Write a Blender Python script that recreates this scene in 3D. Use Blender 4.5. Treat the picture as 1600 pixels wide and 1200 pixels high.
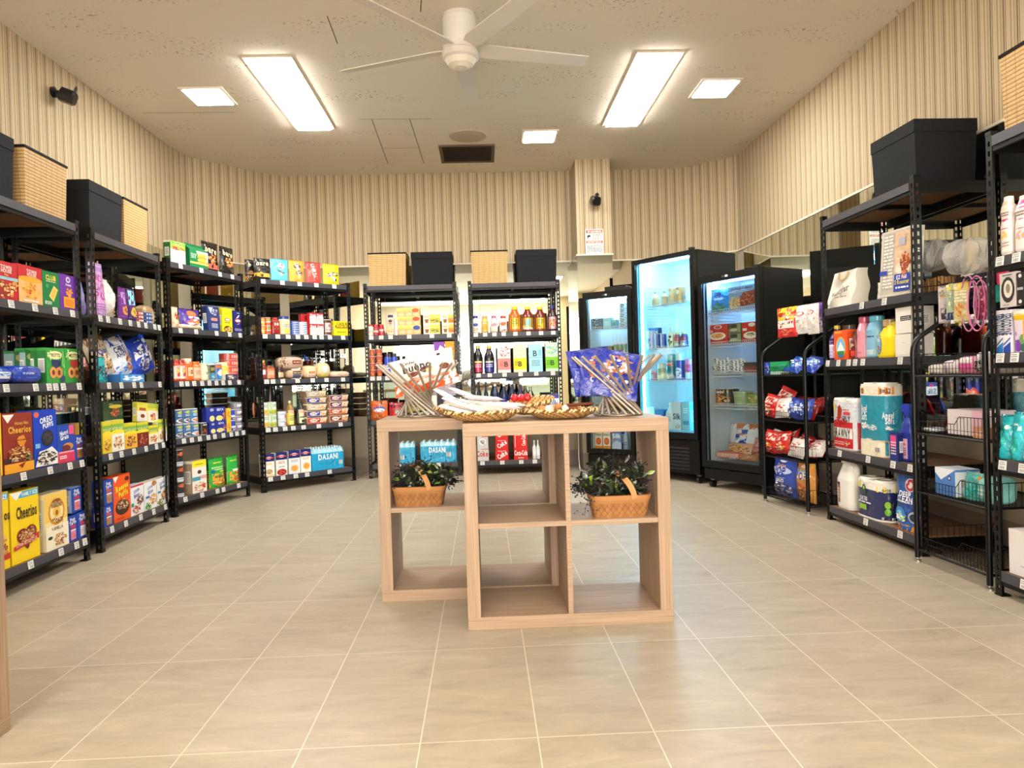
import bpy, math, random, re
from math import sin, cos, pi, radians
from mathutils import Vector, Matrix, Euler
D = bpy.data
for _o in list(D.objects): D.objects.remove(_o)
scn = bpy.context.scene
col = scn.collection
# ---------------------------------------------------------------- camera
F, CH, YAW, PIT, ROL = 1152.5, .9667, .03885, -.01112, -.02987
fw = Vector((sin(YAW)*cos(PIT), cos(YAW)*cos(PIT), sin(PIT)))
_r0 = Vector((cos(YAW), -sin(YAW), 0)); _u0 = _r0.cross(fw)
cr = _r0*cos(ROL)+_u0*sin(ROL); cu = -_r0*sin(ROL)+_u0*cos(ROL)
cam = D.objects.new('camera', D.cameras.new('camera')); col.objects.link(cam)
cam.data.sensor_width = 36; cam.data.lens = F/1600*36; cam.data.clip_start = .05
_m = Matrix((cr, cu, -fw)).transposed().to_4x4(); _m.translation = (0, 0, CH)
cam.matrix_world = _m; scn.camera = cam
CO = Vector((0, 0, CH))
def ray(px, py): return (fw+cr*((px-800)/F)-cu*((py-600)/F)).normalized()
def proj(P):
    d = Vector(P)-CO; z = d.dot(fw); return 800+F*d.dot(cr)/z, 600-F*d.dot(cu)/z
# ---------------------------------------------------------------- view, world
scn.view_settings.view_transform = 'Standard'; scn.view_settings.look = 'None'
scn.view_settings.exposure = EXPO = 1.16; scn.view_settings.gamma = 1
scn.view_settings.use_curve_mapping = False
w = D.worlds.new('world'); scn.world = w; w.use_nodes = True
w.node_tree.nodes['Background'].inputs[0].default_value = (.9, .85, .78, 1)
w.node_tree.nodes['Background'].inputs[1].default_value = .25
scn.cycles.use_denoising = True
scn.cycles.max_bounces = 9; scn.cycles.transparent_max_bounces = 12; scn.cycles.glossy_bounces = 5; scn.cycles.diffuse_bounces = 4
scn.cycles.sample_clamp_indirect = 6; scn.cycles.caustics_reflective = False; scn.cycles.caustics_refractive = False
# brightness of the room's lamps, then of the added fill sources (W/m2-ish emission strengths)
E_PANEL, E_SMALL, E_PANEL_FILL, E_REAR_FILL = 24, 16, 7, 7.5
CEIL, HALLC, HALLY = 3.11, 2.88, 1.9
# ---------------------------------------------------------------- helpers
def lin(h):
    h = h.lstrip('#')
    if len(h) == 3: h = ''.join(c*2 for c in h)
    out = []
    for i in (0, 2, 4):
        c = int(h[i:i+2], 16)/255
        out.append(c/12.92 if c <= .04045 else ((c+.055)/1.055)**2.4)
    return tuple(out)+(1,)
def dk(c, k=.75): return tuple(x*k for x in c[:3])+(1,)
def mat(name, base=None, rough=.5, metal=0, coat=0, emit=None, es=0, attr=False, spec=.5):
    m = D.materials.new(name); m.use_nodes = True; nt = m.node_tree; b = nt.nodes['Principled BSDF']
    b.inputs['Roughness'].default_value = rough; b.inputs['Metallic'].default_value = metal
    b.inputs['Coat Weight'].default_value = coat; b.inputs['Specular IOR Level'].default_value = spec
    if base: b.inputs['Base Color'].default_value = lin(base)
    if attr:
        a = nt.nodes.new('ShaderNodeAttribute'); a.attribute_name = 'Col'; nt.links.new(a.outputs['Color'], b.inputs['Base Color'])
    if emit: b.inputs['Emission Color'].default_value = lin(emit); b.inputs['Emission Strength'].default_value = es
    return m
class NT:
    def __init__(s, m): s.t = m.node_tree; s.b = s.t.nodes['Principled BSDF']
    def n(s, k, **kw):
        x = s.t.nodes.new('ShaderNode'+k)
        for a, v in kw.items():
            if a[0] == 'i' and a[1:].isdigit(): x.inputs[int(a[1:])].default_value = v
            else: setattr(x, a, v)
        return x
    def l(s, a, b): s.t.links.new(a, b)
    def math(s, op, a, b=None, c=None):
        x = s.n('Math', operation=op)
        for i, v in enumerate((a, b, c)):
            if v is None: continue
            if isinstance(v, (int, float)): x.inputs[i].default_value = v
            else: s.l(v, x.inputs[i])
        return x.outputs[0]
    def mix(s, f, a, b):
        x = s.n('Mix', data_type='RGBA')
        for i, v in ((0, f), (6, a), (7, b)):
            if isinstance(v, (int, float, tuple)): x.inputs[i].default_value = v
            else: s.l(v, x.inputs[i])
        return x.outputs[2]
    def ramp(s, f, stops, const=False):
        x = s.n('ValToRGB'); e = x.color_ramp.elements
        if const: x.color_ramp.interpolation = 'CONSTANT'
        e[0].position, e[0].color = stops[0][0], stops[0][1]
        e[1].position, e[1].color = stops[1][0], stops[1][1]
        for p, c in stops[2:]:
            k = e.new(p); k.color = c
        s.l(f, x.inputs[0]); return x.outputs[0]
    def bump(s, h, st, dist=.002):
        x = s.n('Bump'); x.inputs['Strength'].default_value = st; x.inputs['Distance'].default_value = dist
        s.l(h, x.inputs['Height']); s.l(x.outputs[0], s.b.inputs['Normal'])
MT = dict(
    card=mat('printed_card', rough=.5, attr=True, spec=.35), foil=mat('glossy_film', rough=.3, attr=True, coat=.25),
    plast=mat('glossy_plastic', rough=.28, attr=True, coat=.3), matte=mat('matte_colour', rough=.8, attr=True, spec=.2),
    metal=mat('bare_metal', rough=.32, metal=1, attr=True), satin=mat('satin_metal', rough=.42, metal=.6, attr=True),
    black=mat('black_powder_coat', '#050506', .35, spec=.3), rail=mat('dark_grey_label_rail', '#403f46', .45),
    fblack=mat('black_cabinet_steel', '#070708', .4, spec=.3), white=mat('white_plastic', '#e8e6e0', .4))
def clear_mat(name, tint, fac):
    m = D.materials.new(name); m.use_nodes = True; nt = m.node_tree; nt.nodes.remove(nt.nodes['Principled BSDF'])
    o = nt.nodes['Material Output']; t = nt.nodes.new('ShaderNodeBsdfTransparent'); g = nt.nodes.new('ShaderNodeBsdfGlossy')
    t.inputs[0].default_value = lin(tint); g.inputs['Roughness'].default_value = .05 if fac > 1 else .15
    x = nt.nodes.new('ShaderNodeMixShader'); fr = nt.nodes.new('ShaderNodeFresnel'); fr.inputs[0].default_value = 1.2 if fac > 1 else 1.8
    nt.links.new(fr.outputs[0], x.inputs[0]); nt.links.new(t.outputs[0], x.inputs[1]); nt.links.new(g.outputs[0], x.inputs[2]); nt.links.new(x.outputs[0], o.inputs[0])
    return m
def crinkle(m, sc, st):
    t = NT(m); tc = t.n('TexCoord'); n1 = t.n('TexNoise'); n1.inputs['Scale'].default_value = sc; n1.inputs['Detail'].default_value = 3; n1.inputs['Distortion'].default_value = 1.2; t.l(tc.outputs['Object'], n1.inputs[0]); t.bump(n1.outputs[0], st, .012)
crinkle(MT['foil'], 22, .9); MT['foil'].node_tree.nodes['Principled BSDF'].inputs['Roughness'].default_value = .24
m_ = D.materials.new('hazy_plastic'); m_.use_nodes = True; nt_ = m_.node_tree; pb = nt_.nodes['Principled BSDF']; pb.inputs['Base Color'].default_value = lin('#e6e4de'); pb.inputs['Roughness'].default_value = .25; pb.inputs['Alpha'].default_value = .42; MT['haze'] = m_; crinkle(m_, 18, 1)
MT['glass'] = clear_mat('door_glass', '#f4f8f8', 2); MT['clear'] = clear_mat('clear_film', '#f2f2ee', 1)
MT['mirror'] = mat('mirror_glass', '#dfe3da', .02, 1)
class MB:
    def __init__(s): s.V = []; s.F = []; s.C = []; s.S = []
    def add(s, vs, fs, c, sm=False):
        o = len(s.V); s.V += [tuple(v) for v in vs]
        for f in fs: s.F.append([i+o for i in f]); s.C.append(c); s.S.append(sm)
    def box(s, x0, y0, z0, x1, y1, z1, c=(1, 1, 1, 1), cols=None):
        v = [(x, y, z) for z in (z0, z1) for x, y in ((x0, y0), (x1, y0), (x1, y1), (x0, y1))]
        f = [(0, 1, 5, 4), (1, 2, 6, 5), (2, 3, 7, 6), (3, 0, 4, 7), (4, 5, 6, 7), (3, 2, 1, 0)]  # front right back left top bottom
        if cols:
            for k in range(6): s.add(v, [f[k]], cols[k])
        else: s.add(v, f, c)
    def grid(s, fn, nu, nv, c, sm=True, flip=False):
        vs = [fn(i/nu, j/nv) for j in range(nv+1) for i in range(nu+1)]
        for j in range(nv):
            for i in range(nu):
                pass
        fs = []; cs = []
        for j in range(nv):
            for i in range(nu):
                a = j*(nu+1)+i; q = (a, a+1, a+nu+2, a+nu+1)
                fs.append(q[::-1] if flip else q); cs.append(c((i+.5)/nu, (j+.5)/nv) if callable(c) else c)
        o = len(s.V); s.V += [tuple(v) for v in vs]
        for f, k in zip(fs, cs): s.F.append([i+o for i in f]); s.C.append(k); s.S.append(sm)
    def tube(s, pts, r, c=(1, 1, 1, 1), n=8, closed=False, caps=True):
        pts = [Vector(p) for p in pts]; rings = []; N = len(pts); up = None
        for i, p in enumerate(pts):
            a = pts[(i-1) % N] if (i or closed) else p; b = pts[(i+1) % N] if (i < N-1 or closed) else p
            t = (b-a).normalized()
            if up is None: up = Vector((0, 0, 1)) if abs(t.z) < .9 else Vector((1, 0, 0))
            x = up.cross(t)
            if x.length < 1e-4: x = Vector((1, 0, 0)).cross(t)
            x.normalize(); y = t.cross(x); up = y
            rr = r[i] if isinstance(r, (list, tuple)) else r
            rings.append([p+x*cos(2*pi*k/n)*rr+y*sin(2*pi*k/n)*rr for k in range(n)])
        vs = [v for q in rings for v in q]; fs = []
        for i in range(N if closed else N-1):
            j = (i+1) % N
            for k in range(n): k2 = (k+1) % n; fs.append((i*n+k, i*n+k2, j*n+k2, j*n+k))
        s.add(vs, fs, c, True)
        if caps and not closed: s.add(rings[0][::-1], [tuple(range(n))], c); s.add(rings[-1], [tuple(range(n))], c)
    def lathe(s, prof, n=20, q=2, dr=1, cy=0, cx=0, c=(1, 1, 1, 1)):
        # prof: (r, z[, colour])
        def rf(a): return (abs(cos(a))**q+abs(sin(a))**q)**(-1/q)
        for i in range(len(prof)-1):
            (r0, z0), (r1, z1) = prof[i][:2], prof[i+1][:2]; cc = prof[i][2] if len(prof[i]) > 2 else c
            vs = []
            for r, z in ((r0, z0), (r1, z1)):
                for k in range(n):
                    a = 2*pi*(k+.5)/n; g = rf(a) if q != 2 else 1
                    vs.append((cx+r*g*cos(a), cy+r*g*sin(a)*dr, z))
            s.add(vs, [(k, (k+1) % n, n+(k+1) % n, n+k) for k in range(n)], cc, abs(z1-z0) > 1e-5)
        for (r, z, *cc), fl in ((prof[0], 1), (prof[-1], 0)):
            if r > 1e-4:
                vs = [(cx+r*(rf(2*pi*(k+.5)/n) if q != 2 else 1)*cos(2*pi*(k+.5)/n), cy+r*(rf(2*pi*(k+.5)/n) if q != 2 else 1)*sin(2*pi*(k+.5)/n)*dr, z) for k in range(n)]
                s.add(vs[::-1] if fl else vs, [tuple(range(n))], cc[0] if cc else c)
    def mesh(s, name):
        me = D.meshes.new(name); me.from_pydata(s.V, [], s.F)
        a = me.color_attributes.new('Col', 'FLOAT_COLOR', 'CORNER'); buf = []
        for f, c in zip(s.F, s.C): buf += list(c)*len(f)
        a.data.foreach_set('color', buf); me.polygons.foreach_set('use_smooth', s.S); me.update(); return me
    def build(s, name, m, parent=None, loc=None, rot=None):
        me = s.mesh(name); me.materials.append(MT[m] if isinstance(m, str) else m)
        return link(name, me, parent, loc, rot)
def link(name, me, parent=None, loc=None, rot=None):
    o = D.objects.new(name, me); col.objects.link(o)
    if parent: o.parent = parent
    if loc: o.location = loc
    if rot: o.rotation_euler = rot
    return o
def tag(o, label=None, cat=None, group=None, kind=None):
    if label: o['label'] = label
    if label and not 4 <= len(label.split()) <= 16: print('LONGLABEL', len(label.split()), label)
    if cat: o['category'] = cat
    if group: o['group'] = group
    if kind: o['kind'] = kind
    return o
def thing(name, label, cat, loc=(0, 0, 0), rz=0, group=None):
    o = D.objects.new(name, None); col.objects.link(o); o.location = loc; o.rotation_euler = (0, 0, rz)
    o.empty_display_size = .1
    return tag(o, label, cat, group)
def copy_tree(o, loc=None, rot=None, parent=None, label=None):
    c = o.copy(); col.objects.link(c)
    if parent: c.parent = parent
    if loc is not None: c.location = loc
    if rot is not None: c.rotation_euler = rot
    if label: c['label'] = label
    for ch in [k for k in D.objects if k.parent == o]: copy_tree(ch, parent=c)
    return c
# glyphs for the printed words
GL = {}
def make_glyphs():
    obs = []
    for bold in (0, 1):
        for k in list(range(33, 127))+[169]:
            cu_ = D.curves.new('g', 'FONT'); cu_.body = chr(k); cu_.resolution_u = 2; cu_.size = 1; cu_.offset = .028 if bold else .004
            o = D.objects.new('g', cu_); col.objects.link(o); obs.append((bold, chr(k), o))
    dg = bpy.context.evaluated_depsgraph_get(); dg.update()
    for bold, ch, o in obs:
        me = o.evaluated_get(dg).to_mesh()
        vs = [(v.co.x, v.co.y) for v in me.vertices]; fs = [tuple(p.vertices) for p in me.polygons]
        xs = [v[0] for v in vs] or [0]
        GL[bold, ch] = ([(x-min(xs), y) for x, y in vs], fs, max(xs)-min(xs)); o.evaluated_get(dg).to_mesh_clear()
    for _, _, o in obs:
        c_ = o.data; D.objects.remove(o); D.curves.remove(c_)
make_glyphs()
def layout(txt, bold):
    x = 0; out = []
    for ch in txt:
        if ch == '_': x += .3; continue
        vs, fs, wd = GL[bold, ch]; out.append((vs, fs, x)); x += wd+.09
    return out, max(x-.09, .1)
def art(M, S, w, h, spec, curved=False, seed=0):
    """draw printed shapes on the front surface S(u,v,off) of a pack w x h metres"""
    rnd = random.Random(seed); lay = 1
    for op in spec.split(';'):
        a = op.split()
        if not a: continue
        off = .0004*lay; lay += 1; k = a[0]
        if k == 'r':
            x0, y0, x1, y1 = map(float, a[1:5]); c = lin(a[5]); nu = max(1, int((x1-x0)*8)) if curved else 1; nv = max(1, int((y1-y0)*8)) if curved else 1
            M.grid(lambda u, v: S(x0+(x1-x0)*u, y0+(y1-y0)*v, off), nu, nv, c, curved)
        elif k == 'e':
            cx, cy, rx, ry = map(float, a[1:5]); c = lin(a[5]); n = 14; R = 3 if curved and max(rx, ry) > .2 else 1
            vs = [S(cx, cy, off)]
            for q in range(1, R+1): vs += [S(cx+rx*q/R*cos(2*pi*i/n), cy+ry*q/R*sin(2*pi*i/n), off) for i in range(n)]
            fs = [(0, 1+i, 1+(i+1) % n) for i in range(n)]
            for q in range(1, R): fs += [(1+(q-1)*n+i, 1+q*n+i, 1+q*n+(i+1) % n, 1+(q-1)*n+(i+1) % n) for i in range(n)]
            M.add(vs, fs, c)
        elif k == 'p':
            c = lin(a[1]); p = list(map(float, a[2:])); M.add([S(p[i], p[i+1], off) for i in range(0, len(p), 2)], [tuple(range(len(p)//2))], c)
        elif k in 'tT':
            cx, cy, H = map(float, a[2:5]); c = lin(a[5]); mw = float(a[6]) if len(a) > 6 else .9; rot = radians(float(a[7])) if len(a) > 7 else 0
            g, L = layout(a[1], 1 if k == 'T' else 0); sc = H*h/.72*1.28; lim = mw*(h if abs(sin(rot)) > .7 else w); sx = min(sc, lim/L); ca, sa = cos(rot), sin(rot)
            for vs, fs, x in g:
                o = []
                for X, Y in vs:
                    X = (X+x-L/2)*sx; Y = (Y-.36)*sc; o.append(S(cx+(X*ca-Y*sa)/w, cy+(X*sa+Y*ca)/h, off+.0003))
                M.add(o, fs, c)
        elif k == 'f':
            cx, cy, rx, ry = map(float, a[1:5]); n = int(int(a[5])*2.2); cs = [lin(z) for z in a[6:]]; s0 = 1.15/math.sqrt(n)
            for i in range(n):
                t = rnd.random()*2*pi; q = math.sqrt(rnd.random())*(1-s0*.5); X = cx+rx*q*cos(t); Y = cy+ry*q*sin(t); t0 = rnd.random()*3; e = rnd.uniform(.6, 1.1)
                M.add([S(X+rx*s0*cos(t0+z*pi/3), Y+ry*s0*e*sin(t0+z*pi/3), off+i*.00003) for z in range(6)], [tuple(range(6))], rnd.choice(cs))
        elif k == 'l':
            x0, y0, x1, y1 = map(float, a[1:5]); n = int(a[5]); c = lin(a[6])
            for i in range(n):
                y = y1-(y1-y0)*(i+.5)/n; x = x0; hh = (y1-y0)/n*.25
                while x < x1-.02:
                    ww = min(rnd.uniform(.05, .16), x1-x); M.add([S(x, y-hh, off), S(x+ww, y-hh, off), S(x+ww, y+hh, off), S(x, y+hh, off)], [(0, 1, 2, 3)], c); x += ww+.025
        elif k == 'b':
            x0, y0, x1, y1 = map(float, a[1:5]); M.add([S(x0, y0, off), S(x1, y0, off), S(x1, y1, off), S(x0, y1, off)], [(0, 1, 2, 3)], lin('#fff')); x = x0+.01
            while x < x1-.02:
                ww = rnd.uniform(.008, .02)*(x1-x0)*5; M.add([S(x, y0, off+.0003), S(x+ww, y0, off+.0003), S(x+ww, y1, off+.0003), S(x, y1, off+.0003)], [(0, 1, 2, 3)], lin('#222')); x += ww*2.1
# ---------------------------------------------------------------- packs
def shade(c, k): return tuple(min(1, x*k) for x in c[:3])+(1,)
def pack_mesh(kind, w, h, d, cols, spec, seed=0, o={}):
    """returns (mesh, material) of one pack: front faces -y at y=0, stands on z=0, centred on x"""
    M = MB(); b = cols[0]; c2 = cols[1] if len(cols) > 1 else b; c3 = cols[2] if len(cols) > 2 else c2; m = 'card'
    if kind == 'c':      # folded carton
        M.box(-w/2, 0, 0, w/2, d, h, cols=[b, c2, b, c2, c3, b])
        art(M, lambda u, v, of: Vector((-w/2+u*w, -of, v*h)), w, h, spec, seed=seed)
        for s in (-1, 1):
            if h > .12: art(M, lambda u, v, of: Vector((s*(w/2+of), (u if s > 0 else 1-u)*d, v*h)), d, h, 'r .18 .3 .82 .7 #e9e9e4;l .24 .34 .76 .66 9 #555;r 0 .92 1 1 #%02x%02x%02x' % tuple(int(255*min(1, x**.4545)) for x in b[:3]))
        seam = dk(b, .8); M.box(-w/2, d/2-.001, h, w/2, d/2+.001, h+.0006, seam)
    elif kind == 'g':    # gable-top carton
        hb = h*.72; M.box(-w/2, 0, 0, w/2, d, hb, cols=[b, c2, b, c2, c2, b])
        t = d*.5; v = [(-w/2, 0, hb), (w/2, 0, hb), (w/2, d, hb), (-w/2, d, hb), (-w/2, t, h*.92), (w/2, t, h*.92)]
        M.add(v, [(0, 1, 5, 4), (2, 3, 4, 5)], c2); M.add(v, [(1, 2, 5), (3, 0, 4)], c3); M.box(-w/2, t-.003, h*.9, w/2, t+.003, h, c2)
        art(M, lambda u, v, of: Vector((-w/2+u*w, -of, v*hb)), w, hb, spec, seed=seed)
    elif kind in 'pb':   # stand-up pouch / pillow bag
        m = 'foil'; rnd = random.Random(seed); ph = [rnd.uniform(0, 6) for _ in range(6)]
        def bul(u, v):
            su = max(0, sin(pi*u))**.55
            pr = (1-v)**.55*min(1, .75+v*3) if kind == 'p' else max(0, sin(pi*min(1, max(0, (v-.04)/.92))))**.6
            wr = .004*sin(9*u+ph[0]+5*v)*sin(11*v+ph[1])+.0025*sin(17*u+ph[2])*sin(23*v+ph[3])
            return d/2*su*pr+wr*su*(.3+pr)
        def edge(v): return 1-(.05*sin(pi*v) if kind == 'b' else .04*v*(1-v)*2)-.008*sin(13*v+ph[4])
        def S(u, v, of=0): return Vector(((u-.5)*w*edge(v), d/2-bul(u, v)-of, v*h))
        def B(u, v): return Vector(((u-.5)*w*edge(v), d/2+bul(u, v)+.0005, v*h))
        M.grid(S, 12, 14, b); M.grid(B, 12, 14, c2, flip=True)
        for z0, z1 in ((0, .045), (.955, 1)):
            if kind == 'b' or z1 == 1: M.grid(lambda u, v: S(u, z0+(z1-z0)*v, .0006), 12, 1, shade(c3, .8))
        art(M, S, w, h, spec, True, seed)
    elif kind == 'j':    # turned containers
        m = 'plast'; c3 = cols[2] if len(cols) > 2 else b; pf = o.get('pf', 'jar'); q = float(o.get('q', 2)); dr = d/w if d and q != 2 else 1; R = w/2
        W_ = lin('#f2efe8'); mt = lin('#c9c9c6')
        P = dict(can=[(.93, 0, mt), (1, .03, mt), (.985, .05, b), (.985, .95, mt), (1, .97, mt), (.93, 1, mt), (.9, .985, mt), (0, .985, mt)],
            jar=[(.85, 0, b), (1, .05, b), (1, .12, c3), (1, .7, b), (.97, .78, b), (.8, .84, b), (.82, .845, c2), (.82, .99, c2), (.78, 1, c2), (0, 1, c2)],
            tall=[(.9, 0, b), (1, .03, b), (1, .1, c3), (1, .52, b), (.96, .62, b), (.6, .76, b), (.34, .86, b), (.34, .9, c2), (.38, .9, c2), (.38, 1, c2), (0, 1, c2)],
            juice=[(.85, 0, b), (1, .03, b), (.99, .07, c3), (.99, .55, b), (.96, .6, b), (.86, .68, b), (.62, .78, b), (.48, .84, b), (.46, .9, c2), (.47, .9, c2), (.47, 1, c2), (0, 1, c2)],
            soda=[(.7, 0, b), (1, .05, b), (1, .22, b), (.94, .3, b), (1, .42, c3), (1, .6, b), (.9, .7, b), (.55, .82, b), (.32, .9, b), (.32, .93, c2), (.37, .93, c2), (.37, 1, c2), (0, 1, c2)],
            squeeze=[(.85, 0, b), (1, .06, b), (.98, .5, b), (.86, .62, b), (.98, .74, b), (.85, .84, b), (.6, .88, c2), (.62, .885, c2), (.55, 1, c2), (0, 1, c2)],
            tub=[(.85, 0, b), (1, .9, c2), (1.04, .9, c2), (1.04, 1, c2), (.98, 1, c2), (0, .99, c2)],
            curvy=[(.82, 0, b), (1, .04, b), (1, .3, b), (.94, .5, b), (.98, .66, b), (.72, .82, b), (.6, .85, c2), (.68, .87, c2), (.7, .97, c2), (.55, 1, c2), (0, 1, c2)],
            wine=[(.9, 0, b), (1, .03, b), (1, .55, b), (.9, .64, b), (.4, .76, b), (.34, .8, c3), (.33, .93, c2), (.36, .93, c2), (.36, 1, c2), (0, 1, c2)],
            cup=[(.75, 0, b), (1, .93, c2), (1.05, .94, c2), (1.05, 1, c2), (0, 1, c2)],
            stick=[(.9, 0, b), (1, .04, b), (1, .72, c2), (.92, .74, c2), (.88, .96, c2), (.6, 1, c2), (0, 1, c2)])[pf]
        M.lathe([(r*R, z*h, c_) for r, z, c_ in P], 40 if q == 2 else 64, q, dr, R*dr)
        pts = [(r, z) for r, z, _ in P]
        def rad(v):
            for (r0, z0), (r1, z1) in zip(pts, pts[1:]):
                if z0 <= v <= z1 and z1 > z0: return (r0+(r1-r0)*(v-z0)/(z1-z0))*R
            return R
        def S(u, v, of=0):
            x = (u-.5)*2*.985; a = math.asin(max(-1, min(1, x))) if q == 2 else None; r = rad(v)+of
            if q == 2: return Vector((r*sin(a), R-r*cos(a), v*h))
            return Vector((x*r, R*dr-dr*r*(max(0, 1-abs(x)**q))**(1/q), v*h))
        art(M, S, w, h, spec, True, seed)
    elif kind == 'l':    # soft loaf / blob
        m = 'foil'; e = float(o.get('e', .55)); rnd = random.Random(seed); ph = [rnd.uniform(0, 6) for _ in range(4)]
        sg = lambda x, p: math.copysign(abs(x)**p, x)
        def S0(u, v, of=0):
            th = (u-.5)*2*pi; f = (v-.5)*pi; k = 1+.03*sin(5*th+ph[0])*cos(3*f+ph[1])
            return Vector((sg(cos(f), e)*sg(sin(th), e)*(w/2)*k, d/2-sg(cos(f), e)*sg(cos(th), e)*(d/2+of)*k, h/2+sg(sin(f), e)*h/2))
        M.grid(S0, 28, 12, b)
        def S(u, v, of=0):
            x = max(-1, min(1, (u-.5)*2)); z = max(-1, min(1, (v-.5)*2)); sf = abs(z)**(1/e); cf = max(0, 1-sf*sf)**.5
            X = abs(x)/max(1e-3, cf**e); st = min(1, X)**(1/e); ct = max(0, 1-st*st)**.5
            return Vector((x*w/2, d/2-(cf**e)*(ct**e)*(d/2+of)-of*2-.001, h/2+z*h/2))
        art(M, S, w, h, spec, True, seed)
    elif kind == 't':    # tray: wider at the rim
        m = 'plast'; k = float(o.get('k', .88)); a, c_ = w/2*k, w/2; e = d*(1-k)/2
        hb = h*.9
        v = [(-a, e, 0), (a, e, 0), (a, d-e, 0), (-a, d-e, 0), (-c_, 0, hb), (c_, 0, hb), (c_, d, hb), (-c_, d, hb)]
        M.add(v, [(0, 1, 5, 4), (1, 2, 6, 5), (2, 3, 7, 6), (3, 0, 4, 7), (3, 2, 1, 0)], b); M.box(-c_-.002, -.002, hb, c_+.002, d+.002, h, c2)
        art(M, lambda u, v_, of: Vector(((u-.5)*2*(a+(c_-a)*v_), e*(1-v_)-of-.002, v_*h)), w, h, spec, seed=seed)
    elif kind == 'w':    # shrink-wrapped case of bottles
        m = 'foil'; nb = int(o.get('nb', 6)); nd = max(1, round(d/(w/nb))); r = w/nb/2
        def S(u, v, of=0):
            top = max(0, (v-.8)/.2); return Vector(((u-.5)*w, r*.5*(1-abs(sin(pi*u*nb))**.8)*(.3+.7*top)+top*r*.4-of, v*h*.93))
        M.grid(S, nb*8, 10, lambda u, v: b if v < .82 else c2)
        M.grid(lambda u, v: Vector(((u-.5)*w, d-S(u, v).y, v*h*.93)), nb*8, 10, lambda u, v: b if v < .82 else c2, flip=True)
        for sx in (-1, 1): M.grid(lambda u, v: Vector((sx*(w/2-r*.6*(1-abs(sin(pi*u*nd))**.7)*(.4+v*.6)), u*d, v*h*.93)), nd*8, 10, lambda u, v: b if v < .82 else c2, flip=sx < 0)
        M.grid(lambda u, v: Vector(((u-.5)*w*.96, .01+v*(d-.02), h*.9)), 2, 2, c2)
        for i in range(nb):
            for j in range(nd):
                M.lathe([(r*.7, h*.86, c2), (r*.45, h*.93, c2), (r*.36, h*.94, c3), (r*.36, h*.99, c3), (0, h*.99, c3)], 8, cx=(i+.5)*2*r-w/2, cy=(j+.5)*d/nd)
        art(M, S, w, h*.93, ';'.join('p #d8f0f8 %.3f .86 %.3f .86 %.3f .97' % ((i+.25)/nb, (i+.75)/nb, (i+.5)/nb) for i in range(nb))+';'+spec, True, seed)
    elif kind == 'r':    # wrapped rolls
        m = 'foil'; q = float(o.get('q', 4)); nb = int(o.get('nb', 2)); dr = d/w; R = w/2
        prof = [(.93, 0, b), (1, .03, b), (1, float(o.get('tz', .85)), c2), (1, .96, c2), (.95, 1, c2)]
        M.lathe([(r*R, z*h, c_) for r, z, c_ in prof], 160, q, dr, R*dr)
        for i in range(nb):
            cx = (i+.5)*w/nb-w/2; rr = w/nb/2*.9
            M.lathe([(rr, h*.985, c2), (rr*.92, h+.008, c2), (rr*.3, h+.009, c2), (rr*.28, h-.01, dk(c2, .6)), (0, h-.01, dk(c2, .6))], 18, cx=cx, cy=R*dr)
        def pt(a, of=0):
            g = (abs(cos(a))**q+abs(sin(a))**q)**(-1/q); return Vector(((R+of)*g*cos(a), R*dr+(R*dr+of)*g*sin(a), 0))
        a0, a1 = radians(-130 if 'wrap' in o else -150), radians(8 if 'wrap' in o else -30); T = [pt(a0+(a1-a0)*i/120) for i in range(121)]; ac = [0]
        for p0, p1 in zip(T, T[1:]): ac.append(ac[-1]+(p1-p0).length)
        def S(u, v, of=0):
            s = max(0, min(.9999, u))*ac[-1]; i = next(k for k in range(120) if ac[k+1] >= s); f = (s-ac[i])/(ac[i+1]-ac[i]); p = pt(a0+(a1-a0)*(i+f)/120, of+.0012); p.z = v*h; return p
        art(M, S, ac[-1], h, spec, True, seed)
    return M, m
RK = dict(R1=((-2.235, 3.30), (-2.248, 4.25)), R2=((-2.262, 4.406), (-2.275, 5.357)), R3=((-2.29, 5.50), (-2.035, 6.43)), R4=((-1.965, 6.56), (-1.26, 7.195)),
    R5=((-1.146, 7.269), (-.237, 7.269)), R6=((-.124, 7.269), (.783, 7.269)), R7=((2.155, 4.59), (2.17, 3.60)), R8=((2.10, 2.975), (2.115, 2.02)),
    W1=((2.02, 5.27), (2.10, 4.74)), W2=((2.10, 3.525), (2.115, 3.03)), F1=((.978, 7.08), (1.385, 6.78)), F2=((1.40, 6.78), (1.80, 6.17)), F3=((1.79, 6.03), (2.09, 5.47)))
S_ = (1.885, 1.40, 1.0, .572, .135)
LV = dict(R1=S_, R2=S_, R3=S_, R4=S_, R5=S_, R6=S_, R7=(1.878, 1.325, 1.005, .455, .094), R8=(1.885, 1.39, 1.0, .565, .107),
    W1=(1.2, .918, .603, .343, .055), W2=(1.2, .912, .633, .348, .066), F1=(1.39, 1.10, .85, .55, .235), F2=(1.56, 1.175, .885, .44, .44), F3=(1.435, 1.175, .935, .675, .235))
NM = dict(R1='leftmost rack', R2='second left rack', R3='third left rack', R4='fourth left rack', R5='left back-wall rack', R6='right back-wall rack',
    R7='detergent rack', R8='rightmost rack', W1='snack stand', W2='basket stand', F1='leftmost fridge', F2='tallest fridge', F3='rightmost fridge')
ORD = ('top', 'second', 'third', 'fourth', 'bottom')
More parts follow.
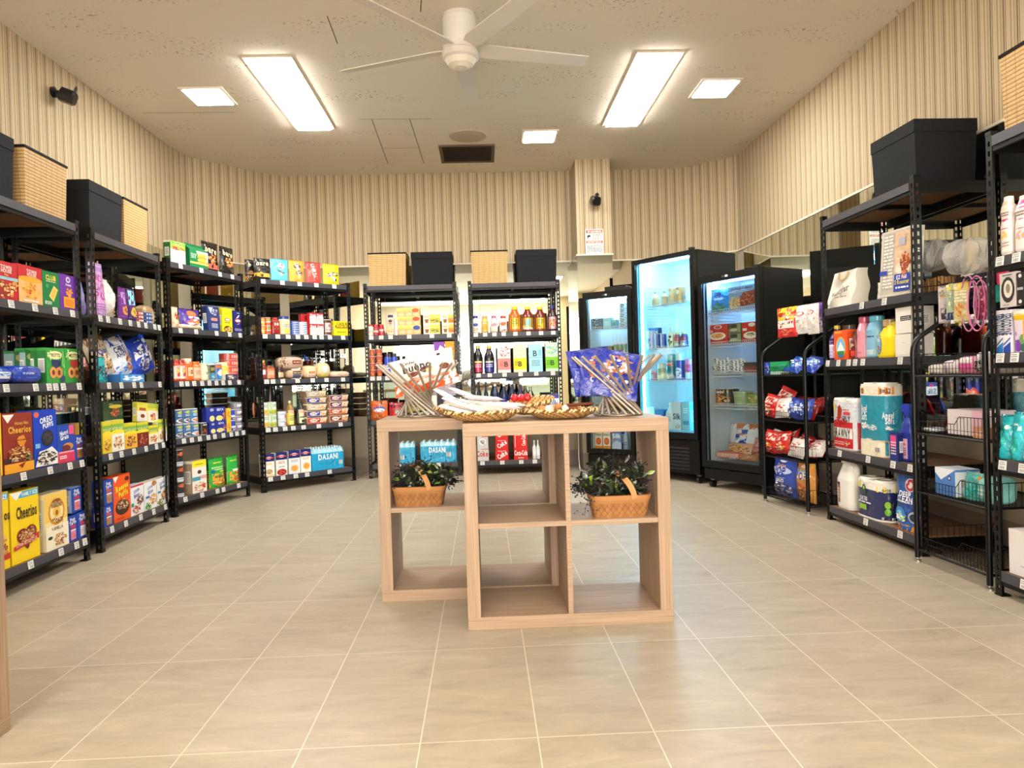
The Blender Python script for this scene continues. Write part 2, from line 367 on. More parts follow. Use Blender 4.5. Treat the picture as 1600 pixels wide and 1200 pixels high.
class Frame:
    def __init__(s, k):
        s.k = k; A, B = RK[k]; s.A = Vector((*A, 0)); B = Vector((*B, 0)); s.L = (B-s.A).length; s.t = (B-s.A)/s.L; s.n = Vector((-s.t.y, s.t.x, 0)); s.rz = math.atan2(s.t.y, s.t.x)
    def P(s, u, v, z): return s.A+s.t*u+s.n*v+Vector((0, 0, z))
    def hit(s, px, py, v):
        d = ray(px, py); o = s.A+s.n*v; k = (o-CO).dot(s.n)/d.dot(s.n); p = CO+d*k; return (p-o).dot(s.t), p.z
FR = {k: Frame(k) for k in RK}
TAGS = {k: [[] for _ in range(5)] for k in RK}
INS = dict(F1=.09, F2=.09, F3=.09, W1=.02, W2=.02)
def span(fr, z0, x0, x1, yt, v):
    uc, zt = fr.hit((x0+x1)/2, yt, v); yb = proj(fr.P(uc, v, z0))[1]; ym = (yt+yb)/2
    return fr.hit(x0, ym, v)[0], fr.hit(x1, ym, v)[0], zt
MAC = {}
LABELS = {}
def shelf(rk, sh, rows, where=None):
    fr = FR[rk]
    for ln in rows.strip().split('\n'):
        if not ln.strip(): continue
        pos, kd, name, lab, sp = [x.strip() for x in ln.split('|')]
        x0, x1, yt = map(float, pos.split()[:3]); kk = kd.split(); kind = kk[0]; cols = [lin(x) for x in kk[1].split(',')]
        o = dict(x.split('=') for x in kk[2:]); sp = sp.strip()
        for q in range(3):
            if '@' in sp:
                for mk, mv in MAC.items():
                    if '@'+mk+'(' in sp:
                        i = sp.index('@'+mk+'('); j = sp.index(')', i); args = sp[i+len(mk)+2:j].split(','); t = mv
                        for n_, a_ in enumerate(args): t = t.replace('$%d' % n_, a_.strip())
                        sp = sp[:i]+t+sp[j+1:]
        v = float(o.get('v', INS.get(rk, .012))); z0 = LV[rk][sh-1]
        if 'b' in o: z0 = fr.hit((x0+x1)/2, float(o['b']), v)[1]
        u0, u1, zt = span(fr, z0, x0, x1, yt, v); n = int(o.get('n', 1)); st = int(o.get('st', 1)); w_ = (u1-u0)/n; h = max(.012, (zt-z0)/st)
        nd = int(o.get('nd', 1)); d = float(o.get('d', .06)) if kind != 'j' or 'q' in o else w_*.97
        w = w_*.97; seed = hash_(lab); Mx, m = pack_mesh(kind, w, h*.995, d, cols, sp, seed, o); m = o.get('m', m)
        me = Mx.mesh(name.replace(' ', '_')); me.materials.append(MT[m]); lift = 0
        if 'lean' in o or 'roll' in o:
            R_ = Euler((radians(-float(o.get('lean', 0))), radians(float(o.get('roll', 0))), 0)).to_matrix(); lift = -min((R_ @ Vector(p)).z for p in Mx.V)
        lb = re.sub(r',? (in|of) (a|the) (tall |left |right )?(stack|block|row)( of \w+)?', '', lab) if n*st*nd > 1 else lab
        g = o.get('g'); grp = g.replace('_', ' ') if g else (lab+' group' if n*st*nd > 1 else None)
        for i in range(n):
            for j in range(st):
                for kq in range(nd):
                    pos = [{1: ('',), 2: ('lower', 'upper'), 3: ('bottom', 'middle', 'top')}.get(st, ('bottom', 'second', 'third', 'fourth', 'fifth', 'sixth')[:st-1]+('top',))[j], {1: ('',), 2: ('left', 'right'), 3: ('left', 'middle', 'right')}[n][i], {1: ('',), 3: ('front', 'central', 'rear')}[nd][kq]]
                    full = ' '.join([p for p in pos if p]+[lb])+(' ' if lb.endswith('of') else ', ')+ORD[sh-1]+' shelf of '+NM[rk]
                    ob = D.objects.new(name.replace(' ', '_'), me); col.objects.link(ob)
                    ob.location = fr.P(u0+w_*(i+.5), v+kq*(d+.004), z0+j*h+.0008+lift)
                    ob.rotation_euler = Euler((radians(-float(o.get('lean', 0))), radians(float(o.get('roll', 0))), fr.rz+radians(float(o.get('yaw', 0)))))
                    tag(ob, full, name.replace('_', ' '), grp); LABELS.setdefault(full, []).append(ob)
            if 'b' not in o and rk[0] == 'R' and 'nt' not in o: TAGS[rk][sh-1].append(u0+w_*(i+.5))
def hash_(s):
    h = 7
    for ch in s: h = (h*31+ord(ch)) % 100003
    return h
# ---------------------------------------------------------------- building shell
def wallpaper():
    m = mat('striped_wallpaper', rough=.75, spec=.2); t = NT(m)
    uv = t.n('UVMap'); sx = t.n('SeparateXYZ'); t.l(uv.outputs[0], sx.inputs[0])
    f = t.math('FRACT', t.math('MULTIPLY', sx.outputs[0], 1/.093))
    A, B, C_, L_ = lin('#b8a486'), lin('#402c18'), lin('#7a5c40'), lin('#e0cfae')
    c = t.ramp(f, [(0, A), (.10, C_), (.13, B), (.19, L_), (.24, B), (.285, A), (.40, L_), (.43, A), (.52, L_), (.56, A), (.66, C_), (.69, A), (.78, L_), (.82, A), (.90, C_), (.925, A)], True)
    nz = t.n('TexNoise'); nz.inputs['Scale'].default_value = 30; mp = t.n('Mapping'); mp.inputs['Scale'].default_value = (12, 1.2, 1); t.l(uv.outputs[0], mp.inputs[0]); t.l(mp.outputs[0], nz.inputs[0])
    t.l(t.mix(t.math('MULTIPLY', nz.outputs[0], .3), c, lin('#c0ab88')), t.b.inputs['Base Color'])
    return m
def simple_noise(name, c1, c2, sc, rough=.8, bump=0, det=6):
    m = mat(name, rough=rough, spec=.25); t = NT(m); tc = t.n('TexCoord'); nz = t.n('TexNoise'); nz.inputs['Scale'].default_value = sc; nz.inputs['Detail'].default_value = det
    t.l(tc.outputs['Object'], nz.inputs[0]); t.l(t.ramp(nz.outputs[0], [(.3, lin(c1)), (.7, lin(c2))]), t.b.inputs['Base Color'])
    if bump: t.bump(nz.outputs[0], bump)
    return m
MT['wallpaper'] = wallpaper()
MT['paint'] = simple_noise('warm_grey_wall_paint', '#a89c86', '#aea28c', 3)
MT['base'] = simple_noise('taupe_tile_skirting', '#85766a', '#93857a', 8, .5)
MT['cream'] = simple_noise('cream_wall_paint', '#d8cba6', '#dccfac', 2)
MT['hallwhite'] = simple_noise('off_white_plaster', '#dcdad0', '#e2e0d8', 2)
MT['dado'] = simple_noise('pale_teal_panel', '#9fb2ac', '#a6b8b2', 2)
def ceiling_mat():
    m = mat('textured_ceiling', rough=.9, spec=.15); t = NT(m); tc = t.n('TexCoord')
    a = t.n('TexNoise'); a.inputs['Scale'].default_value = 44; a.inputs['Detail'].default_value = 3; t.l(tc.outputs['Object'], a.inputs[0])
    b = t.n('TexNoise'); b.inputs['Scale'].default_value = 2.2; b.inputs['Detail'].default_value = 4; t.l(tc.outputs['Object'], b.inputs[0])
    mp = t.n('Mapping'); mp.inputs['Scale'].default_value = (.7, 2.2, 1); t.l(tc.outputs['Object'], mp.inputs[0]); t.l(mp.outputs[0], b.inputs[0])
    pit = t.math('MULTIPLY', t.ramp(a.outputs[0], [(.60, (0, 0, 0, 1)), (.64, (1, 1, 1, 1))]), t.ramp(b.outputs[0], [(.50, (0, 0, 0, 1)), (.62, (1, 1, 1, 1))]))
    c = t.n('TexNoise'); c.inputs['Scale'].default_value = 160; t.l(tc.outputs['Object'], c.inputs[0])
    base = t.mix(c.outputs[0], lin('#e2dac9'), lin('#ece4d5'))
    t.l(t.mix(t.math('MULTIPLY', pit, .5), base, lin('#5d4c3a')), t.b.inputs['Base Color']); t.bump(c.outputs[0], .35, .004)
    return m
MT['ceil'] = ceiling_mat()
def floor_mat():
    m = mat('beige_stone_tiles', rough=.42, spec=.4); t = NT(m); tc = t.n('TexCoord'); sx = t.n('SeparateXYZ'); t.l(tc.outputs['Object'], sx.inputs[0])
    X = t.math('DIVIDE', t.math('SUBTRACT', sx.outputs[0], .117), .3127); Y = t.math('DIVIDE', t.math('SUBTRACT', sx.outputs[1], 1.955), .6645)
    fx, fy = t.math('FRACT', X), t.math('FRACT', Y)
    gx = t.math('LESS_THAN', t.math('ABSOLUTE', t.math('SUBTRACT', fx, .5)), .5-.0055); gy = t.math('LESS_THAN', t.math('ABSOLUTE', t.math('SUBTRACT', fy, .5)), .5-.0027)
    til = t.math('MULTIPLY', gx, gy)
    cb = t.n('CombineXYZ'); t.l(t.math('FLOOR', X), cb.inputs[0]); t.l(t.math('FLOOR', Y), cb.inputs[1])
    wn = t.n('TexWhiteNoise', noise_dimensions='3D'); t.l(cb.outputs[0], wn.inputs[0])
    ad = t.n('VectorMath', operation='MULTIPLY_ADD'); t.l(wn.outputs[1], ad.inputs[0]); ad.inputs[1].default_value = (9, 9, 9); t.l(tc.outputs['Object'], ad.inputs[2])
    rot = t.n('Mapping'); rot.inputs['Rotation'].default_value = (0, 0, .6); rot.inputs['Scale'].default_value = (1, 3.2, 1); t.l(ad.outputs[0], rot.inputs[0])
    a = t.n('TexNoise'); a.inputs['Scale'].default_value = 3.4; a.inputs['Detail'].default_value = 12; a.inputs['Roughness'].default_value = .72; a.inputs['Distortion'].default_value = .7; t.l(rot.outputs[0], a.inputs[0])
    b = t.n('TexNoise'); b.inputs['Scale'].default_value = 60; b.inputs['Detail'].default_value = 4; t.l(ad.outputs[0], b.inputs[0])
    c = t.ramp(a.outputs[0], [(.30, lin('#8f836e')), (.42, lin('#a39681')), (.56, lin('#aea18b')), (.72, lin('#beb19b'))])
    c = t.mix(t.math('MULTIPLY', b.outputs[0], .25), c, lin('#988d7c'))
    c = t.mix(t.math('MULTIPLY', wn.outputs[0], .2), c, lin('#beb4a4'))
    t.l(t.mix(til, lin('#d4cab8'), c), t.b.inputs['Base Color']); t.l(t.math('ADD', t.math('MULTIPLY', b.outputs[0], .16), .30), t.b.inputs['Roughness'])
    t.bump(t.math('ADD', t.math('MULTIPLY', b.outputs[0], .3), til), .25, .0015)
    return m
MT['floor'] = floor_mat()
WL, WR, YB, YH = -2.74, 2.61, 7.77, -4.0
PL = [(WL, YH), (WL, 6.8), (-2.70, 7.03), (-2.61, 7.16), (-2.46, 7.33), (-2.3, 7.51), (-2.13, 7.70), (-2.0, YB), (.98, YB)]
PC = [(.98, YB), (.98, 7.37), (1.33, 7.37), (1.33, YB)]
PR = [(1.33, YB), (2.10, YB), (2.27, 7.66), (2.44, 7.50), (2.60, 7.33), (WR, 7.2), (WR, YH)]
def wall(name, pts, z0, z1, m, th=.08, kind='structure'):
    me_v, me_f, uvs = [], [], []; s = 0
    offp = []
    for i, p in enumerate(pts):   # outward offset (walls run clockwise seen from above: outward is left)
        a = Vector(pts[max(i-1, 0)]); b = Vector(pts[min(i+1, len(pts)-1)])
        d1 = (Vector(p)-a).normalized() if i else None; d2 = (b-Vector(p)).normalized() if i < len(pts)-1 else None
        n1 = Vector((-d1.y, d1.x)) if d1 else None; n2 = Vector((-d2.y, d2.x)) if d2 else None
        n = (n1+n2).normalized() if n1 and n2 else (n1 or n2); k = th/max(.3, n.dot(n1 or n2)); offp.append(Vector(p)+n*k)
    M = MB(); acc = [0]
    for a, b in zip(pts, pts[1:]): acc.append(acc[-1]+(Vector(b)-Vector(a)).length)
    for i in range(len(pts)-1):
        (ax, ay), (bx, by) = pts[i], pts[i+1]; A, B = offp[i], offp[i+1]
        v = [(ax, ay, z0), (bx, by, z0), (bx, by, z1), (ax, ay, z1), (A.x, A.y, z0), (B.x, B.y, z0), (B.x, B.y, z1), (A.x, A.y, z1)]
        M.add(v, [(0, 1, 2, 3), (5, 4, 7, 6), (3, 2, 6, 7), (1, 0, 4, 5)], (1, 1, 1, 1)); q = acc[i], acc[i+1]
        uvs += [(q[0], z0), (q[1], z0), (q[1], z1), (q[0], z1)]+[(0, 0)]*12
    o = M.build(name, m); uvl = o.data.uv_layers.new(name='UVMap')
    for k, c in enumerate(uvs): uvl.data[k].uv = c
    if kind: o['kind'] = kind
    return o
for nm, pts in (('wall_left', PL), ('wall_column', PC), ('wall_right', PR)):
    wall(nm, pts, 2.15, CEIL, 'wallpaper'); wall(nm, pts, .165, 2.15, 'paint', .06); b_ = wall(nm.replace('wall', 'baseboard'), pts, 0, .165, 'base', .07)
def offs(pts, d): # shift the polyline into the room
    out = []
    for i, p in enumerate(pts):
        n = Vector((0, 0))
        if i: e = (Vector(p)-Vector(pts[i-1])).normalized(); n1 = Vector((e.y, -e.x)); n = n+n1
        if i < len(pts)-1: e = (Vector(pts[i+1])-Vector(p)).normalized(); n1 = Vector((e.y, -e.x)); n = n+n1
        n.normalize(); out.append(Vector(p)+n*(d/max(.4, n.dot(n1))))
    return out
# mirror panels over the middle of the walls, and the pale cap strip above them
def mirror_run(pts, where, step=.92):
    pts = [Vector(p) for p in pts]
    for i in range(len(pts)-1):
        a, b = pts[i], pts[i+1]; L = (b-a).length; k = max(1, round(L/step)); t = (b-a)/L; n = Vector((t.y, -t.x))
        for j in range(k):
            p = a+t*(L*j/k+.001); q = a+t*(L*(j+1)/k-.001); M = MB(); r, s = p+n*.006, q+n*.006
            v = [(p.x, p.y, .59), (q.x, q.y, .59), (q.x, q.y, 2.148), (p.x, p.y, 2.148), (r.x, r.y, .59), (s.x, s.y, .59), (s.x, s.y, 2.148), (r.x, r.y, 2.148)]
            M.add(v, [(4, 5, 6, 7), (1, 0, 3, 2), (0, 4, 7, 3), (5, 1, 2, 6), (7, 6, 2, 3), (0, 1, 5, 4)], (1, 1, 1, 1))
            tag(M.build('mirror_panel', 'mirror'), 'frameless wall mirror panel fixed '+where, 'mirror', 'mirror panels '+where)
mirror_run([(WL, 1.9), (WL, 6.8)], 'along the left wall')
mirror_run([(-2.70, 6.99), (-2.08, 7.73)], 'across the back left corner')
mirror_run([(-1.99, YB), (.98, YB)], 'along the back wall')
mirror_run(PC[:2], 'on the left side of the column', 2); mirror_run(PC[1:3], 'on the front of the column', 2)
mirror_run([(1.34, YB), (2.10, YB)], 'behind the tallest fridge')
mirror_run([(2.12, 7.75), (2.59, 7.33)], 'across the back right corner')
mirror_run([(WR, 7.19), (WR, 1.9)], 'along the right wall')
MT['cap'] = mat('pale_mirror_cap', '#d8cfba', .5)
for i, pts in enumerate((PL[1:], PC, PR[:-1]+[(WR, 1.9)])):
    wall('trim_%d' % (i+1), [tuple(p) for p in offs(pts, .012)], 2.148, 2.163, 'cap', .012)
# floor, ceiling, the lower hall behind
def slab(name, x0, y0, z0, x1, y1, z1, m, kind='structure'):
    M = MB(); M.box(x0, y0, z0, x1, y1, z1); o = M.build(name, m)
    if kind: o['kind'] = kind
    return o
slab('floor', WL-.1, YH-.1, -.06, WR+.1, YB+.1, 0, 'floor')
slab('ceiling', WL-.1, HALLY, CEIL, WR+.1, YB+.1, CEIL+.06, 'ceil')
slab('ceiling', WL-.1, YH-.1, HALLC, WR+.1, HALLY, CEIL+.06, 'hallwhite')
slab('wall_back', WL-.1, YH-.08, 0, WR+.1, YH, CEIL, 'hallwhite')
slab('wall_rear_right', WR-.7, YH, 0, WR, YH+1.4, HALLC, 'cream')
slab('trim_4', WL, YH, 0, WR, YH+.02, 1.0, 'dado')
MT['fill_glow'] = mat('bright_frosted_daylight_glass', '#fff', .5, emit='#fffaf2', es=E_REAR_FILL)
M = MB(); M.box(-2.2, YH+.02, .75, 1.7, YH+.03, 2.5); wn_ = M.build('fill_window_1', 'fill_glow'); wn_['kind'] = 'structure'  # glowing pane behind the camera, added for frontal fill and bright mirrors
M = MB()
for x in (-2.2, -.9, .4, 1.66): M.box(x, YH+.02, .75, x+.04, YH+.07, 2.5)
for z in (.71, 2.46): M.box(-2.2, YH+.02, z, 1.7, YH+.07, z+.04)
M.build('fill_window_frame', 'white', wn_)
M = MB()   # hairline joints in the ceiling boards
for (a, b) in (((-.95, 6.12), (-.36, 6.14)), ((-.85, 6.12), (-.88, 7.4)), ((-.54, 6.14), (-.525, 7.4)), ((-.85, 4.39), (-.86, 4.75)), ((-.87, 6.9), (-.52, 6.9)), ((-.3, 4.35), (-.25, 3.9)), ((-2.6, 5.9), (-1.9, 5.92))):
    A, B = Vector((*a, CEIL-.001)), Vector((*b, CEIL-.001)); t = (B-A).normalized(); n = Vector((-t.y, t.x, 0))*.003
    M.add([A-n, B-n, B+n, A+n], [(3, 2, 1, 0)], lin('#5a4a3a'))
o = M.build('ceiling_joints', 'matte'); o.name = 'trim_5'; o['kind'] = 'structure'
# ---------------------------------------------------------------- lamps
MT['panel'] = mat('lit_panel', '#fff', .5, emit='#fff9f1', es=E_PANEL)
MT['small'] = mat('lit_square_panel', '#fff', .5, emit='#e8fbff', es=E_SMALL)
MT['rear_fill'] = mat('added_rear_fill_panel', '#fff', .5, emit='#fff9f1', es=16)
MT['hall'] = mat('added_fill_panel', '#fff', .5, emit='#fff9f1', es=E_PANEL_FILL)  # glow of the added fill panels
MT['tframe'] = mat('pale_metal_frame', '#d8ccbb', .5)
def lamp(name, label, x0, y0, x1, y1, z, m, group, fr=.025):
    dp = .028 if m == 'panel' else .016
    t = thing(name, label, 'ceiling light', ((x0+x1)/2, (y0+y1)/2, z), 0, group); a, b = (x1-x0)/2, (y1-y0)/2
    M = MB()
    for q in ((-a-fr, -b-fr, a+fr, -b), (-a-fr, b, a+fr, b+fr), (-a-fr, -b, -a, b), (a, -b, a+fr, b)): M.box(q[0], q[1], -.012, q[2], q[3], 0)
    M.build('frame', 'tframe', t); M = MB(); M.box(-a, -b, -dp, a, b, 0); M.build('diffuser', m, t); return t
lamp('ceiling_light', 'long bright ceiling light panel on the left of the fan', -1.49, 4.935, -1.215, 6.29, CEIL, 'panel', None)
lamp('ceiling_light', 'long bright ceiling light panel on the right of the fan', 1.117, 4.94, 1.387, 6.325, CEIL, 'panel', None)
lamp('ceiling_light', 'small square bluish ceiling light near the left wall', -2.105, 5.43, -1.84, 5.725, CEIL, 'small', None)
lamp('ceiling_light', 'small square bluish ceiling light near the right wall', 1.70, 5.41, 1.96, 5.725, CEIL, 'small', None)
lamp('ceiling_light', 'small square bluish ceiling light beside the dark ceiling vent', .433, 6.475, .705, 6.77, CEIL, 'small', None)
for x in (-1.3, 1.3):
    for y in (2.9,): lamp('ceiling_light', 'added long fill light panel above and in front of the table, out of frame', x-.14, y-.6, x+.14, y+.6, CEIL, 'hall', 'added fill panels nearest the camera')  # unseen pair, added as fill over the tables
    for y in (.6, -2.4): lamp('ceiling_light', 'hall ceiling light panel behind the camera position', x-.3, y-.6, x+.3, y+.6, HALLC, 'hall' if y > 0 else 'rear_fill', 'added hall fill panels')  # unseen panels behind the camera, added as fill light
t = thing('ceiling_vent', 'dark rectangular ceiling vent grille with a metal frame', 'vent', (-.087, 7.1, CEIL))
M = MB()
for q in ((-.26, -.27, .26, -.24), (-.26, .24, .26, .27), (-.26, -.24, -.23, .24), (.23, -.24, .26, .24)): M.box(q[0], q[1], -.014, q[2], q[3], 0, lin('#6d5f50'))
M.build('frame', 'matte', t); M = MB(); M.box(-.23, -.24, -.004, .23, .24, 0, lin('#2c2622')); M.build('filter', 'matte', t)
M = MB()
for i in range(11): M.box(-.23, -.22+i*.042, -.012, .23, -.205+i*.042, -.004, lin('#3a322b'))
M.build('louvres', 'matte', t)
t = thing('ceiling_speaker', 'round beige ceiling speaker plate above the dark vent', 'ceiling speaker', (-.07, 6.585, CEIL))
M = MB(); M.lathe([(.095, -.016, lin('#bcae9a')), (.165, -.008, lin('#bcae9a')), (.17, 0, lin('#bcae9a'))], 32); M.build('ring', 'matte', t)
M = MB(); M.lathe([(0, -.012, lin('#a39682')), (.085, -.012, lin('#a39682')), (.095, -.006, lin('#a39682'))], 24); M.build('grille', 'matte', t)
# fan
FX, FY, FZ = -.076, 4.40, 2.90
t = thing('ceiling_fan', 'white five-blade ceiling fan with a round light between the long panels', 'ceiling fan', (FX, FY, CEIL))
M = MB(); M.lathe([(.0, 0, (1,)*4), (.1, 0, (1,)*4)][::-1]); z = FZ-CEIL
M = MB(); M.lathe([(.088, z+.035), (.098, z+.05), (.102, -.03), (.095, 0)], 32, c=lin('#e4dfda')); M.build('motor_housing', 'plast', t)
M = MB(); M.lathe([(.06, z-.01), (.10, z-.005), (.105, z+.03), (.088, z+.035)], 32, c=lin('#dcd6d0')); M.build('rotor_hub', 'plast', t)
M = MB(); M.lathe([(.085, z-.06), (.108, z-.045), (.11, z-.012), (.10, z-.008)], 32, c=lin('#ddd6cc')); M.build('light_kit', 'plast', t)
M = MB(); M.lathe([(0, z-.105), (.04, z-.102), (.075, z-.085), (.093, z-.055)], 32, c=lin('#e9e2d0')); M.build('lamp_shade', 'plast', t)
for i in range(5):
    a = radians(86+72*i); M = MB(); pc = radians(14)
    def S(u, v, s=1):
        r = .09+.71*v; wd = (.058-.012*v)*(1 if v > .04 else .6); x = (u-.5)*2*wd
        return Vector((r*cos(a)-x*cos(pc)*sin(a), r*sin(a)+x*cos(pc)*cos(a), z+.012-x*sin(pc)+s*.0035))
    M.grid(lambda u, v: S(u, v, 1), 4, 10, lin('#dcd5cd'), False); M.grid(lambda u, v: S(u, v, -1), 4, 10, lin('#dcd5cd'), False, True)
    for uu in (0, 1): M.grid(lambda u, v: S(uu, v, 1-2*u), 1, 10, lin('#dcd5cd'), False, uu == 1)
    M.grid(lambda u, v: S(u, 1, 1-2*v), 4, 1, lin('#dcd5cd'), False)
    M.build('blade', 'plast', t)
# small black cameras, the notice
def seccam(loc, rz, label):
    t = thing('security_camera', label, 'security camera', loc, rz)
    M = MB(); M.lathe([(0, 0), (.035, 0), (.035, .015), (.012, .02), (.012, .05)], 18, c=lin('#141416')); o = M.build('mount', 'plast', t); o.rotation_euler = (pi/2, 0, 0)
    M = MB(); M.lathe([(.03, 0), (.045, .01), (.045, .085), (.036, .095), (0, .095)], 20, 4, 1, c=lin('#0d0d0f')); o = M.build('camera_body', 'plast', t); o.rotation_euler = (pi/2+.35, 0, .2); o.location = (0, -.045, -.01)
    M = MB(); M.lathe([(.02, 0), (.02, .004), (0, .004)], 16, c=lin('#2a2a33')); o = M.build('lens', 'plast', t); o.rotation_euler = (pi/2+.35, 0, .2); o.location = (.018, -.135, .022)
seccam((WL, 4.93, 2.90), pi/2, 'small black security camera high on the left striped wall')
seccam((1.155, 7.37, 2.70), 0, 'small black security camera on the striped column above the notice')
M = MB(); M.box(-.09, -.004, -.125, .09, 0, .125, lin('#f1ebe0'))
art(M, lambda u, v, of: Vector((-.09+u*.18, -.004-of, -.125+v*.25)), .18, .25, 'r .04 .84 .96 .97 #b5432f;T WARNING .5 .905 .075 #f6e8e0 .8;p #222 .08 .74 .26 .78 .30 .70 .12 .66;r .12 .60 .16 .68 #222;l .40 .58 .92 .80 4 #777;r .04 .43 .96 .53 #b5432f;T ADVERTENCIA .5 .48 .06 #f6e8e0 .8;l .08 .08 .92 .36 5 #777')
tag(M.build('warning_sign', 'card', loc=(1.155, 7.366, 2.285)), 'white and red paper camera warning notice on the striped column', 'sign')
# ---------------------------------------------------------------- shelving racks
def post_mesh(H, hole=True):
    M = MB(); W = .036; p = .0405; n = int((H-.03)/p); hw = .006; c = (1,)*4
    for fl in (0, 1):     # front flange then side flange
        def P(a, z, k=0): return (a, k, z) if fl == 0 else (k, a, z)
        xs = (0, W/2-hw, W/2+hw, W)
        fs = [(0, 0, W, .015), (0, .015+n*p, W, H)]
        for i in range(n):
            z = .015+i*p; fs += [(xs[0], z, xs[1], z+p), (xs[2], z, xs[3], z+p), (xs[1], z, xs[2], z+p*.25), (xs[1], z+p*.78, xs[2], z+p)]
        for x0, z0, x1, z1 in fs:
            for k in (0, .002): M.add([P(x0, z0, k), P(x1, z0, k), P(x1, z1, k), P(x0, z1, k)], [(0, 1, 2, 3)] if (k == 0) ^ (fl == 1) else [(3, 2, 1, 0)], c)
    M.box(W-.0005, 0, 0, W, .002, H); M.box(0, W-.0005, 0, .002, W, H); M.box(-.003, -.003, -.0, W+.003, W+.003, .006)
    M.box(-.0015, -.0015, H-.012, W*.9, W*.9, H+.004)
    me = M.mesh('post'); me.materials.append(MT['black']); return me
RH, RDD = 1.905, .45
PM = post_mesh(RH)
MT['board'] = simple_noise('brown_chipboard', '#7d5a40', '#8d6a4c', 60, .7)
TG = MB(); TG.box(-.021, -.003, -.017, .021, 0, .02, lin('#eceae6'))
art(TG, lambda u, v, of: Vector((-.021+.042*u, -.003-of, -.017+.037*v)), .042, .037, 'l .1 .5 .9 .92 2 #888;b .2 .1 .8 .42', seed=3)
TGM = TG.mesh('price_tag'); TGM.materials.append(MT['card'])
RLAB = dict(R1='black metal shelving rack nearest the camera on the left', R2='second black metal rack along the left wall, beside the cereal rack', R3='third black metal rack on the left, slightly turned to the corner',
    R4='black metal rack standing diagonally across the back left corner', R5='black metal rack against the back wall, directly behind the left table', R6='black metal rack against the back wall beside the column',
    R7='black metal rack on the right holding detergents and paper rolls', R8='black metal rack cut off by the right edge of the photo')
RACK = {}
for k in RLAB:
    RD = .42 if k in ('R7', 'R8') else RDD; fr = FR[k]; L = fr.L; t = RACK[k] = thing('shelving_rack', RLAB[k], 'shelving rack', fr.A, fr.rz)
    for x, y, sx, sy in ((0, 0, 1, 1), (L, 0, -1, 1), (0, RD, 1, -1), (L, RD, -1, -1)):
        o = link('post', PM, t, (x, y, 0)); o.scale = (sx, sy, 1)
    for z in LV[k]:
        M = MB(); M.box(.038, .004, z-.012, L-.038, RD-.004, z-.002); M.build('shelf_board', 'board', t)
        for y0, y1 in ((0, .002), (RD-.002, RD)):
            M = MB(); e = 1 if y0 == 0 else -1; ya = .002 if e > 0 else RD-.002
            M.box(.036, min(ya, ya+e*.002), z-.062, L-.036, max(ya, ya+e*.002), z-.002); M.box(.036, min(ya, ya+e*.018), z-.014, L-.036, max(ya, ya+e*.018), z-.012)
            M.box(.036, min(ya, ya+e*.014), z-.062, L-.036, max(ya, ya+e*.014), z-.060); M.build('beam', 'black', t)
        for x in (.002, L-.004):
            M = MB(); M.box(x, .036, z-.062, x+.002, RD-.036, z-.002); M.build('side_beam', 'black', t)
        M = MB(); M.box(.040, -.003, z-.040, L-.040, .0015, z); M.box(.040, -.005, z-.0415, L-.040, -.003, z-.038); M.build('label_rail', 'rail', t)
        M = MB(); M.box(L/2-.012, .02, z-.035, L/2+.012, RD-.02, z-.0125); M.build('cross_brace', 'black', t)
# ---------------------------------------------------------------- storage boxes on top of the racks
MT['bfab'] = simple_noise('black_storage_fabric', '#17181b', '#1e1f23', 90, .85, .1)
def rattan_mat():
    m = mat('woven_rattan_slats', rough=.6, spec=.3); t = NT(m); tc = t.n('TexCoord'); sx = t.n('SeparateXYZ'); t.l(tc.outputs['Object'], sx.inputs[0])
    fz = t.math('FRACT', t.math('DIVIDE', sx.outputs[2], .0175)); s = t.math('ADD', sx.outputs[0], sx.outputs[1]); fx = t.math('FRACT', t.math('DIVIDE', s, .052))
    nz = t.n('TexNoise'); nz.inputs['Scale'].default_value = 40; t.l(tc.outputs['Object'], nz.inputs[0])
    ln = t.math('LESS_THAN', fz, .17); lx = t.math('MULTIPLY', t.math('LESS_THAN', fx, .045), .6)
    c = t.mix(nz.outputs[0], lin('#bd965f'), lin('#d6b57f')); c = t.mix(t.math('MAXIMUM', t.math('MULTIPLY', ln, .8), lx), c, lin('#5a3a20')); t.l(c, t.b.inputs['Base Color'])
    t.bump(t.math('PINGPONG', fz, .5), .5, .004); return m
MT['rattan'] = rattan_mat()
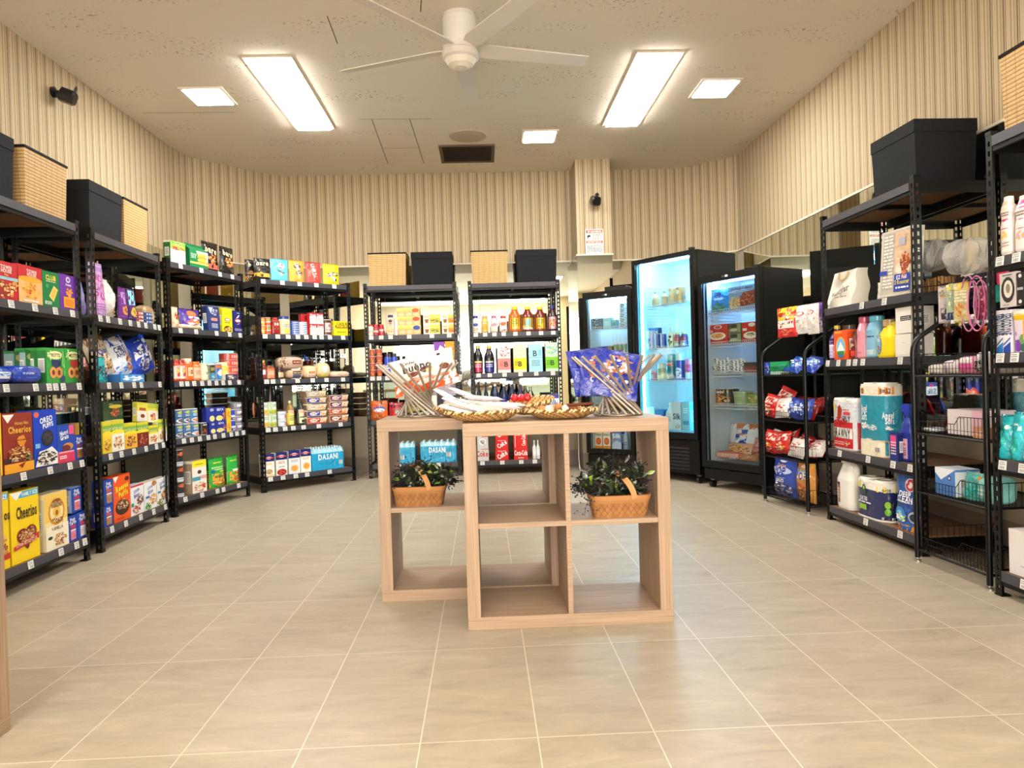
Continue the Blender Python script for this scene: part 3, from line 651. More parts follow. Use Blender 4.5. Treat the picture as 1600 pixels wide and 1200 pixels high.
def storage(k, u0, u1, kind, label, d=.33, v=.05, h=.325, yaw=0):
    fr = FR[k]; w = u1-u0; t = thing('storage_box', label, 'storage box', fr.P((u0+u1)/2, v, LV[k][0]+.001), fr.rz+radians(yaw))
    a = w/2; b = a*.95; M = MB(); th = .01
    v0 = [(-b, .01, 0), (b, .01, 0), (b, d-.01, 0), (-b, d-.01, 0), (-a, 0, h), (a, 0, h), (a, d, h), (-a, d, h)]
    vi = [(x*.95, .014 if y < d/2 else d-.014, h if z else .01) for x, y, z in v0]
    M.add(v0, [(0, 1, 5, 4), (1, 2, 6, 5), (2, 3, 7, 6), (3, 0, 4, 7), (3, 2, 1, 0)], (1,)*4)
    M.add(vi, [(1, 0, 4, 5), (2, 1, 5, 6), (3, 2, 6, 7), (0, 3, 7, 4), (0, 1, 2, 3)], (1,)*4)
    M.add(v0[4:]+vi[4:], [(0, 1, 5, 4), (1, 2, 6, 5), (2, 3, 7, 6), (3, 0, 4, 7)], (1,)*4)
    M.build('box_body', 'bfab' if kind == 'b' else 'rattan', t)
    if kind == 'b':
        M = MB(); M.box(-a-.0015, -.0015, h-.06, a+.0015, d+.0015, h+.003); M.build('lid', 'bfab', t)
    else:
        M = MB(); e = .004
        for q in ((-a-e, -e, a+e, e*2), (-a-e, d-e*2, a+e, d+e), (-a-e, 0, -a+e*2, d), (a-e*2, 0, a+e, d)): M.box(q[0], q[1], h-.008, q[2], q[3], h+.005, lin('#1a1412'))
        M.build('dark_rim', 'matte', t)
storage('R1', .12, .465, 'b', 'black fabric storage box on leftmost rack, cut off by the left edge')
storage('R1', .553, .945, 'r', 'tan woven storage box on top of the leftmost rack')
storage('R2', .10, .51, 'b', 'black fabric storage box on top of the second rack from left')
storage('R2', .54, .89, 'r', 'tan woven storage box on top of the second rack from left')
storage('R5', .05, .42, 'r', 'tan woven storage box on top of the left back-wall rack')
storage('R5', .47, .875, 'b', 'black fabric storage box on top of the left back-wall rack')
storage('R6', .04, .40, 'r', 'tan woven storage box on top of the right back-wall rack')
storage('R6', .49, .89, 'b', 'black fabric storage box on top of the right back-wall rack')
storage('R7', .52, .925, 'b', 'large black fabric storage box on top of the right detergent rack')
storage('R8', .025, .40, 'r', 'tan woven storage box at the right edge above the bottles')
# ---------------------------------------------------------------- refrigerators
def emis(n, c, s): MT[n] = mat(n, '#ffffff', .5, emit=c, es=s)
emis('cyan_led', '#a4dcff', 34); emis('blue_led', '#8cc2ff', 34); emis('cyan_side', '#48ccf2', 16)
MT['liner'] = mat('white_fridge_liner', '#d5dde0', .5); MT['wire'] = mat('white_coated_wire', '#dfe2e2', .4)
def fridge(k, H, label, gz0, gz1, kz, led, D_=.55, top=.06, grill=False, ctrl=True, side=False, casters=True, kd=.008):
    fr = FR[k]; W = fr.L; t = thing('glass_door_refrigerator', label, 'refrigerator', fr.A, fr.rz); zc = .075 if casters else .03; dt = .045; y0 = dt
    M = MB(); s = .035; yb = D_
    M.box(0, y0, zc, s, yb, H); M.box(W-s, y0, zc, W, yb, H); M.box(s, yb-s, zc, W-s, yb, H); M.box(s, y0, gz1+.03, W-s, yb-s, H); M.box(s, y0+.02, zc, W-s, yb-s, gz0-.02)
    M.build('cabinet', 'fblack', t)
    M = MB(); e = .003; a, b, z0, z1 = s, W-s, gz0-.02, gz1+.03
    M.box(a, y0+.02, z0, a+e, yb-s, z1); M.box(b-e, y0+.02, z0, b, yb-s, z1); M.box(a, yb-s-e, z0, b, yb-s, z1); M.box(a, y0+.02, z0, b, yb-s, z0+e); M.box(a, y0+.02, z1-e, b, yb-s, z1)
    nr = int((z1-z0-.3)/.028)
    for i in range(nr):
        for x in (a+e, b-e-.006): M.box(x, .12, z0+.1+i*.028, x+.006, yb-s-.05, z0+.108+i*.028)
    for i in range(5): M.box(a+.12+i*(b-a-.24)/5, yb-s-.007, z0+.2, a+.135+i*(b-a-.24)/5, yb-s-e, z1-.3)
    M.build('interior_liner', 'liner', t)
    fw_ = .042
    d = MB(); d.box(0, 0, kz, fw_, dt-.004, H-.004); d.box(W-fw_, 0, kz, W, dt-.004, H-.004); d.box(fw_, 0, kz, W-fw_, dt-.004, gz0); d.box(fw_, 0, gz1, W-fw_, dt-.004, H-.004)
    dro = d.build('door', 'fblack', t); M = MB(); M.box(fw_, .012, gz0, W-fw_, .018, gz1); M.build('glass_pane', 'glass', dro)
    M = MB(); M.box(fw_, .019, gz0, fw_+.006, .03, gz1, lin('#7d8a92')); M.box(W-fw_-.006, .019, gz0, W-fw_, .03, gz1, lin('#7d8a92')); M.build('gasket', 'matte', dro)
    M = MB(); M.box(.006, -.012, (gz0+gz1)/2-.22, .016, 0, (gz0+gz1)/2+.22, lin('#1c1c1e')); M.build('door_handle', 'plast', dro)
    M = MB(); M.box(W-.05, .0, H-.004, W-.012, .04, H+.016, lin('#141416')); M.build('hinge_cover', 'plast', t)
    if ctrl:
        M = MB(); M.box(W*.42, -.003, gz1+.02, W*.58, 0, gz1+.04, lin('#16181a')); M.box(W*.48, -.005, gz1+.022, W*.52, -.002, gz1+.038, lin('#b9d2df'))
        for i in range(4): M.box(W*.43+i*.013, -.004, gz1+.027, W*.43+i*.013+.005, -.002, gz1+.032, lin('#8c9aa0'))
        M.build('control_display', 'plast', t)
    M = MB(); M.box(.004, .02, zc, W-.004, y0+.02, kz-.012)
    kp = M.build('kick_panel', 'fblack', t)
    if grill:
        for i in range(7):
            M = MB(); z = kz-.09-i*.03
            M.add([(W*.15, .012, z), (W*.85, .012, z), (W*.85, .02, z+.018), (W*.15, .02, z+.018), (W*.15, .02, z), (W*.85, .02, z)], [(0, 1, 2, 3), (4, 5, 1, 0)], lin('#26262a')); M.build('louvre', 'satin', kp)
    if casters:
        for x in (.05, W-.05):
            for y in (.08, yb-.08):
                g = MB(); g.box(x-.02, y-.02, zc-.02, x+.02, y+.02, zc, lin('#8c8c8c')); co = g.build('caster', 'metal', t)
                g = MB(); g.tube([(x-.014, y-.012, .03), (x+.014, y-.012, .03)], .03, lin('#0e0e0e'), 16); g.build('caster_wheel', 'plast', co)
    for z in LV[k][:-1]:
        if z < gz0+.04 or z > gz1: continue
        M = MB(); ys = .07
        M.box(s+.01, ys, z-.004, W-s-.01, ys+.004, z); M.box(s+.01, ys-.002, z-.028, W-s-.01, ys+.002, z-.024); M.box(s+.01, ys-.003, z+.016, W-s-.01, ys, z+.019)
        n = int((W-.1)/.021)
        for i in range(n+1):
            x = s+.012+i*(W-2*s-.026)/n; M.box(x, ys, z-.027, x+.0025, ys+.003, z+.018); M.box(x, ys, z-.003, x+.0025, yb-s-.03, z-.0005)
        M.build('wire_shelf', 'wire', t)
    M = MB(); M.box(W*.14, .075, z1-.035, W*.86, .115, z1-.008); M.build('lamp_tube', led, t)
    if side:
        M = MB(); M.box(s+.006, .062, gz0+.02, s+.03, .075, gz1-.02); M.box(W-s-.03, .062, gz0+.02, W-s-.006, .075, gz1-.02); M.build('side_lamp', 'cyan_side', t)
        M = MB(); M.tube([(W*.78+.05*cos(q*.6), yb-s-.03, gz1-.25+.05*sin(q*.6)) for q in range(11)], .0025, lin('#444')); M.tube([(W*.78+.03*cos(q*.6), yb-s-.028, gz1-.25+.03*sin(q*.6)) for q in range(11)], .0025, lin('#444')); M.build('fan_guard', 'matte', t)
    return t
fridge('F1', 1.745, 'narrow black glass-door refrigerator beside the striped column', .245, 1.675, .20, 'cyan_led', D_=.33)
fridge('F2', 1.994, 'tallest black glass-door refrigerator, glowing bright cyan', .43, 1.95, .375, 'cyan_led', D_=.56, grill=True, ctrl=False, side=True)
fridge('F3', 1.735, 'black glass-door refrigerator with frozen food, nearest the snack stand', .225, 1.675, .17, 'blue_led', D_=.50)
M = MB(); M.box(-.11, 0, 0, .11, .2, .045, lin('#0d0d0e')); tag(M.build('black_box', 'plast', loc=FR['F1'].P(.30, .1, 1.746), rot=(0, 0, FR['F1'].rz)), 'small flat black box lying on top of the narrow fridge', 'box')
M = MB(); M.tube([(.96, 7.55, .5), (.955, 7.5, .3), (.94, 7.4, .12), (.93, 7.25, .012), (.99, 7.15, .008)], .005, lin('#ddd')); tag(M.build('power_cable', 'plast'), 'thin pale power cable hanging beside the narrow fridge', 'cable')
# ---------------------------------------------------------------- wire stands
def stand(k, label, H=1.36, Dp=.42):
    fr = FR[k]; W = fr.L; t = thing('wire_display_stand', label, 'display stand', fr.A, fr.rz)
    for x in (0, W):
        pts = [(x, 0, .02), (x, 0, 1.02)]+[(x, .10*(1-cos(a)), 1.02+.10*sin(a)) for a in (radians(b) for b in (15, 30, 45, 58))]+[(x, Dp-.06, 1.30)]
        M = MB(); M.tube(pts, .0125, n=10); M.build('side_tube', 'black', t)
        M = MB(); M.tube([(x, Dp, .02), (x, Dp, H)], .0125, n=10); M.build('rear_tube', 'black', t)
        for y in (0, Dp):
            M = MB(); M.lathe([(.017, 0), (.017, .008), (.006, .012), (.006, .022)], 14, cx=x, cy=y, c=lin('#c9c6c0')); M.build('levelling_foot', 'metal', t)
    M = MB(); M.box(0, Dp-.01, H-.05, W, Dp+.01, H); M.build('top_bar', 'black', t)
    for z in LV[k][1:]:
        M = MB(); r = .0018; f = .0012
        for y in (0, Dp): M.tube([(0, y, z-.006), (W, y, z-.006)], .006, n=6)
        for x in (0, W): M.tube([(x, 0, z-.006), (x, Dp, z-.006)], .005, n=6)
        n = int(W/.022); c0 = W*.62
        def hh(u): return .055 if u < c0-.03 else (.055+.035*min(1, (u-c0+.03)/.03))
        for i in range(n+1):
            x = i*W/n; M.box(x-r/2, .012, z, x+r/2, .012+r, z+hh(x)); M.box(x-r/2, .012, z-.001, x+r/2, Dp-.01, z+r)
        nd = int(Dp/.03)
        for i in range(nd):
            y = .012+i*(Dp-.02)/nd
            for x in (.006, W-.006): M.box(x-r/2, y, z, x+r/2, y+r, z+.10)
        M.tube([(.004, .012, z+.055), (c0-.03, .012, z+.055), (c0, .012, z+.09), (W-.004, .012, z+.09)], .002, n=6); M.tube([(.004, .012, z+.028), (W-.004, .012, z+.028)], .0014, n=6)
        for x in (.006, W-.006): M.tube([(x, .012, z+.10), (x, Dp-.01, z+.10)], .002, n=6)
        M.build('wire_basket', 'black', t)
    return t
stand('W1', 'black wire basket stand of snack bags beside the fridges')
w2 = stand('W2', 'black wire basket stand between the two right-hand racks')
# ---------------------------------------------------------------- cube tables
def wood_mat():
    m = mat('pale_oak_laminate', rough=.5, spec=.35); t = NT(m); tc = t.n('TexCoord'); g = t.n('UVMap')
    mp = t.n('Mapping'); mp.inputs['Scale'].default_value = (2.6, 150, 1); t.l(g.outputs[0], mp.inputs[0])
    a = t.n('TexNoise'); a.inputs['Scale'].default_value = 1.0; a.inputs['Detail'].default_value = 5; a.inputs['Distortion'].default_value = .3; t.l(mp.outputs[0], a.inputs[0])
    t.l(t.ramp(a.outputs[0], [(.28, lin('#937b64')), (.5, lin('#a88d75')), (.72, lin('#b89e85'))]), t.b.inputs['Base Color']); return m
MT['wood'] = wood_mat()
def plank(name, x0, y0, z0, x1, y1, z1, par):
    M = MB(); M.box(x0, y0, z0, x1, y1, z1); o = M.build(name, 'wood', par); uv = o.data.uv_layers.new(name='UVMap'); ax = max(range(3), key=lambda i: (x1-x0, y1-y0, z1-z0)[i]) if name != 'end_panel' else 2
    for p in o.data.polygons:
        k = [i for i in range(3) if i != max(range(3), key=lambda i: abs(p.normal[i]))]
        l = ax if ax in k else k[0]; s = [i for i in k if i != l][0]
        for li in p.loop_indices: c = o.data.vertices[o.data.loops[li].vertex_index].co; uv.data[li].uv = (c[l], c[s]+.37*x0+.11*z0)
    bv = o.modifiers.new('edge', 'BEVEL'); bv.width = .0015; bv.segments = 2; return o
def cube_unit(x, y, rz, label):
    W, T, d = .79, .05, .385; t = thing('cube_shelf_table', label, 'shelf table', (x, y, 0), rz); q = .02
    plank('bottom_panel', 0, 0, 0, W, d, T, t); plank('top_panel', 0, 0, W-T, W, d, W, t)
    plank('end_panel', 0, 0, T, T, d, W-T, t); plank('end_panel', W-T, 0, T, W, d, W-T, t)
    zm = W/2+.002; plank('middle_shelf', T, .002, zm-q/2, W-T, d-.002, zm+q/2, t)
    plank('divider', W/2-q/2, .002, T, W/2+q/2, d-.002, zm-q/2, t); plank('divider', W/2-q/2, .002, zm+q/2, W/2+q/2, d-.002, W-T, t); return t
cube_unit(-.085, 2.803, -.0033, 'oak cube shelf table standing in front, four open compartments')
cube_unit(-.467, 3.211, -.0033, 'oak cube shelf table standing behind and left of the front one')
cube_unit(-1.377-.79, 1.766, 0, 'oak cube shelf unit cut off by the left edge of the photo')
ZM, ZT = .407, .7905
# ---------------------------------------------------------------- goods on the shelves
MAC.update(
 PT='r 0 0 1 1 #1c46b0;T Pop .5 .87 .11 #fff .8 8;T Tarts .5 .74 .1 #fff .85 8;r .25 .52 .8 .64 $0;r .25 .08 .8 .47 $1;r .25 .42 .8 .48 #f2e6e0;f .52 .26 .24 .14 12 $1 $2',
 NV='r 0 .86 1 1 #d8cf2a;r 0 .62 1 .88 #86b23c;t NATURE_VALLEY .5 .74 .07 #e8f2c8 .9;e .5 .60 .55 .10 #f2dc30;r 0 0 1 .56 $0;f .5 .28 .42 .22 26 $1 $2 $3',
 JAR='r .04 .2 .96 .72 $0;e .5 .46 .34 .16 $1;l .2 .55 .8 .7 2 $2',
 CAN='e .5 .80 .36 .1 $0;l .2 .5 .8 .68 2 #f4f4f4;e .5 .24 .42 .16 $1;f .5 .24 .36 .12 12 $2 $3',
 HOR='r .03 .08 .97 .9 #f0e4d2;r .03 .26 .66 .9 $0;e .32 .55 .2 .26 #fbf7f0;T HORMEL .32 .55 .16 #b32626 .28;e .56 .7 .04 .1 #dfe6f4;f .8 .46 .17 .36 10 $1 #f3dfa8 #e59a4a;r .03 .08 .97 .2 $0',
 BL='r 0 .45 1 .52 #6f5a42')
shelf('R1', 2, '''
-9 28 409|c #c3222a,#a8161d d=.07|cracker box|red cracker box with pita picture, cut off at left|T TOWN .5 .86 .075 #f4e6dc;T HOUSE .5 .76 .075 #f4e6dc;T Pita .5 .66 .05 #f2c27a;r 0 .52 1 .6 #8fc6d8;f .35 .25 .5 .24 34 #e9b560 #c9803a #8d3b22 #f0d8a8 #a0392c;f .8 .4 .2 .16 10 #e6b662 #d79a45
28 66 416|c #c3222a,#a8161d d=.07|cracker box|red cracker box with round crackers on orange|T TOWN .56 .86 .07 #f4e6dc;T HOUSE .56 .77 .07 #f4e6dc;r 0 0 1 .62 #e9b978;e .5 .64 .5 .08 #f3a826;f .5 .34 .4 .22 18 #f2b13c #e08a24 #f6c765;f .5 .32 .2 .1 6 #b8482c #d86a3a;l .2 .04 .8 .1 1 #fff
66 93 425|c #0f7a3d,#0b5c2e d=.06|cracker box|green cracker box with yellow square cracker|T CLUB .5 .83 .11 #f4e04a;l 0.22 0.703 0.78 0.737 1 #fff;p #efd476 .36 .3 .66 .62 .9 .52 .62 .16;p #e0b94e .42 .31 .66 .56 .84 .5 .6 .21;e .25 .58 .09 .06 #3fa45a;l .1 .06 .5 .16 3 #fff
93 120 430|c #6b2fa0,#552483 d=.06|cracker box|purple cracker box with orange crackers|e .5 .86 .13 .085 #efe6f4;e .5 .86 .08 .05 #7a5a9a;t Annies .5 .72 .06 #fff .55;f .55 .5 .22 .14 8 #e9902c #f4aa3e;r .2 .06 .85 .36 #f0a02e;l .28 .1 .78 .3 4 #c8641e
''')
shelf('R1', 3, '''
72 101 544|c #3da045,#2a7a38 d=.05 nd=3 v=.03|snack bar box|green fruit snack bar box with dark blue panel|e .5 .80 .4 .12 #f2ecae;T MOTTS .5 .8 .075 #4a2f1c .62;r .28 .52 .78 .66 #26305e;p #26305e .28 .52 .78 .52 .53 .4;e .35 .3 .2 .16 #e8a45a;e .66 .3 .2 .16 #dd9450;e .35 .3 .08 .08 #7a3a2a;e .66 .3 .08 .08 #7a3a2a;f .15 .8 .13 .16 12 #6cc35a #e8f2c0;f .9 .5 .1 .4 12 #57b04e #8fd070;e .85 .12 .12 .09 #3a4a7a
101 128 545|c #3da045,#2a7a38 d=.05 nd=3 v=.03|snack bar box|green fruit snack bar box with red panel|e .5 .80 .4 .12 #f2ecae;T MOTTS .5 .8 .075 #4a2f1c .62;r .3 .52 .76 .66 #c13c3c;p #c13c3c .3 .52 .76 .52 .53 .4;e .35 .3 .2 .16 #e8a45a;e .66 .3 .2 .16 #dd9450;e .35 .3 .08 .08 #7a3a2a;e .66 .3 .08 .08 #7a3a2a;f .15 .8 .13 .16 12 #6cc35a #e8f2c0;f .9 .5 .1 .4 12 #57b04e #8fd070;e .85 .12 .12 .09 #c8564a
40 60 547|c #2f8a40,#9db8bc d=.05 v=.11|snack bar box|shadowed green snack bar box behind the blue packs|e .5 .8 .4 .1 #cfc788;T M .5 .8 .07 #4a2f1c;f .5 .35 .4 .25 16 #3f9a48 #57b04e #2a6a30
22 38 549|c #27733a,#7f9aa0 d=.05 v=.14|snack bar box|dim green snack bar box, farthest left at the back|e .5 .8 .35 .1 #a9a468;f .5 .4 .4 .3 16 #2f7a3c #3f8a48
-22 26 573|l #1f4fb4 d=.14 e=.6|snack pack|blue, white and pink soft snack pack at left edge|r .1 .3 .9 .7 #e8eef8;p #d24a86 .2 .3 .9 .3 .8 .5 .3 .45;f .5 .55 .3 .12 12 #5fb4e0 #fff #2a5ac8
26 71 571|l #1b3fb0 d=.14 e=.5|snack pack|bright blue oval soft snack pack|l .2 .5 .6 .62 2 #dfe6ff;r .3 .3 .7 .34 #5078e0
''')
shelf('R1', 4, '''
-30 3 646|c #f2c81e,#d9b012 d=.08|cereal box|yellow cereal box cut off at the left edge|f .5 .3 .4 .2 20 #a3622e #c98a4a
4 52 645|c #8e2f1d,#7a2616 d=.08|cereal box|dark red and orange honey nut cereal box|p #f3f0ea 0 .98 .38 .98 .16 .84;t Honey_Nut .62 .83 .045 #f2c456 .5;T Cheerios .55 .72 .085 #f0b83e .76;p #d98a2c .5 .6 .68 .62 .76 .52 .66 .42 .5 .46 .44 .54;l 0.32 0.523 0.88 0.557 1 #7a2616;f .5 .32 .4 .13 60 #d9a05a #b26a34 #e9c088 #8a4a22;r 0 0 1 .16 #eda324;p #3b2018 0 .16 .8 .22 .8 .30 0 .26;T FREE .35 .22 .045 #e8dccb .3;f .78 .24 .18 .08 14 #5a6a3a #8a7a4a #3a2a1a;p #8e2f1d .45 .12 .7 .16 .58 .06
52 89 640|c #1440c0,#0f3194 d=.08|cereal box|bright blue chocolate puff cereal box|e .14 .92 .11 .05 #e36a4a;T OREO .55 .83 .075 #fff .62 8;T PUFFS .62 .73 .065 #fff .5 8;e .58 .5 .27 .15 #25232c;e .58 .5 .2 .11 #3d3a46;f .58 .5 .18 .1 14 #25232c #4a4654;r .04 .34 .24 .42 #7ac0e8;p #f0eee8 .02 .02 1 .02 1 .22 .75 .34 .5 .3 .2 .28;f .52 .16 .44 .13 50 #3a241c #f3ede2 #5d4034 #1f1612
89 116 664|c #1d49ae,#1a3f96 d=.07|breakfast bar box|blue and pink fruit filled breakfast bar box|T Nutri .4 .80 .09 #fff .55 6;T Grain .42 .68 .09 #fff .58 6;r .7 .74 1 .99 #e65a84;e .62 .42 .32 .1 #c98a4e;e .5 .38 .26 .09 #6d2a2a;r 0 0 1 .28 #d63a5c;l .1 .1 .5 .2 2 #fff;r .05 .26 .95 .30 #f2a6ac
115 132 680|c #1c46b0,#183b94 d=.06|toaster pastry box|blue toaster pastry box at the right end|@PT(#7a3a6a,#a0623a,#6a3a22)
112 130 661|c #4f6a34,#d6cc3a d=.05 v=.09|snack bar box|brown, green and yellow bar boxes standing behind|r 0 0 .3 1 #8a6238;r .3 0 .6 1 #c08a40;r .6 0 1 1 #d6cc3a
''')
shelf('R1', 5, '''
-32 15 772|c #f4cf10,#dcb80c d=.08|cereal box|large yellow cereal box cut off at the left edge|r 0 .9 1 .98 #3aa8d8;T FAMILY_SIZE .6 .94 .045 #fff .7;T os .93 .7 .1 #26221e .2;f .7 .3 .28 .17 26 #a0522a #c98a52 #e8c090;r .2 .12 1 .2 #c8302c
16 62 765|c #f6d312,#d9b60e d=.085|cereal box|large yellow heart healthy cereal box, complete in view|r .3 .9 1 .99 #3aa8d8;p #f2f4f6 0 .99 .42 .99 .2 .88;T FAMILY_SIZE .68 .945 .04 #f4f6e8 .56;T Cheerios .55 .70 .13 #26221e .72;l .35 .60 .8 .63 1 #8a7a1a;e .38 .37 .2 .10 #7a241c;e .68 .39 .2 .10 #7a241c;p #7a241c .2 .34 .86 .36 .54 .16;f .4 .37 .17 .08 24 #d9a06a #a8622e #efd0a0;f .67 .39 .17 .08 24 #d9a06a #a8622e #efd0a0;f .54 .29 .22 .08 26 #c9854a #e2b07a #9a4a28;p #c8302c .05 .19 .95 .27 .95 .36 .05 .25;t LOWER_CHOLESTEROL .5 .27 .035 #f8ece0 .75 4
69 106 769|c #f5e3a6,#d8cdb0 d=.08|cereal box|pale yellow honey and oat cereal box|r 0 .5 1 1 #f2cc62;e .52 .66 .36 .24 #d9862a;e .52 .66 .3 .2 #f6e0a0;e .52 .66 .16 .10 #eec04e;e .52 .64 .06 .05 #a85a24;T HONEY .52 .845 .055 #6a3416 .34;T BUNCHES .52 .775 .05 #6a3416 .46;T of .36 .54 .045 #6a3416;T OATS .60 .50 .065 #6a3416 .34;r 0 0 1 .42 #f4ecd2;T VANILLA .5 .37 .045 #7a5a34 .5;f .6 .16 .3 .12 30 #d8aa62 #efe0bc #b9762e #9a4a3a;e .18 .22 .1 .03 #3a3a2a
106 121 806|c #1c46b0,#183b94 d=.06|toaster pastry box|lower left blue toaster pastry box with pink frosting|@PT(#c83a5e,#e58aa0,#d05a78)
121 136 799|c #1c46b0,#183b94 d=.06|toaster pastry box|lower right blue toaster pastry box with white frosting|@PT(#c83a4e,#dfd6e0,#c8a0b0)
111 128 761|c #1c46b0,#9fb2cc d=.06 b=800 v=.02|toaster pastry box|blue toaster pastry box stacked on two others|@PT(#b83a5e,#e28a9a,#c05a70)
''')
shelf('R2', 2, '''
151 173 410|p #c8a0dc,#b890cc d=.10|snack bag|tall pink and lavender crisp snack bag|r 0 .0 1 .8 #dca2dc;T HOT .5 .70 .11 #c0509c .7;T CRISP .5 .54 .11 #c0509c .75;T POP .5 .38 .12 #c0409c .7;r .1 .84 .9 .92 #a884cc;l .15 .1 .8 .24 3 #a060c0
129 139 440|p #8a86c8,#7a76b8 d=.08 v=.05|snack bag|lavender snack bag seen behind the left posts|r .1 .1 .9 .4 #7a62b8
171 192 434|b #eceae4,#dcd8d0 d=.12 lean=8|snack bag|white puffy snack bag beside the pink bag|e .68 .2 .14 .09 #dca84a;f .35 .7 .2 .14 10 #cfd0c0 #fff #b8c0a8
192 204 449|p #6b2a86,#5a2272 d=.06|snack pouch|narrow purple snack pouch with orange circle|r .15 .48 .6 .85 #b487c8;e .52 .28 .34 .16 #e8863a;e .52 .28 .16 .08 #8a5a2a
205 217 452|p #4a2268,#5a2a7a d=.06|snack pouch|narrow light blue and purple pouch with yellow circle|r .1 .5 .9 .95 #8fd0e8;e .52 .28 .36 .15 #e8b84a;e .5 .28 .16 .07 #8a8a3a
217 229 487|j #a83a34,#c9c9c6 pf=can st=3 d=.1|tin|small red tin in a stack of three|r .1 .3 .9 .7 #e8d8d0
229 245 489|j #2a4a92,#d8dbe4 pf=can st=3 d=.1|tin|wide flat blue tin in a stack of three|r .1 .3 .9 .7 #dfe4f0
229 246 477|l #b0906a d=.12 e=.7 v=.14|bread bun|round brown loaf behind the tins|e .5 .5 .2 .2 #c8a67c
''')
shelf('R2', 3, '''
156 173 557|p #23b5c0,#1a98a4 d=.07|cookie bag|teal cookie bag at the left end|f .5 .4 .4 .3 14 #123 #2a6a70
160 192 531|b #d9c6a8,#a86a30 d=.09 lean=14 roll=-15 v=.04|cookie bag|brown and white chocolate chip cookie bag leaning left|r 0 .72 1 1 #9a5a24;T Chips .5 .62 .1 #1a3aa8 .7;f .5 .32 .4 .25 34 #d09a58 #e8c48a #6a3a20 #f4ece0
184 222 533|b #f0f2f6,#2450b0 d=.09 lean=14 roll=-13 v=.06|cookie bag|white and blue chocolate chip cookie bag in middle|r 0 .78 1 1 #1f4cb8;T CHIPS .5 .68 .11 #16308a .8;T AHOY .5 .54 .09 #16308a .6;e .8 .9 .1 .05 #e8e8ff;f .75 .3 .22 .25 22 #d28a50 #b8602e #e8b88a #7a3a20;f .35 .25 .3 .16 14 #3a8ad0 #cfe0f4 #fff
216 254 537|b #1b3fb4,#16349a d=.10 lean=12 roll=-16 v=.05|cookie bag|blue rounded cookie bag at the right end|e .55 .5 .36 .4 #eef0f6;T Oreo .5 .62 .12 #1a2c8a .6;f .55 .32 .3 .2 24 #2a2a34 #f4f4f4 #5a6aa8 #8a92b0;e .82 .82 .1 .06 #d0f0f4
188 226 585|c #3f8fd0,#2a6ab0 d=.1 v=-.0|snack tray|low light blue and white snack tray in front|f .5 .5 .45 .4 16 #e8f2fa #6ab8ea #fff
''')
shelf('R2', 4, '''
160 174 659|c #eee04a,#cfc23a d=.04|granola bar box|yellow granola bar box, first in the front row|@NV(#f2d23a,#c88a3a,#8a4a20,#e8b05a)
174 194 656|c #efe9cf,#c8c49a d=.04|granola bar box|cream granola bar box, second in the front row|@NV(#f3efe0,#c99a62,#a8683a,#ecd2a4)
194 214 661|c #f0de3c,#cfc23a d=.04|granola bar box|yellow granola bar box, third in the front row|r .05 .92 .95 1 #3a3a20;@NV(#f0b83a,#a8622e,#7a3a1c,#e0a050)
214 232 659|c #7a2218,#5a1810 d=.04|granola bar box|dark red granola bar box in the front row|@NV(#7a2218,#b8502e,#5a1810,#d08a5a)
232 247 665|c #f0e246,#cfc23a d=.04|granola bar box|yellow granola bar box with cream base, fifth in front|@NV(#f4efdc,#d08a4a,#c03a2a,#e8b88a)
247 260 655|c #e4ea9a,#c8cc8a d=.04|granola bar box|pale yellow granola bar box at the right end|@NV(#f3efdc,#c98a4a,#d8a06a,#b06a3a)
160 192 627|c #28452a,#223a24 d=.05 b=657 v=.05|granola bar box|dark green granola bar box standing on the row|l .1 .82 .5 .9 1 #cfd8b0;e .62 .72 .36 .1 #e2d23a;f .62 .4 .26 .22 16 #b8562e #d8804a #8a3a1e;f .9 .35 .1 .2 6 #3a6a34;r 0 0 .3 1 #324a2a
213 247 633|c #e8df4e,#cfc84a d=.03 b=663 v=.04 roll=5|granola bar box|yellow and white granola boxes tilted on the row|r 0 0 .46 .55 #eceadf;r .1 .58 .4 .72 #b8542e;r .5 0 1 .62 #f2eee2;e .25 .3 .1 .1 #8a3a20;f .74 .3 .16 .24 12 #d08a5a #c03a2e #e8a878;r .5 .8 1 .98 #b8cc4a
''')
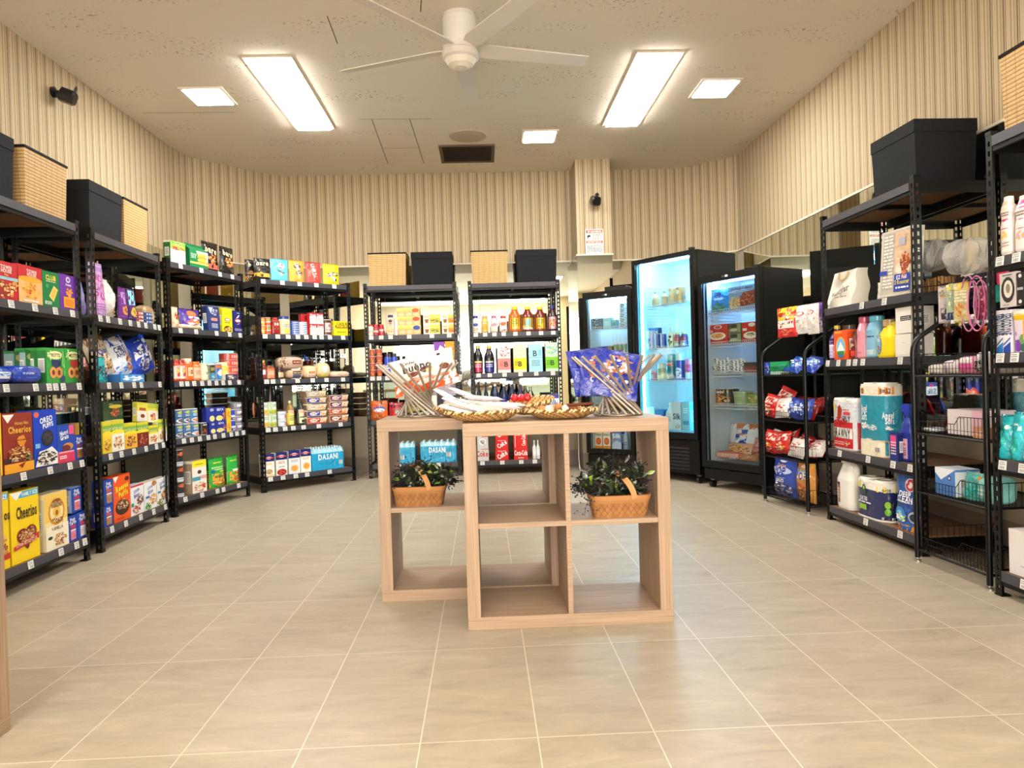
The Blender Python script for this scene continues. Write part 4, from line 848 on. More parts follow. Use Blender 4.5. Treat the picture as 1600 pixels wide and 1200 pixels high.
shelf('R2', 5, '''
162 177 790|c #1c46b0,#183b94 d=.07|toaster pastry box|lower blue toaster pastry box with tan pastry|@PT(#c8503a,#b98a5a,#a06a3e)
162 177 750|c #1c46b0,#183b94 d=.07 b=789|toaster pastry box|upper blue toaster pastry box with tan pastry|@PT(#c8503a,#b98a5a,#a06a3e)
177 204 742|c #ef5a14,#d04a0c d=.08|cereal box|bright orange peanut butter puff cereal box|p #f4efe8 0 .99 .3 .99 .12 .86;e .82 .9 .14 .05 #5a1c10;T Reeses .5 .75 .1 #f2ea2a .8 8;T Puffs .56 .6 .1 #f2ea2a .6 8;e .5 .3 .42 .17 #3a1c14;f .5 .36 .38 .12 46 #e8c9a0 #6a3820 #d09a5a #f4e4d0 #8a4a2a;l .1 .04 .6 .09 1 #b03a08
204 225 757|c #eceef2,#c8cad4 d=.06|muffin box|white muffin snack box with brown muffins|r 0 .94 1 1 #c83a3a;T Little .45 .82 .09 #2a4aa0 .7 10;T Bites .45 .66 .1 #2a4aa0 .65 10;f .68 .45 .26 .2 16 #7a3a22 #5a2a1a #a05a34;f .4 .18 .34 .14 14 #c84a3a #e8b8a0 #9a4a2e;r 0 .3 .2 .42 #2a8a7a
225 245 752|c #eff0f2,#c8b8a4 d=.06|muffin box|white muffin snack box with golden muffins and green|T Little .48 .8 .09 #2a4aa0 .66 10;T Bites .5 .64 .1 #2a4aa0 .6 10;e .8 .9 .18 .1 #b87a3a;f .7 .35 .3 .2 14 #d8984a #e8b468 #b87430;f .26 .14 .25 .14 12 #5a9a34 #3f7a2a #8aba4a;r .1 .42 .4 .5 #3a5ac0
245 263 746|c #eff0f2,#c8b8a4 d=.06|muffin box|white muffin snack box with golden cookies at right|T Little .45 .82 .09 #2a4aa0 .66 10;T Bites .48 .67 .1 #2a4aa0 .6 10;f .64 .34 .32 .22 14 #d89a4a #e8b46a #b8722e #6a3a24;f .24 .12 .24 .12 10 #4a8a3a #b0843a;r .04 .45 .3 .53 #3a8a9a
''')
shelf('R3', 1, '''
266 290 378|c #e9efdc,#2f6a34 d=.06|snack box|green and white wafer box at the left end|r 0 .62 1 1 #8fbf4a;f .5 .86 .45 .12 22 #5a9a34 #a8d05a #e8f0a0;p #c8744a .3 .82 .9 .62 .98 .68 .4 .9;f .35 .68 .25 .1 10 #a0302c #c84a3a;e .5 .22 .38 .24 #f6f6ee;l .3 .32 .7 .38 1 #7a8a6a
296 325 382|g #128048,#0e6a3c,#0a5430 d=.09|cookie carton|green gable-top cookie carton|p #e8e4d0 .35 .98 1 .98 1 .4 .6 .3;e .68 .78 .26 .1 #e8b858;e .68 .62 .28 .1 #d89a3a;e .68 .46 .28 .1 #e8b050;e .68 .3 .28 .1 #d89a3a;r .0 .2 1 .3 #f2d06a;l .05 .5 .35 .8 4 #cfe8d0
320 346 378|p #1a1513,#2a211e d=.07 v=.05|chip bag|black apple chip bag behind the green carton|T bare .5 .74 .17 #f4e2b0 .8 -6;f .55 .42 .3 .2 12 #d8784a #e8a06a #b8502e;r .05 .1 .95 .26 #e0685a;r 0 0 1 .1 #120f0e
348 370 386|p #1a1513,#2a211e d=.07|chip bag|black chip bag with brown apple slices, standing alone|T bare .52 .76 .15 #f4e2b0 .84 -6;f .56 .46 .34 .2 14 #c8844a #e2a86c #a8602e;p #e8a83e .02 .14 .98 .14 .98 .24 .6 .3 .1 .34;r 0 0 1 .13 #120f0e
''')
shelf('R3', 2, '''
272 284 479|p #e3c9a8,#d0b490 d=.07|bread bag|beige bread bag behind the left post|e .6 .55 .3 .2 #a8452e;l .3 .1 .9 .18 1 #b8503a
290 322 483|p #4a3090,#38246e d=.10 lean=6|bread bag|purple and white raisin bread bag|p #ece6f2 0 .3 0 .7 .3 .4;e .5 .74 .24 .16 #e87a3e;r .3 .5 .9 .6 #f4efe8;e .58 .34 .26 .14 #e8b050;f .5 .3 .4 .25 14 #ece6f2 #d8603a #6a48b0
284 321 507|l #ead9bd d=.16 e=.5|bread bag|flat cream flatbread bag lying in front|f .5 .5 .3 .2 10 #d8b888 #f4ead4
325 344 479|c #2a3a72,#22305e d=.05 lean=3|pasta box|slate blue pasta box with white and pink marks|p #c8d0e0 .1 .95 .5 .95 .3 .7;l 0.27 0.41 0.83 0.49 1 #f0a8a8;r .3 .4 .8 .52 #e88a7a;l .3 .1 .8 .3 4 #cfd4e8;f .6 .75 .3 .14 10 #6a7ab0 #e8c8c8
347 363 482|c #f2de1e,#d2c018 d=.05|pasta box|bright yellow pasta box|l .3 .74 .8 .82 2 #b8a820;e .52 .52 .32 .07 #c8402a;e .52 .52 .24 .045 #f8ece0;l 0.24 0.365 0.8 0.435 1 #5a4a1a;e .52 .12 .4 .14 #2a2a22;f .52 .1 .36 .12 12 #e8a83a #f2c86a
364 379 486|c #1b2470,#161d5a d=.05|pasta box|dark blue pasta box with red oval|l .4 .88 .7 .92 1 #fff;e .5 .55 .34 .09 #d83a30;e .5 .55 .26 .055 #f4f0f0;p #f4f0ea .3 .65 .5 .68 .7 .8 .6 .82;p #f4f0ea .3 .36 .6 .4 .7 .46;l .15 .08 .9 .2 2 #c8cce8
''')
shelf('R3', 3, '''
275 293 562|j #c8401e,#b8342a,#e8dfd0 pf=jar n=2|sauce jar|red pasta sauce jar with white label|@JAR(#f0e6da,#e8c070,#c03a2a);f .5 .3 .3 .12 6 #d0402a
293 306 560|j #e2681a,#d8d0c4,#e2681a pf=jar|sauce jar|orange sauce jar with cream label|r .1 .22 .8 .6 #f4e6c4;e .5 .4 .2 .1 #b85a2a
306 318 565|j #d97a3e,#c8742e,#e8b890 pf=jar|sauce jar|salmon coloured spread jar with orange lid|r .1 .2 .9 .66 #eec0a8;l .2 .3 .8 .55 3 #b8603a
318 329 567|j #e6dcb4,#d8d4b0 pf=jar|sauce jar|cream white sauce jar|e .5 .42 .34 .16 #f8f2dc;e .5 .42 .2 .08 #7a8a4a
329 340 569|j #3a4a34,#c8c040 pf=can|snack tin|dark green and blue nut tin|r .05 .05 .95 .45 #3a9ac8;l .2 .6 .8 .8 2 #e8d060;f .5 .25 .3 .12 8 #e8d8a0 #7ac0e0
340 350 568|j #2a6ab8,#1a3a8a pf=can|snack tin|blue nut tin with dark blue lid|e .5 .45 .36 .2 #e8eef4;r .05 .72 .95 .9 #d8742e;f .5 .18 .36 .1 8 #6ac0a0 #3a8ac8
350 361 566|j #e8c85a,#f0e6b8 pf=jar|spread jar|yellow topped spread jar|r .05 .2 .95 .5 #e8d890;f .5 .2 .4 .14 8 #3a2a4a #6a4a6a
361 378 552|j #c8463a,#d8a090 pf=can st=4|snack cup|small red snack cup in a tall stack|r .1 .3 .9 .7 #e8c0a8
352 372 585|c #3a3450,#e8e0d0 d=.06 v=-.0|snack box|low dark box of small packets in front|f .5 .5 .45 .4 14 #e8e0d8 #5a5a8a #d8c0b0
''')
shelf('R3', 4, '''
277 290 663|j #1f5d9e,#c9c9c6 pf=can|food can|lower blue vegetable can, first from the left post|@CAN(#b8c850,#e8e8e4,#2a2228,#4a3a44)
290 302 662|j #1f5d9e,#c9c9c6 pf=can|food can|lower blue vegetable can with black olives|@CAN(#c8d060,#e8e8e4,#1c1a22,#3a3444)
302 315 661|j #1f6aae,#c9c9c6 pf=can|food can|lower blue can with pink beans|@CAN(#c8d060,#e8e8e4,#c8503a,#e89a80)
277 289 640|j #1f5d9e,#c9c9c6 pf=can b=663|food can|upper blue vegetable can at the far left|@CAN(#b8c850,#e8e8e4,#2a2228,#4a3a44)
289 301 639|j #1f5d9e,#c9c9c6 pf=can b=662|food can|upper blue can with black beans|@CAN(#c8d060,#e8e8e4,#1c1a22,#3a3444)
301 313 638|j #2a7abe,#c9c9c6 pf=can b=661|food can|upper light blue can with pink beans|@CAN(#c8d060,#e8e8e4,#c8503a,#e89a80)
317 327 660|j #2a2420,#c9c9c6 pf=can|food can|short black can with rust beans|r .05 .7 .95 .92 #3a3a4a;l .2 .74 .8 .88 1 #fff;f .5 .3 .4 .24 14 #b8502e #d0704a #8a3a1e
327 337 660|c #24369a,#1c2a7a d=.04|side dish box|narrow blue rice box, lower left of four|T GO .6 .84 .13 #fff .6;e .6 .24 .4 .2 #f0dc8a
337 354 658|c #24369a,#1c2a7a d=.04|side dish box|blue rice box with yellow dish, lower right|T GOYA .5 .84 .13 #fff .8;e .4 .25 .34 .18 #f2e08a;f .4 .25 .28 .14 12 #e8c84a #f8eeb0;f .82 .4 .14 .3 8 #d8602e #e8a06a
322 336 637|c #24369a,#1c2a7a d=.04 b=660|side dish box|narrow blue rice box, upper left of four|T GO .66 .84 .13 #fff .6;e .66 .24 .3 .2 #f0dc8a
336 352 636|c #24369a,#1c2a7a d=.04 b=659|side dish box|blue rice box with yellow dish, upper right|T GOYA .5 .84 .13 #fff .8;e .4 .25 .34 .18 #f2e08a;f .4 .25 .28 .14 12 #e8c84a #f8eeb0;f .82 .4 .14 .3 8 #d8602e #e8a06a
354 361 638|c #f0c028,#d0a41e d=.04 st=2|side dish box|small yellow box in a stack of two|f .5 .4 .3 .3 6 #c8742e #e8a83a
362 371 640|j #2a4ab0,#e0e4ea pf=can st=2|food can|small blue and white can in a stack of two|r .05 .3 .95 .5 #dfe6f4;f .5 .2 .3 .1 6 #c86a5a #fff
371 382 629|j #7a7a86,#d8d8dc,#3a3a5a pf=can st=4|food can|small grey and white can in a stack of four|r .05 .4 .95 .8 #e4e2e6;e .6 .3 .2 .2 #4a4a7a
''')
shelf('R3', 5, '''
279 291 702|j #2a2028,#d8d8d8,#e0a090 pf=can st=3|food can|dark soup can in a stack of three|e .5 .72 .4 .14 #c8643e;r .05 .04 .95 .22 #e0e4ec;l .1 .08 .9 .18 1 #2a4a9a
300 323 719|c #f2ece0,#a8927a d=.08|oatmeal box|white and yellow oatmeal box with strawberries|r 0 .8 1 1 #f2e22e;l 0.22 0.855 0.78 0.905 1 #8a7a1a;e .5 .64 .14 .06 #4a3a3a;r 0 .38 .55 .5 #4a9ab8;r .55 .42 1 .52 #e0a8a8;f .5 .18 .42 .16 26 #d8b888 #c83a34 #f0dcc0 #b8744a;p #d83a30 .6 .14 .9 .14 .9 .26 .7 .28
321 334 718|p #1f7a34,#185f28 d=.08 v=.06|nut bag|dark green and orange nut bag behind|r 0 0 1 .45 #9a5a24;l .2 .5 .9 .62 2 #cfc84a
333 357 714|p #2fae3e,#248a30 d=.09|nut bag|bright green and orange nut bag in front|r 0 0 1 .46 #eba630;l 0.22 0.78 0.78 0.86 1 #e8d84a;l .1 .56 .9 .7 2 #d8f0b0;r .55 .5 .9 .54 #e8e23a;l 0.22 0.31 0.78 0.41 1 #7a4a1a;f .5 .18 .4 .14 16 #d8882a #f2c060 #a85a1e;e .15 .55 .12 .06 #1a6aa0
360 378 711|p #2fae3e,#248a30 d=.08|nut bag|bright green and orange nut bag at the right|r 0 0 1 .44 #eba630;l 0.22 0.785 0.78 0.855 1 #e8d84a;r .3 .44 .9 .52 #e8e8dc;f .5 .22 .42 .18 18 #a8502a #e8b04a #c8782e;e .85 .35 .12 .06 #2a3a8a
''')
shelf('R4', 1, '''
385 401 405|p #1a1513,#2a211e d=.06 v=.08|chip bag|black fruit chip bag half hidden at the left|T b .4 .75 .16 #f4e2b0;r 0 0 1 .18 #c88a2e;e .5 .35 .3 .1 #8a5a20
399 425 403|p #1a1513,#2a211e d=.07|chip bag|black banana chip bag|T bare .5 .78 .17 #f4e2b0 .76;p #6a6252 .25 .66 .7 .66 .5 .4;p #f0c040 .25 .5 .85 .5 .7 .3 .3 .3;r 0 .12 1 .3 #eba62e;r 0 0 1 .1 #120f0e;l .3 .18 .7 .24 1 #7a4a10
425 453 404|p #5fc6e0,#4aaecc d=.07|snack pouch|sky blue almond snack pouch|p #f6f2f2 .3 .6 .5 .84 .75 .78 .7 .56 .5 .5;e .56 .66 .16 .12 #e88a8a;p #5a5a5a .28 .5 .78 .42 .7 .32 .4 .4;p #f6f2f2 .45 .4 .9 .34 .8 .22 .5 .24;l 0.28 0.635 0.84 0.685 1 #fff
454 478 406|p #e8a43a,#cc8c2c d=.07|snack pouch|orange dried fruit snack pouch|e .5 .7 .24 .12 #4a3a3a;e .6 .42 .24 .12 #6a5a4a;T UNREAL .55 .52 .13 #fbf3ea .7 -78
480 504 409|p #d8453a,#bc362c d=.07|snack pouch|red chocolate snack pouch|T UNREAL .5 .52 .16 #fbeee8 .8 -80;l .1 .3 .3 .6 5 #f0a890
507 533 412|p #f4d51c,#d8ba12 d=.07|snack pouch|yellow chocolate snack pouch|l .25 .74 .8 .8 1 #b8a020;r .5 .42 .86 .6 #3a2a5a;l 0.38 0.48 0.94 0.56 1 #f0d8f0;f .36 .44 .2 .12 12 #c870b0 #e8e0e0 #5a3a2a;e .62 .24 .14 .09 #2a2028;p #f4f0e8 .4 .34 .7 .34 .6 .12
''')
shelf('R4', 2, '''
407 416 496|j #d0482a,#c9c9c6 pf=can st=2|food can|left red and orange pasta can in a stack of two|r .05 .55 .95 .85 #e8a83a;e .5 .3 .36 .2 #e8c03a;r .05 .42 .95 .5 #f4e8dc
416 425 496|j #d0482a,#c9c9c6 pf=can st=2|food can|right red and orange pasta can in a stack of two|r .05 .55 .95 .85 #8a9a3a;e .5 .3 .36 .2 #d8502a;r .05 .42 .95 .5 #f4e8dc
425 439 496|j #8e1f1c,#a82824,#8e1f1c pf=squeeze q=3 d=.06|ketchup bottle|dark red ketchup bottle|p #f2ece2 .25 .78 .78 .78 .7 .3 .32 .3;e .5 .55 .12 .14 #c83a30
439 457 494|j #ecdfb0,#1c3a8a,#e8d89a pf=jar|mayonnaise jar|cream mayonnaise jar with blue lid|r .3 .42 .9 .56 #1f3f8a;l .34 .45 .86 .53 1 #fff;e .5 .2 .26 .12 #f0d84a
457 470 502|j #2a55b8,#dfe4ee pf=can st=6|tuna tin|flat blue and silver tuna tin in the left stack|r .1 .3 .9 .6 #cfdcf4
470 483 503|j #e6e2da,#dcdcdc pf=can st=6|tuna tin|flat white and blue tuna tin in the right stack|r .1 .2 .9 .5 #3a6ac0
470 484 491|c #b8282c,#9a2024 d=.05 b=505 v=.09|gelatin box|dark red gelatin box behind the tuna tins|e .6 .6 .2 .25 #6a1418
484 505.5 489|c #f1e4dc,#c8242c,#b01e26 d=.05 n=2 st=2|gelatin box|small white and red gelatin box in a block of four|r 0 .68 1 1 #b8202c;T Dan .5 .8 .18 #fff .8 6;l .1 .3 .9 .5 2 #e8a8a0
506 521 499|j #5a1e16,#7a2a20 pf=can|coffee tin|brown coffee tin with cream label|r .08 .2 .92 .78 #f2e4d0;e .6 .6 .16 .1 #c86a5a;l .2 .3 .8 .4 1 #8a5a4a
521 547 502|c #f4dc12,#d2bc0e d=.06|coffee pack|bright yellow coffee brick pack|T CAFE_B .5 .82 .13 #3a2a10 .8;T BUSTELO .5 .64 .13 #3a2a10 .86;r .15 .5 .85 .56 #a8602a;l 0.22 0.19 0.78 0.29 1 #5a4a10
''')
shelf('R4', 3, '''
409 417 563|j #8a2f24,#eec02a pf=squeeze|sauce bottle|brown sauce bottle with yellow band|r .05 .68 .95 .82 #f0c42a;r .1 .25 .9 .5 #e8e0e8
417 432 571|j #a85a34,#8a4a2a pf=jar q=3 d=.09|spice tub|rust brown tub with peach label|r .08 .1 .92 .7 #d98a68;l .2 .3 .8 .6 3 #f4d8c0
434 446 573|j #3a2418,#4a3020 pf=jar|syrup jar|dark brown syrup jar with tan label|r .15 .15 .85 .55 #c8b888
449 477 577|l #c9a888 d=.13 e=.6|bread loaf|lower wrapped loaf with dark label|r .3 .45 .8 .8 #4a2a24;r .3 .1 .75 .4 #4a5a8a;l .35 .52 .75 .7 1 #f0d8b0
436 477 557|l #c7a992 d=.13 e=.6 b=577|bread loaf|upper wrapped loaf with brown oval label|f .18 .55 .16 .4 16 #6a4a38 #d8c0a8 #9a7a5e;r .5 .4 .86 .7 #8a3a24;l .54 .48 .82 .62 1 #f0c890
476 497 571|l #e6c79a d=.12 e=.55|bun pack|pack of golden burger buns|r .2 .1 .84 .62 #f4e8d8;r .3 .35 .8 .55 #d88a4a;l .25 .15 .8 .28 2 #e87a3a
497 519 566|l #e9cf9c d=.12 e=.75|bread roll bag|round bag of white rolls with blue seal|e .5 .55 .2 .22 #f0eef0;e .4 .15 .25 .12 #f2e26a
519 549 580|l #ecd0b4 d=.2 e=.5|tortilla pack|flat pack of tortillas|f .5 .5 .35 .3 14 #f4e2d0 #d8b090 #f0b8b0
''')
shelf('R4', 4, '''
411 421 629|j #e8ecd8,#c9c9c6 pf=can st=2|vegetable can|white and yellow corn can in a stack of two|r .05 .05 .95 .4 #e8b83a;l .2 .6 .8 .85 2 #6a9a6a;f .5 .2 .4 .12 10 #f2cc4a #d89a2a
421 435 628|j #e0ecd8,#c9c9c6 pf=can st=2|vegetable can|white and green pea can in a stack of two|r .05 .4 .35 .95 #2f8a3a;r .05 .05 .95 .38 #b8bc3a;l .4 .6 .85 .85 2 #5a9a5a;f .5 .2 .4 .12 14 #8ab03a #d8cc4a #5a8a2a
437 450 643|j #dbe2ee,#c9c9c6 pf=can st=2|soup can|pale blue soup can in a stack of two|e .75 .35 .2 .2 #c83a3a;l .15 .5 .7 .75 2 #6a8ab8
450 462 626|j #9a7a34,#e8e0b0,#d0b040 pf=tall|oil bottle|amber oil bottle with pale cap|r .05 .05 .95 .5 #e4dc7a;r .1 .5 .9 .62 #e8a890;l .2 .2 .8 .42 3 #6a7a2a
466 478 625|j #1c2a1c,#1e3a24,#1c2a1c pf=tall|oil bottle|dark green oil bottle|r .05 .08 .95 .5 #dfe0b8;r .1 .48 .9 .62 #e8b0a0;l 0.22 0.27 0.78 0.37 1 #2a3a2a;e .6 .16 .2 .06 #2a3a2a
''')
for i, (c1, c2) in enumerate(((('#c8342a'), '#e8782a'), ('#1e2f98', '#e8a06a'), ('#d8cfa8', '#e8b04a'), ('#1e2f98', '#e8b86a'), ('#b8b09a', '#e89a4a'))):
    w_ = ('bottom', 'second', 'middle', 'fourth', 'top')[i]
    shelf('R4', 4, '%s|t #c9a48a,#cdb49a d=.12 %s|meal tray|%s|@HOR(%s,%s)' % ('%g %g %.1f' % (479-i*.4, 512-i*.4, 652.5-i*10.4), 'b=%.1f v=.02' % (661.5-i*10.4+.6) if i else 'v=.02', {0: 'red meal tray, bottom of the tall stack', 1: 'blue meal tray, second up in the tall stack', 2: 'cream meal tray, middle of the tall stack', 3: 'blue meal tray, fourth up in the tall stack', 4: 'cream meal tray, top of the tall stack'}[i], c1, c2))
for i, (c1, c2) in enumerate((('#7a2a1e', '#d0603a'), ('#d0482a', '#e8a83a'), ('#6a1e5a', '#e8c890'), ('#6a1e5a', '#e8a8b0'))):
    shelf('R4', 4, '%s|t #d8b090,#cdb49a d=.12 %s|meal tray|%s|@HOR(%s,%s)' % ('%g %g %.1f' % (514, 545, 648.5-i*10.4), 'b=%.1f v=.02' % (657.5-i*10.4+.6) if i else 'v=.02', ('brown meal tray, bottom of the right stack', 'orange meal tray, second in the right stack', 'plum meal tray, third in the right stack', 'plum meal tray, top of the right stack')[i], c1, c2))
shelf('R4', 5, '''
412 429 710|c #f1eee6,#c8c4ba,#1c2266 d=.09|broth carton|white and navy broth carton with mushroom bowl|r 0 .68 1 1 #1c2266;e .5 .84 .26 .06 #e8e0e8;r .1 .81 .9 .86 #d83a30;e .5 .22 .32 .12 #c8a878;f .5 .22 .24 .08 10 #e8d8b0 #8a6a4a;l .2 .52 .8 .62 2 #e8b04a;r 0 .0 1 .08 #e8c890
431 449 707|c #f1eee6,#c8c4ba,#1c2266 d=.09|broth carton|white and navy broth carton with tomato soup|r 0 .68 1 1 #1c2266;e .5 .84 .26 .06 #e8e0e8;r .1 .81 .9 .86 #d83a30;e .5 .14 .44 .14 #a8241c;f .5 .14 .36 .1 14 #c83a2a #8a1a14 #e0705a;l 0.22 0.355 0.78 0.405 1 #2a2a2a;l .2 .5 .8 .62 2 #b86a6a
451 469 704|c #e2e8f0,#c8c4ba,#1c2266 d=.09|broth carton|pale blue and navy broth carton with orange soup|r 0 .68 1 1 #1c2266;e .5 .84 .26 .06 #e8e0e8;r .1 .81 .9 .86 #d83a30;e .5 .24 .36 .15 #e8c890;e .5 .24 .28 .11 #e8a040;l .2 .5 .8 .62 2 #b8a08a
469.5 486 702|c #f4eee6,#c8c4ba,#1c2266 d=.09|broth carton|white and navy broth carton beside the water case|r 0 .7 1 1 #1c2266;e .5 .85 .26 .06 #e8e0e8;r .1 .82 .9 .87 #d83a30;e .55 .28 .34 .15 #e8b878;e .55 .28 .26 .11 #e8a040;l .2 .55 .8 .66 2 #e0a890
487 538 698|w #1fa3d4,#a8d8e8,#e8f4f8 d=.2 nb=6 m=foil|water bottle case|blue wrapped case of water bottles|T DASANI .5 .62 .2 #f4fbff .62;l .2 .3 .6 .33 1 #0f6a98;b .84 .2 .94 .4
''')
shelf('R5', 2, '''
574 583 507|j #e8ead0,#c82a34 pf=jar|drink bottle|small bottle with red cap and pale green label|f .5 .4 .4 .24 10 #8ac05a #e8a0a0 #fff
583 591.5 507|j #b82a34,#c82a34 pf=jar|drink bottle|small dark red bottle, middle of three|r .1 .3 .9 .45 #f0dcd8;f .5 .6 .3 .08 6 #e86a6a
591.5 600 507|j #b82a34,#c82a34 pf=jar|drink bottle|small dark red bottle, right of three|r .1 .4 .9 .55 #f0dcd8;f .5 .3 .3 .1 6 #e86a6a
603 617 492|j #d8c2b0,#1c2a6a pf=squeeze q=3 d=.05|fruit snack tub|beige bottle with dark blue cap and fruit picture|e .5 .7 .24 .08 #3a2a30;r .3 .46 .7 .6 #c83a3a;f .5 .24 .4 .18 18 #e8a02a #d8502a #f2d04a
''')
for i in range(3):
    shelf('R5', 2, '%g %g %g|c #d4a87a,#c8985e,#c0985a d=.12 %s|apple sauce pack|%s|r 0 .62 1 1 #f0dc7a;r .0 .64 .6 .78 #b8c84a;e .82 .72 .16 .24 %s;e .19 .26 .14 .22 #e8c690;e .52 .26 .14 .22 #e8c690;e .84 .26 .14 .22 #e8c690' % (621-i*.7, 658-i*1., 508-i*13.3, 'b=%g v=.02' % (521.5-i*13.3) if i else 'v=.02', ('yellow apple sauce pack, bottom of three', 'yellow apple sauce pack, middle of three', 'yellow apple sauce pack, top of three')[i], ('#3a4aa0', '#c8503a', '#c8603a')[i]))
shelf('R5', 2, '''
661 688 491|c #f0e6cc,#d8cca8 d=.08 st=2|fruit cup box|green and white fruit cup box in a stack of two|r .38 .1 1 .6 #d8b83a;f .68 .35 .3 .22 16 #8a9a3a #e8c04a #c8d06a #5a7a2a;r .38 .62 1 .95 #c8cc5a;p #8a5a3a .08 .5 .34 .5 .28 .12 .14 .12;l .06 .65 .34 .85 2 #e88a5a
690 713 491|c #f0e6cc,#d8cca8 d=.08 st=2|fruit cup box|orange and white fruit cup box in a stack of two|r .45 .1 1 .6 #d8903a;f .72 .35 .26 .22 14 #e8822a #f2b04a #b85a1e;r .45 .62 1 .95 #dcc85a;p #8a5a3a .1 .5 .38 .5 .32 .12 .16 .12;l .06 .65 .4 .85 2 #e88a5a
''')
shelf('R5', 3, '''
576 586 546|j #c8564a,#d8d8cc,#e8c8a0 pf=cup st=4|fruit cup|fruit cup at far left with green top|f .5 .4 .4 .3 12 #a8c84a #e8603a #e8c04a #c82a4a
587 597 545|j #c8564a,#d8d8cc,#e8c8a0 pf=cup st=4|fruit cup|fruit cup beside the blue jars|f .5 .4 .4 .3 12 #e8b03a #e8603a #b8d05a #b82a4a
600 610 552|j #2a48c8,#1c1a20 pf=jar|cookie jar|small blue jar with black lid, left of two|l .2 .3 .8 .5 2 #fff
611 620 552|j #2a48c8,#1c1a20 pf=jar|cookie jar|small blue jar with black lid, right of two|l .2 .3 .8 .5 2 #fff
678 695 534|c #f0ece6,#8a4aa0 d=.07|snack box|tall white and purple snack box|r 0 .6 1 1 #8a4ab0;p #f4f0ea 0 .4 .6 .9 1 .8 1 .3
695 713 561|c #f0b83a,#d89a2a d=.06|snack box|lower orange snack box behind the rods|f .5 .4 .4 .3 14 #e8d04a #f4e0a0 #d87a2a
695 713 533|c #f0a02c,#d88a22 d=.06 b=560|snack box|upper orange snack box with bean picture|f .5 .5 .3 .2 10 #b84a3a #e8c84a #c8742a;e .55 .5 .16 .1 #8a3a5a;r .1 .1 .9 .25 #a8b03a
''')
shelf('R5', 4, '''
578 606 626|b #e2662a,#b8402a d=.08|snack bag|orange cracker bag with blue wave label|r 0 .78 1 1 #5a2a24;e .52 .56 .38 .16 #3a5ab0;e .52 .5 .34 .1 #e8ecf4;f .5 .18 .4 .14 16 #f0a04a #e8c8a0 #d8502a
607 630 629|p #b82430,#8a1c24 d=.08|snack bag|red snack bag with dark top|r 0 .7 1 1 #2a1c24;r .4 .3 .9 .6 #6a6a6a;l .45 .35 .85 .55 3 #d8c8c0
668 713 592|p #e2d8ea,#d0c8dc d=.08 v=.14|snack pouch|pale lavender pouch standing at the back|l .2 .2 .6 .3 1 #b0a0c0
672 683 618|c #ece8dc,#d8d0c0 d=.06|tea box|white tea box with yellow and pink print|f .5 .5 .35 .3 12 #e8d84a #e8b0b0 #f4f4ec
683.5 693 612|c #26242a,#1c1c20 d=.06|coffee box|black coffee box with green mark|e .5 .3 .3 .14 #6ac02e;e .5 .3 .16 .07 #eaf4e0
695 722 618|j #e8ecd8,#2a2a24,#6aa04a pf=cup n=3|yogurt cup|small green and white cup behind the basket|f .5 .4 .4 .3 10 #5a8a3a #f2f2ea #2a3a24
''')
shelf('R5', 5, '''
597 649 691|w #1fa3d4,#a8d8e8,#e8f4f8 d=.2 nb=6 m=foil|water bottle case|blue wrapped water bottle case on the left|T DASANI .26 .62 .2 #f4fbff .56;b .55 .2 .66 .42
656 714 688|w #1fa3d4,#a8d8e8,#e8f4f8 d=.2 nb=6 m=foil|water bottle case|blue wrapped water bottle case on the right|T DASANI .47 .62 .2 #f4fbff .46;l .1 .32 .4 .35 1 #0f6a98;b .72 .26 .84 .5
''')
shelf('R6', 2, '''
737 749 493|j #e8eae6,#2a2f88 pf=curvy|creamer bottle|small white bottle with navy cap, first of four|e .5 .46 .34 .1 #2a3a9a;f .5 .2 .36 .12 8 #a8926a #d8c8a8;f .5 .7 .3 .1 6 #a8b8a0 #fff
751 764 493|j #e9b45a,#e8a86a pf=curvy|creamer bottle|small orange bottle, second of four|e .5 .3 .4 .2 #e8a03a;l .2 .5 .8 .6 1 #f4e8d0
766 778 493|j #e6dcd8,#c86a9a pf=curvy|creamer bottle|small white and pink bottle, third of four|e .5 .45 .4 .1 #e88aa8;f .5 .2 .36 .12 8 #d8c890 #e8e0d0 #b8c08a
780 793 493|j #e8dcd4,#c8443a pf=curvy|creamer bottle|small white and red bottle, fourth of four|e .5 .5 .36 .12 #d8643a;r .2 .2 .8 .36 #f4ece4;f .5 .12 .3 .06 5 #a84a3a
794 815 479|j #c8661c,#e8cf2a,#b8541a pf=juice|juice bottle|amber apple juice bottle|r .02 .1 .98 .55 #e8d62e;l .2 .3 .8 .5 3 #5a7a2a;f .6 .16 .3 .06 10 #e8e0b0 #d8a03a
815 835 479|j #7a2a16,#e8cf2a,#8a3418 pf=juice|juice bottle|reddish juice bottle with blue and yellow label|r .02 .1 .98 .55 #e8d62e;r .3 .22 .75 .5 #6ab0b8;r .02 .08 .98 .16 #b8c8c0;f .2 .2 .16 .08 8 #d8c03a #f4ecc0
835 854 479|j #7a2a16,#e8cf2a,#8a3418 pf=juice|juice bottle|reddish juice bottle with yellow apple label|r .02 .1 .98 .55 #e8d62e;l .3 .3 .8 .5 3 #3a6a4a;f .3 .16 .3 .08 12 #d8502a #e8c03a #b83a1e
855 872 477|j #3a1a1e,#2a3a90,#4a1e20 pf=juice|juice bottle|dark juice bottle with blue cap|r .02 .08 .98 .55 #e8b8c0;f .5 .32 .34 .16 14 #e8823a #e8b04a #c85a2a
''')
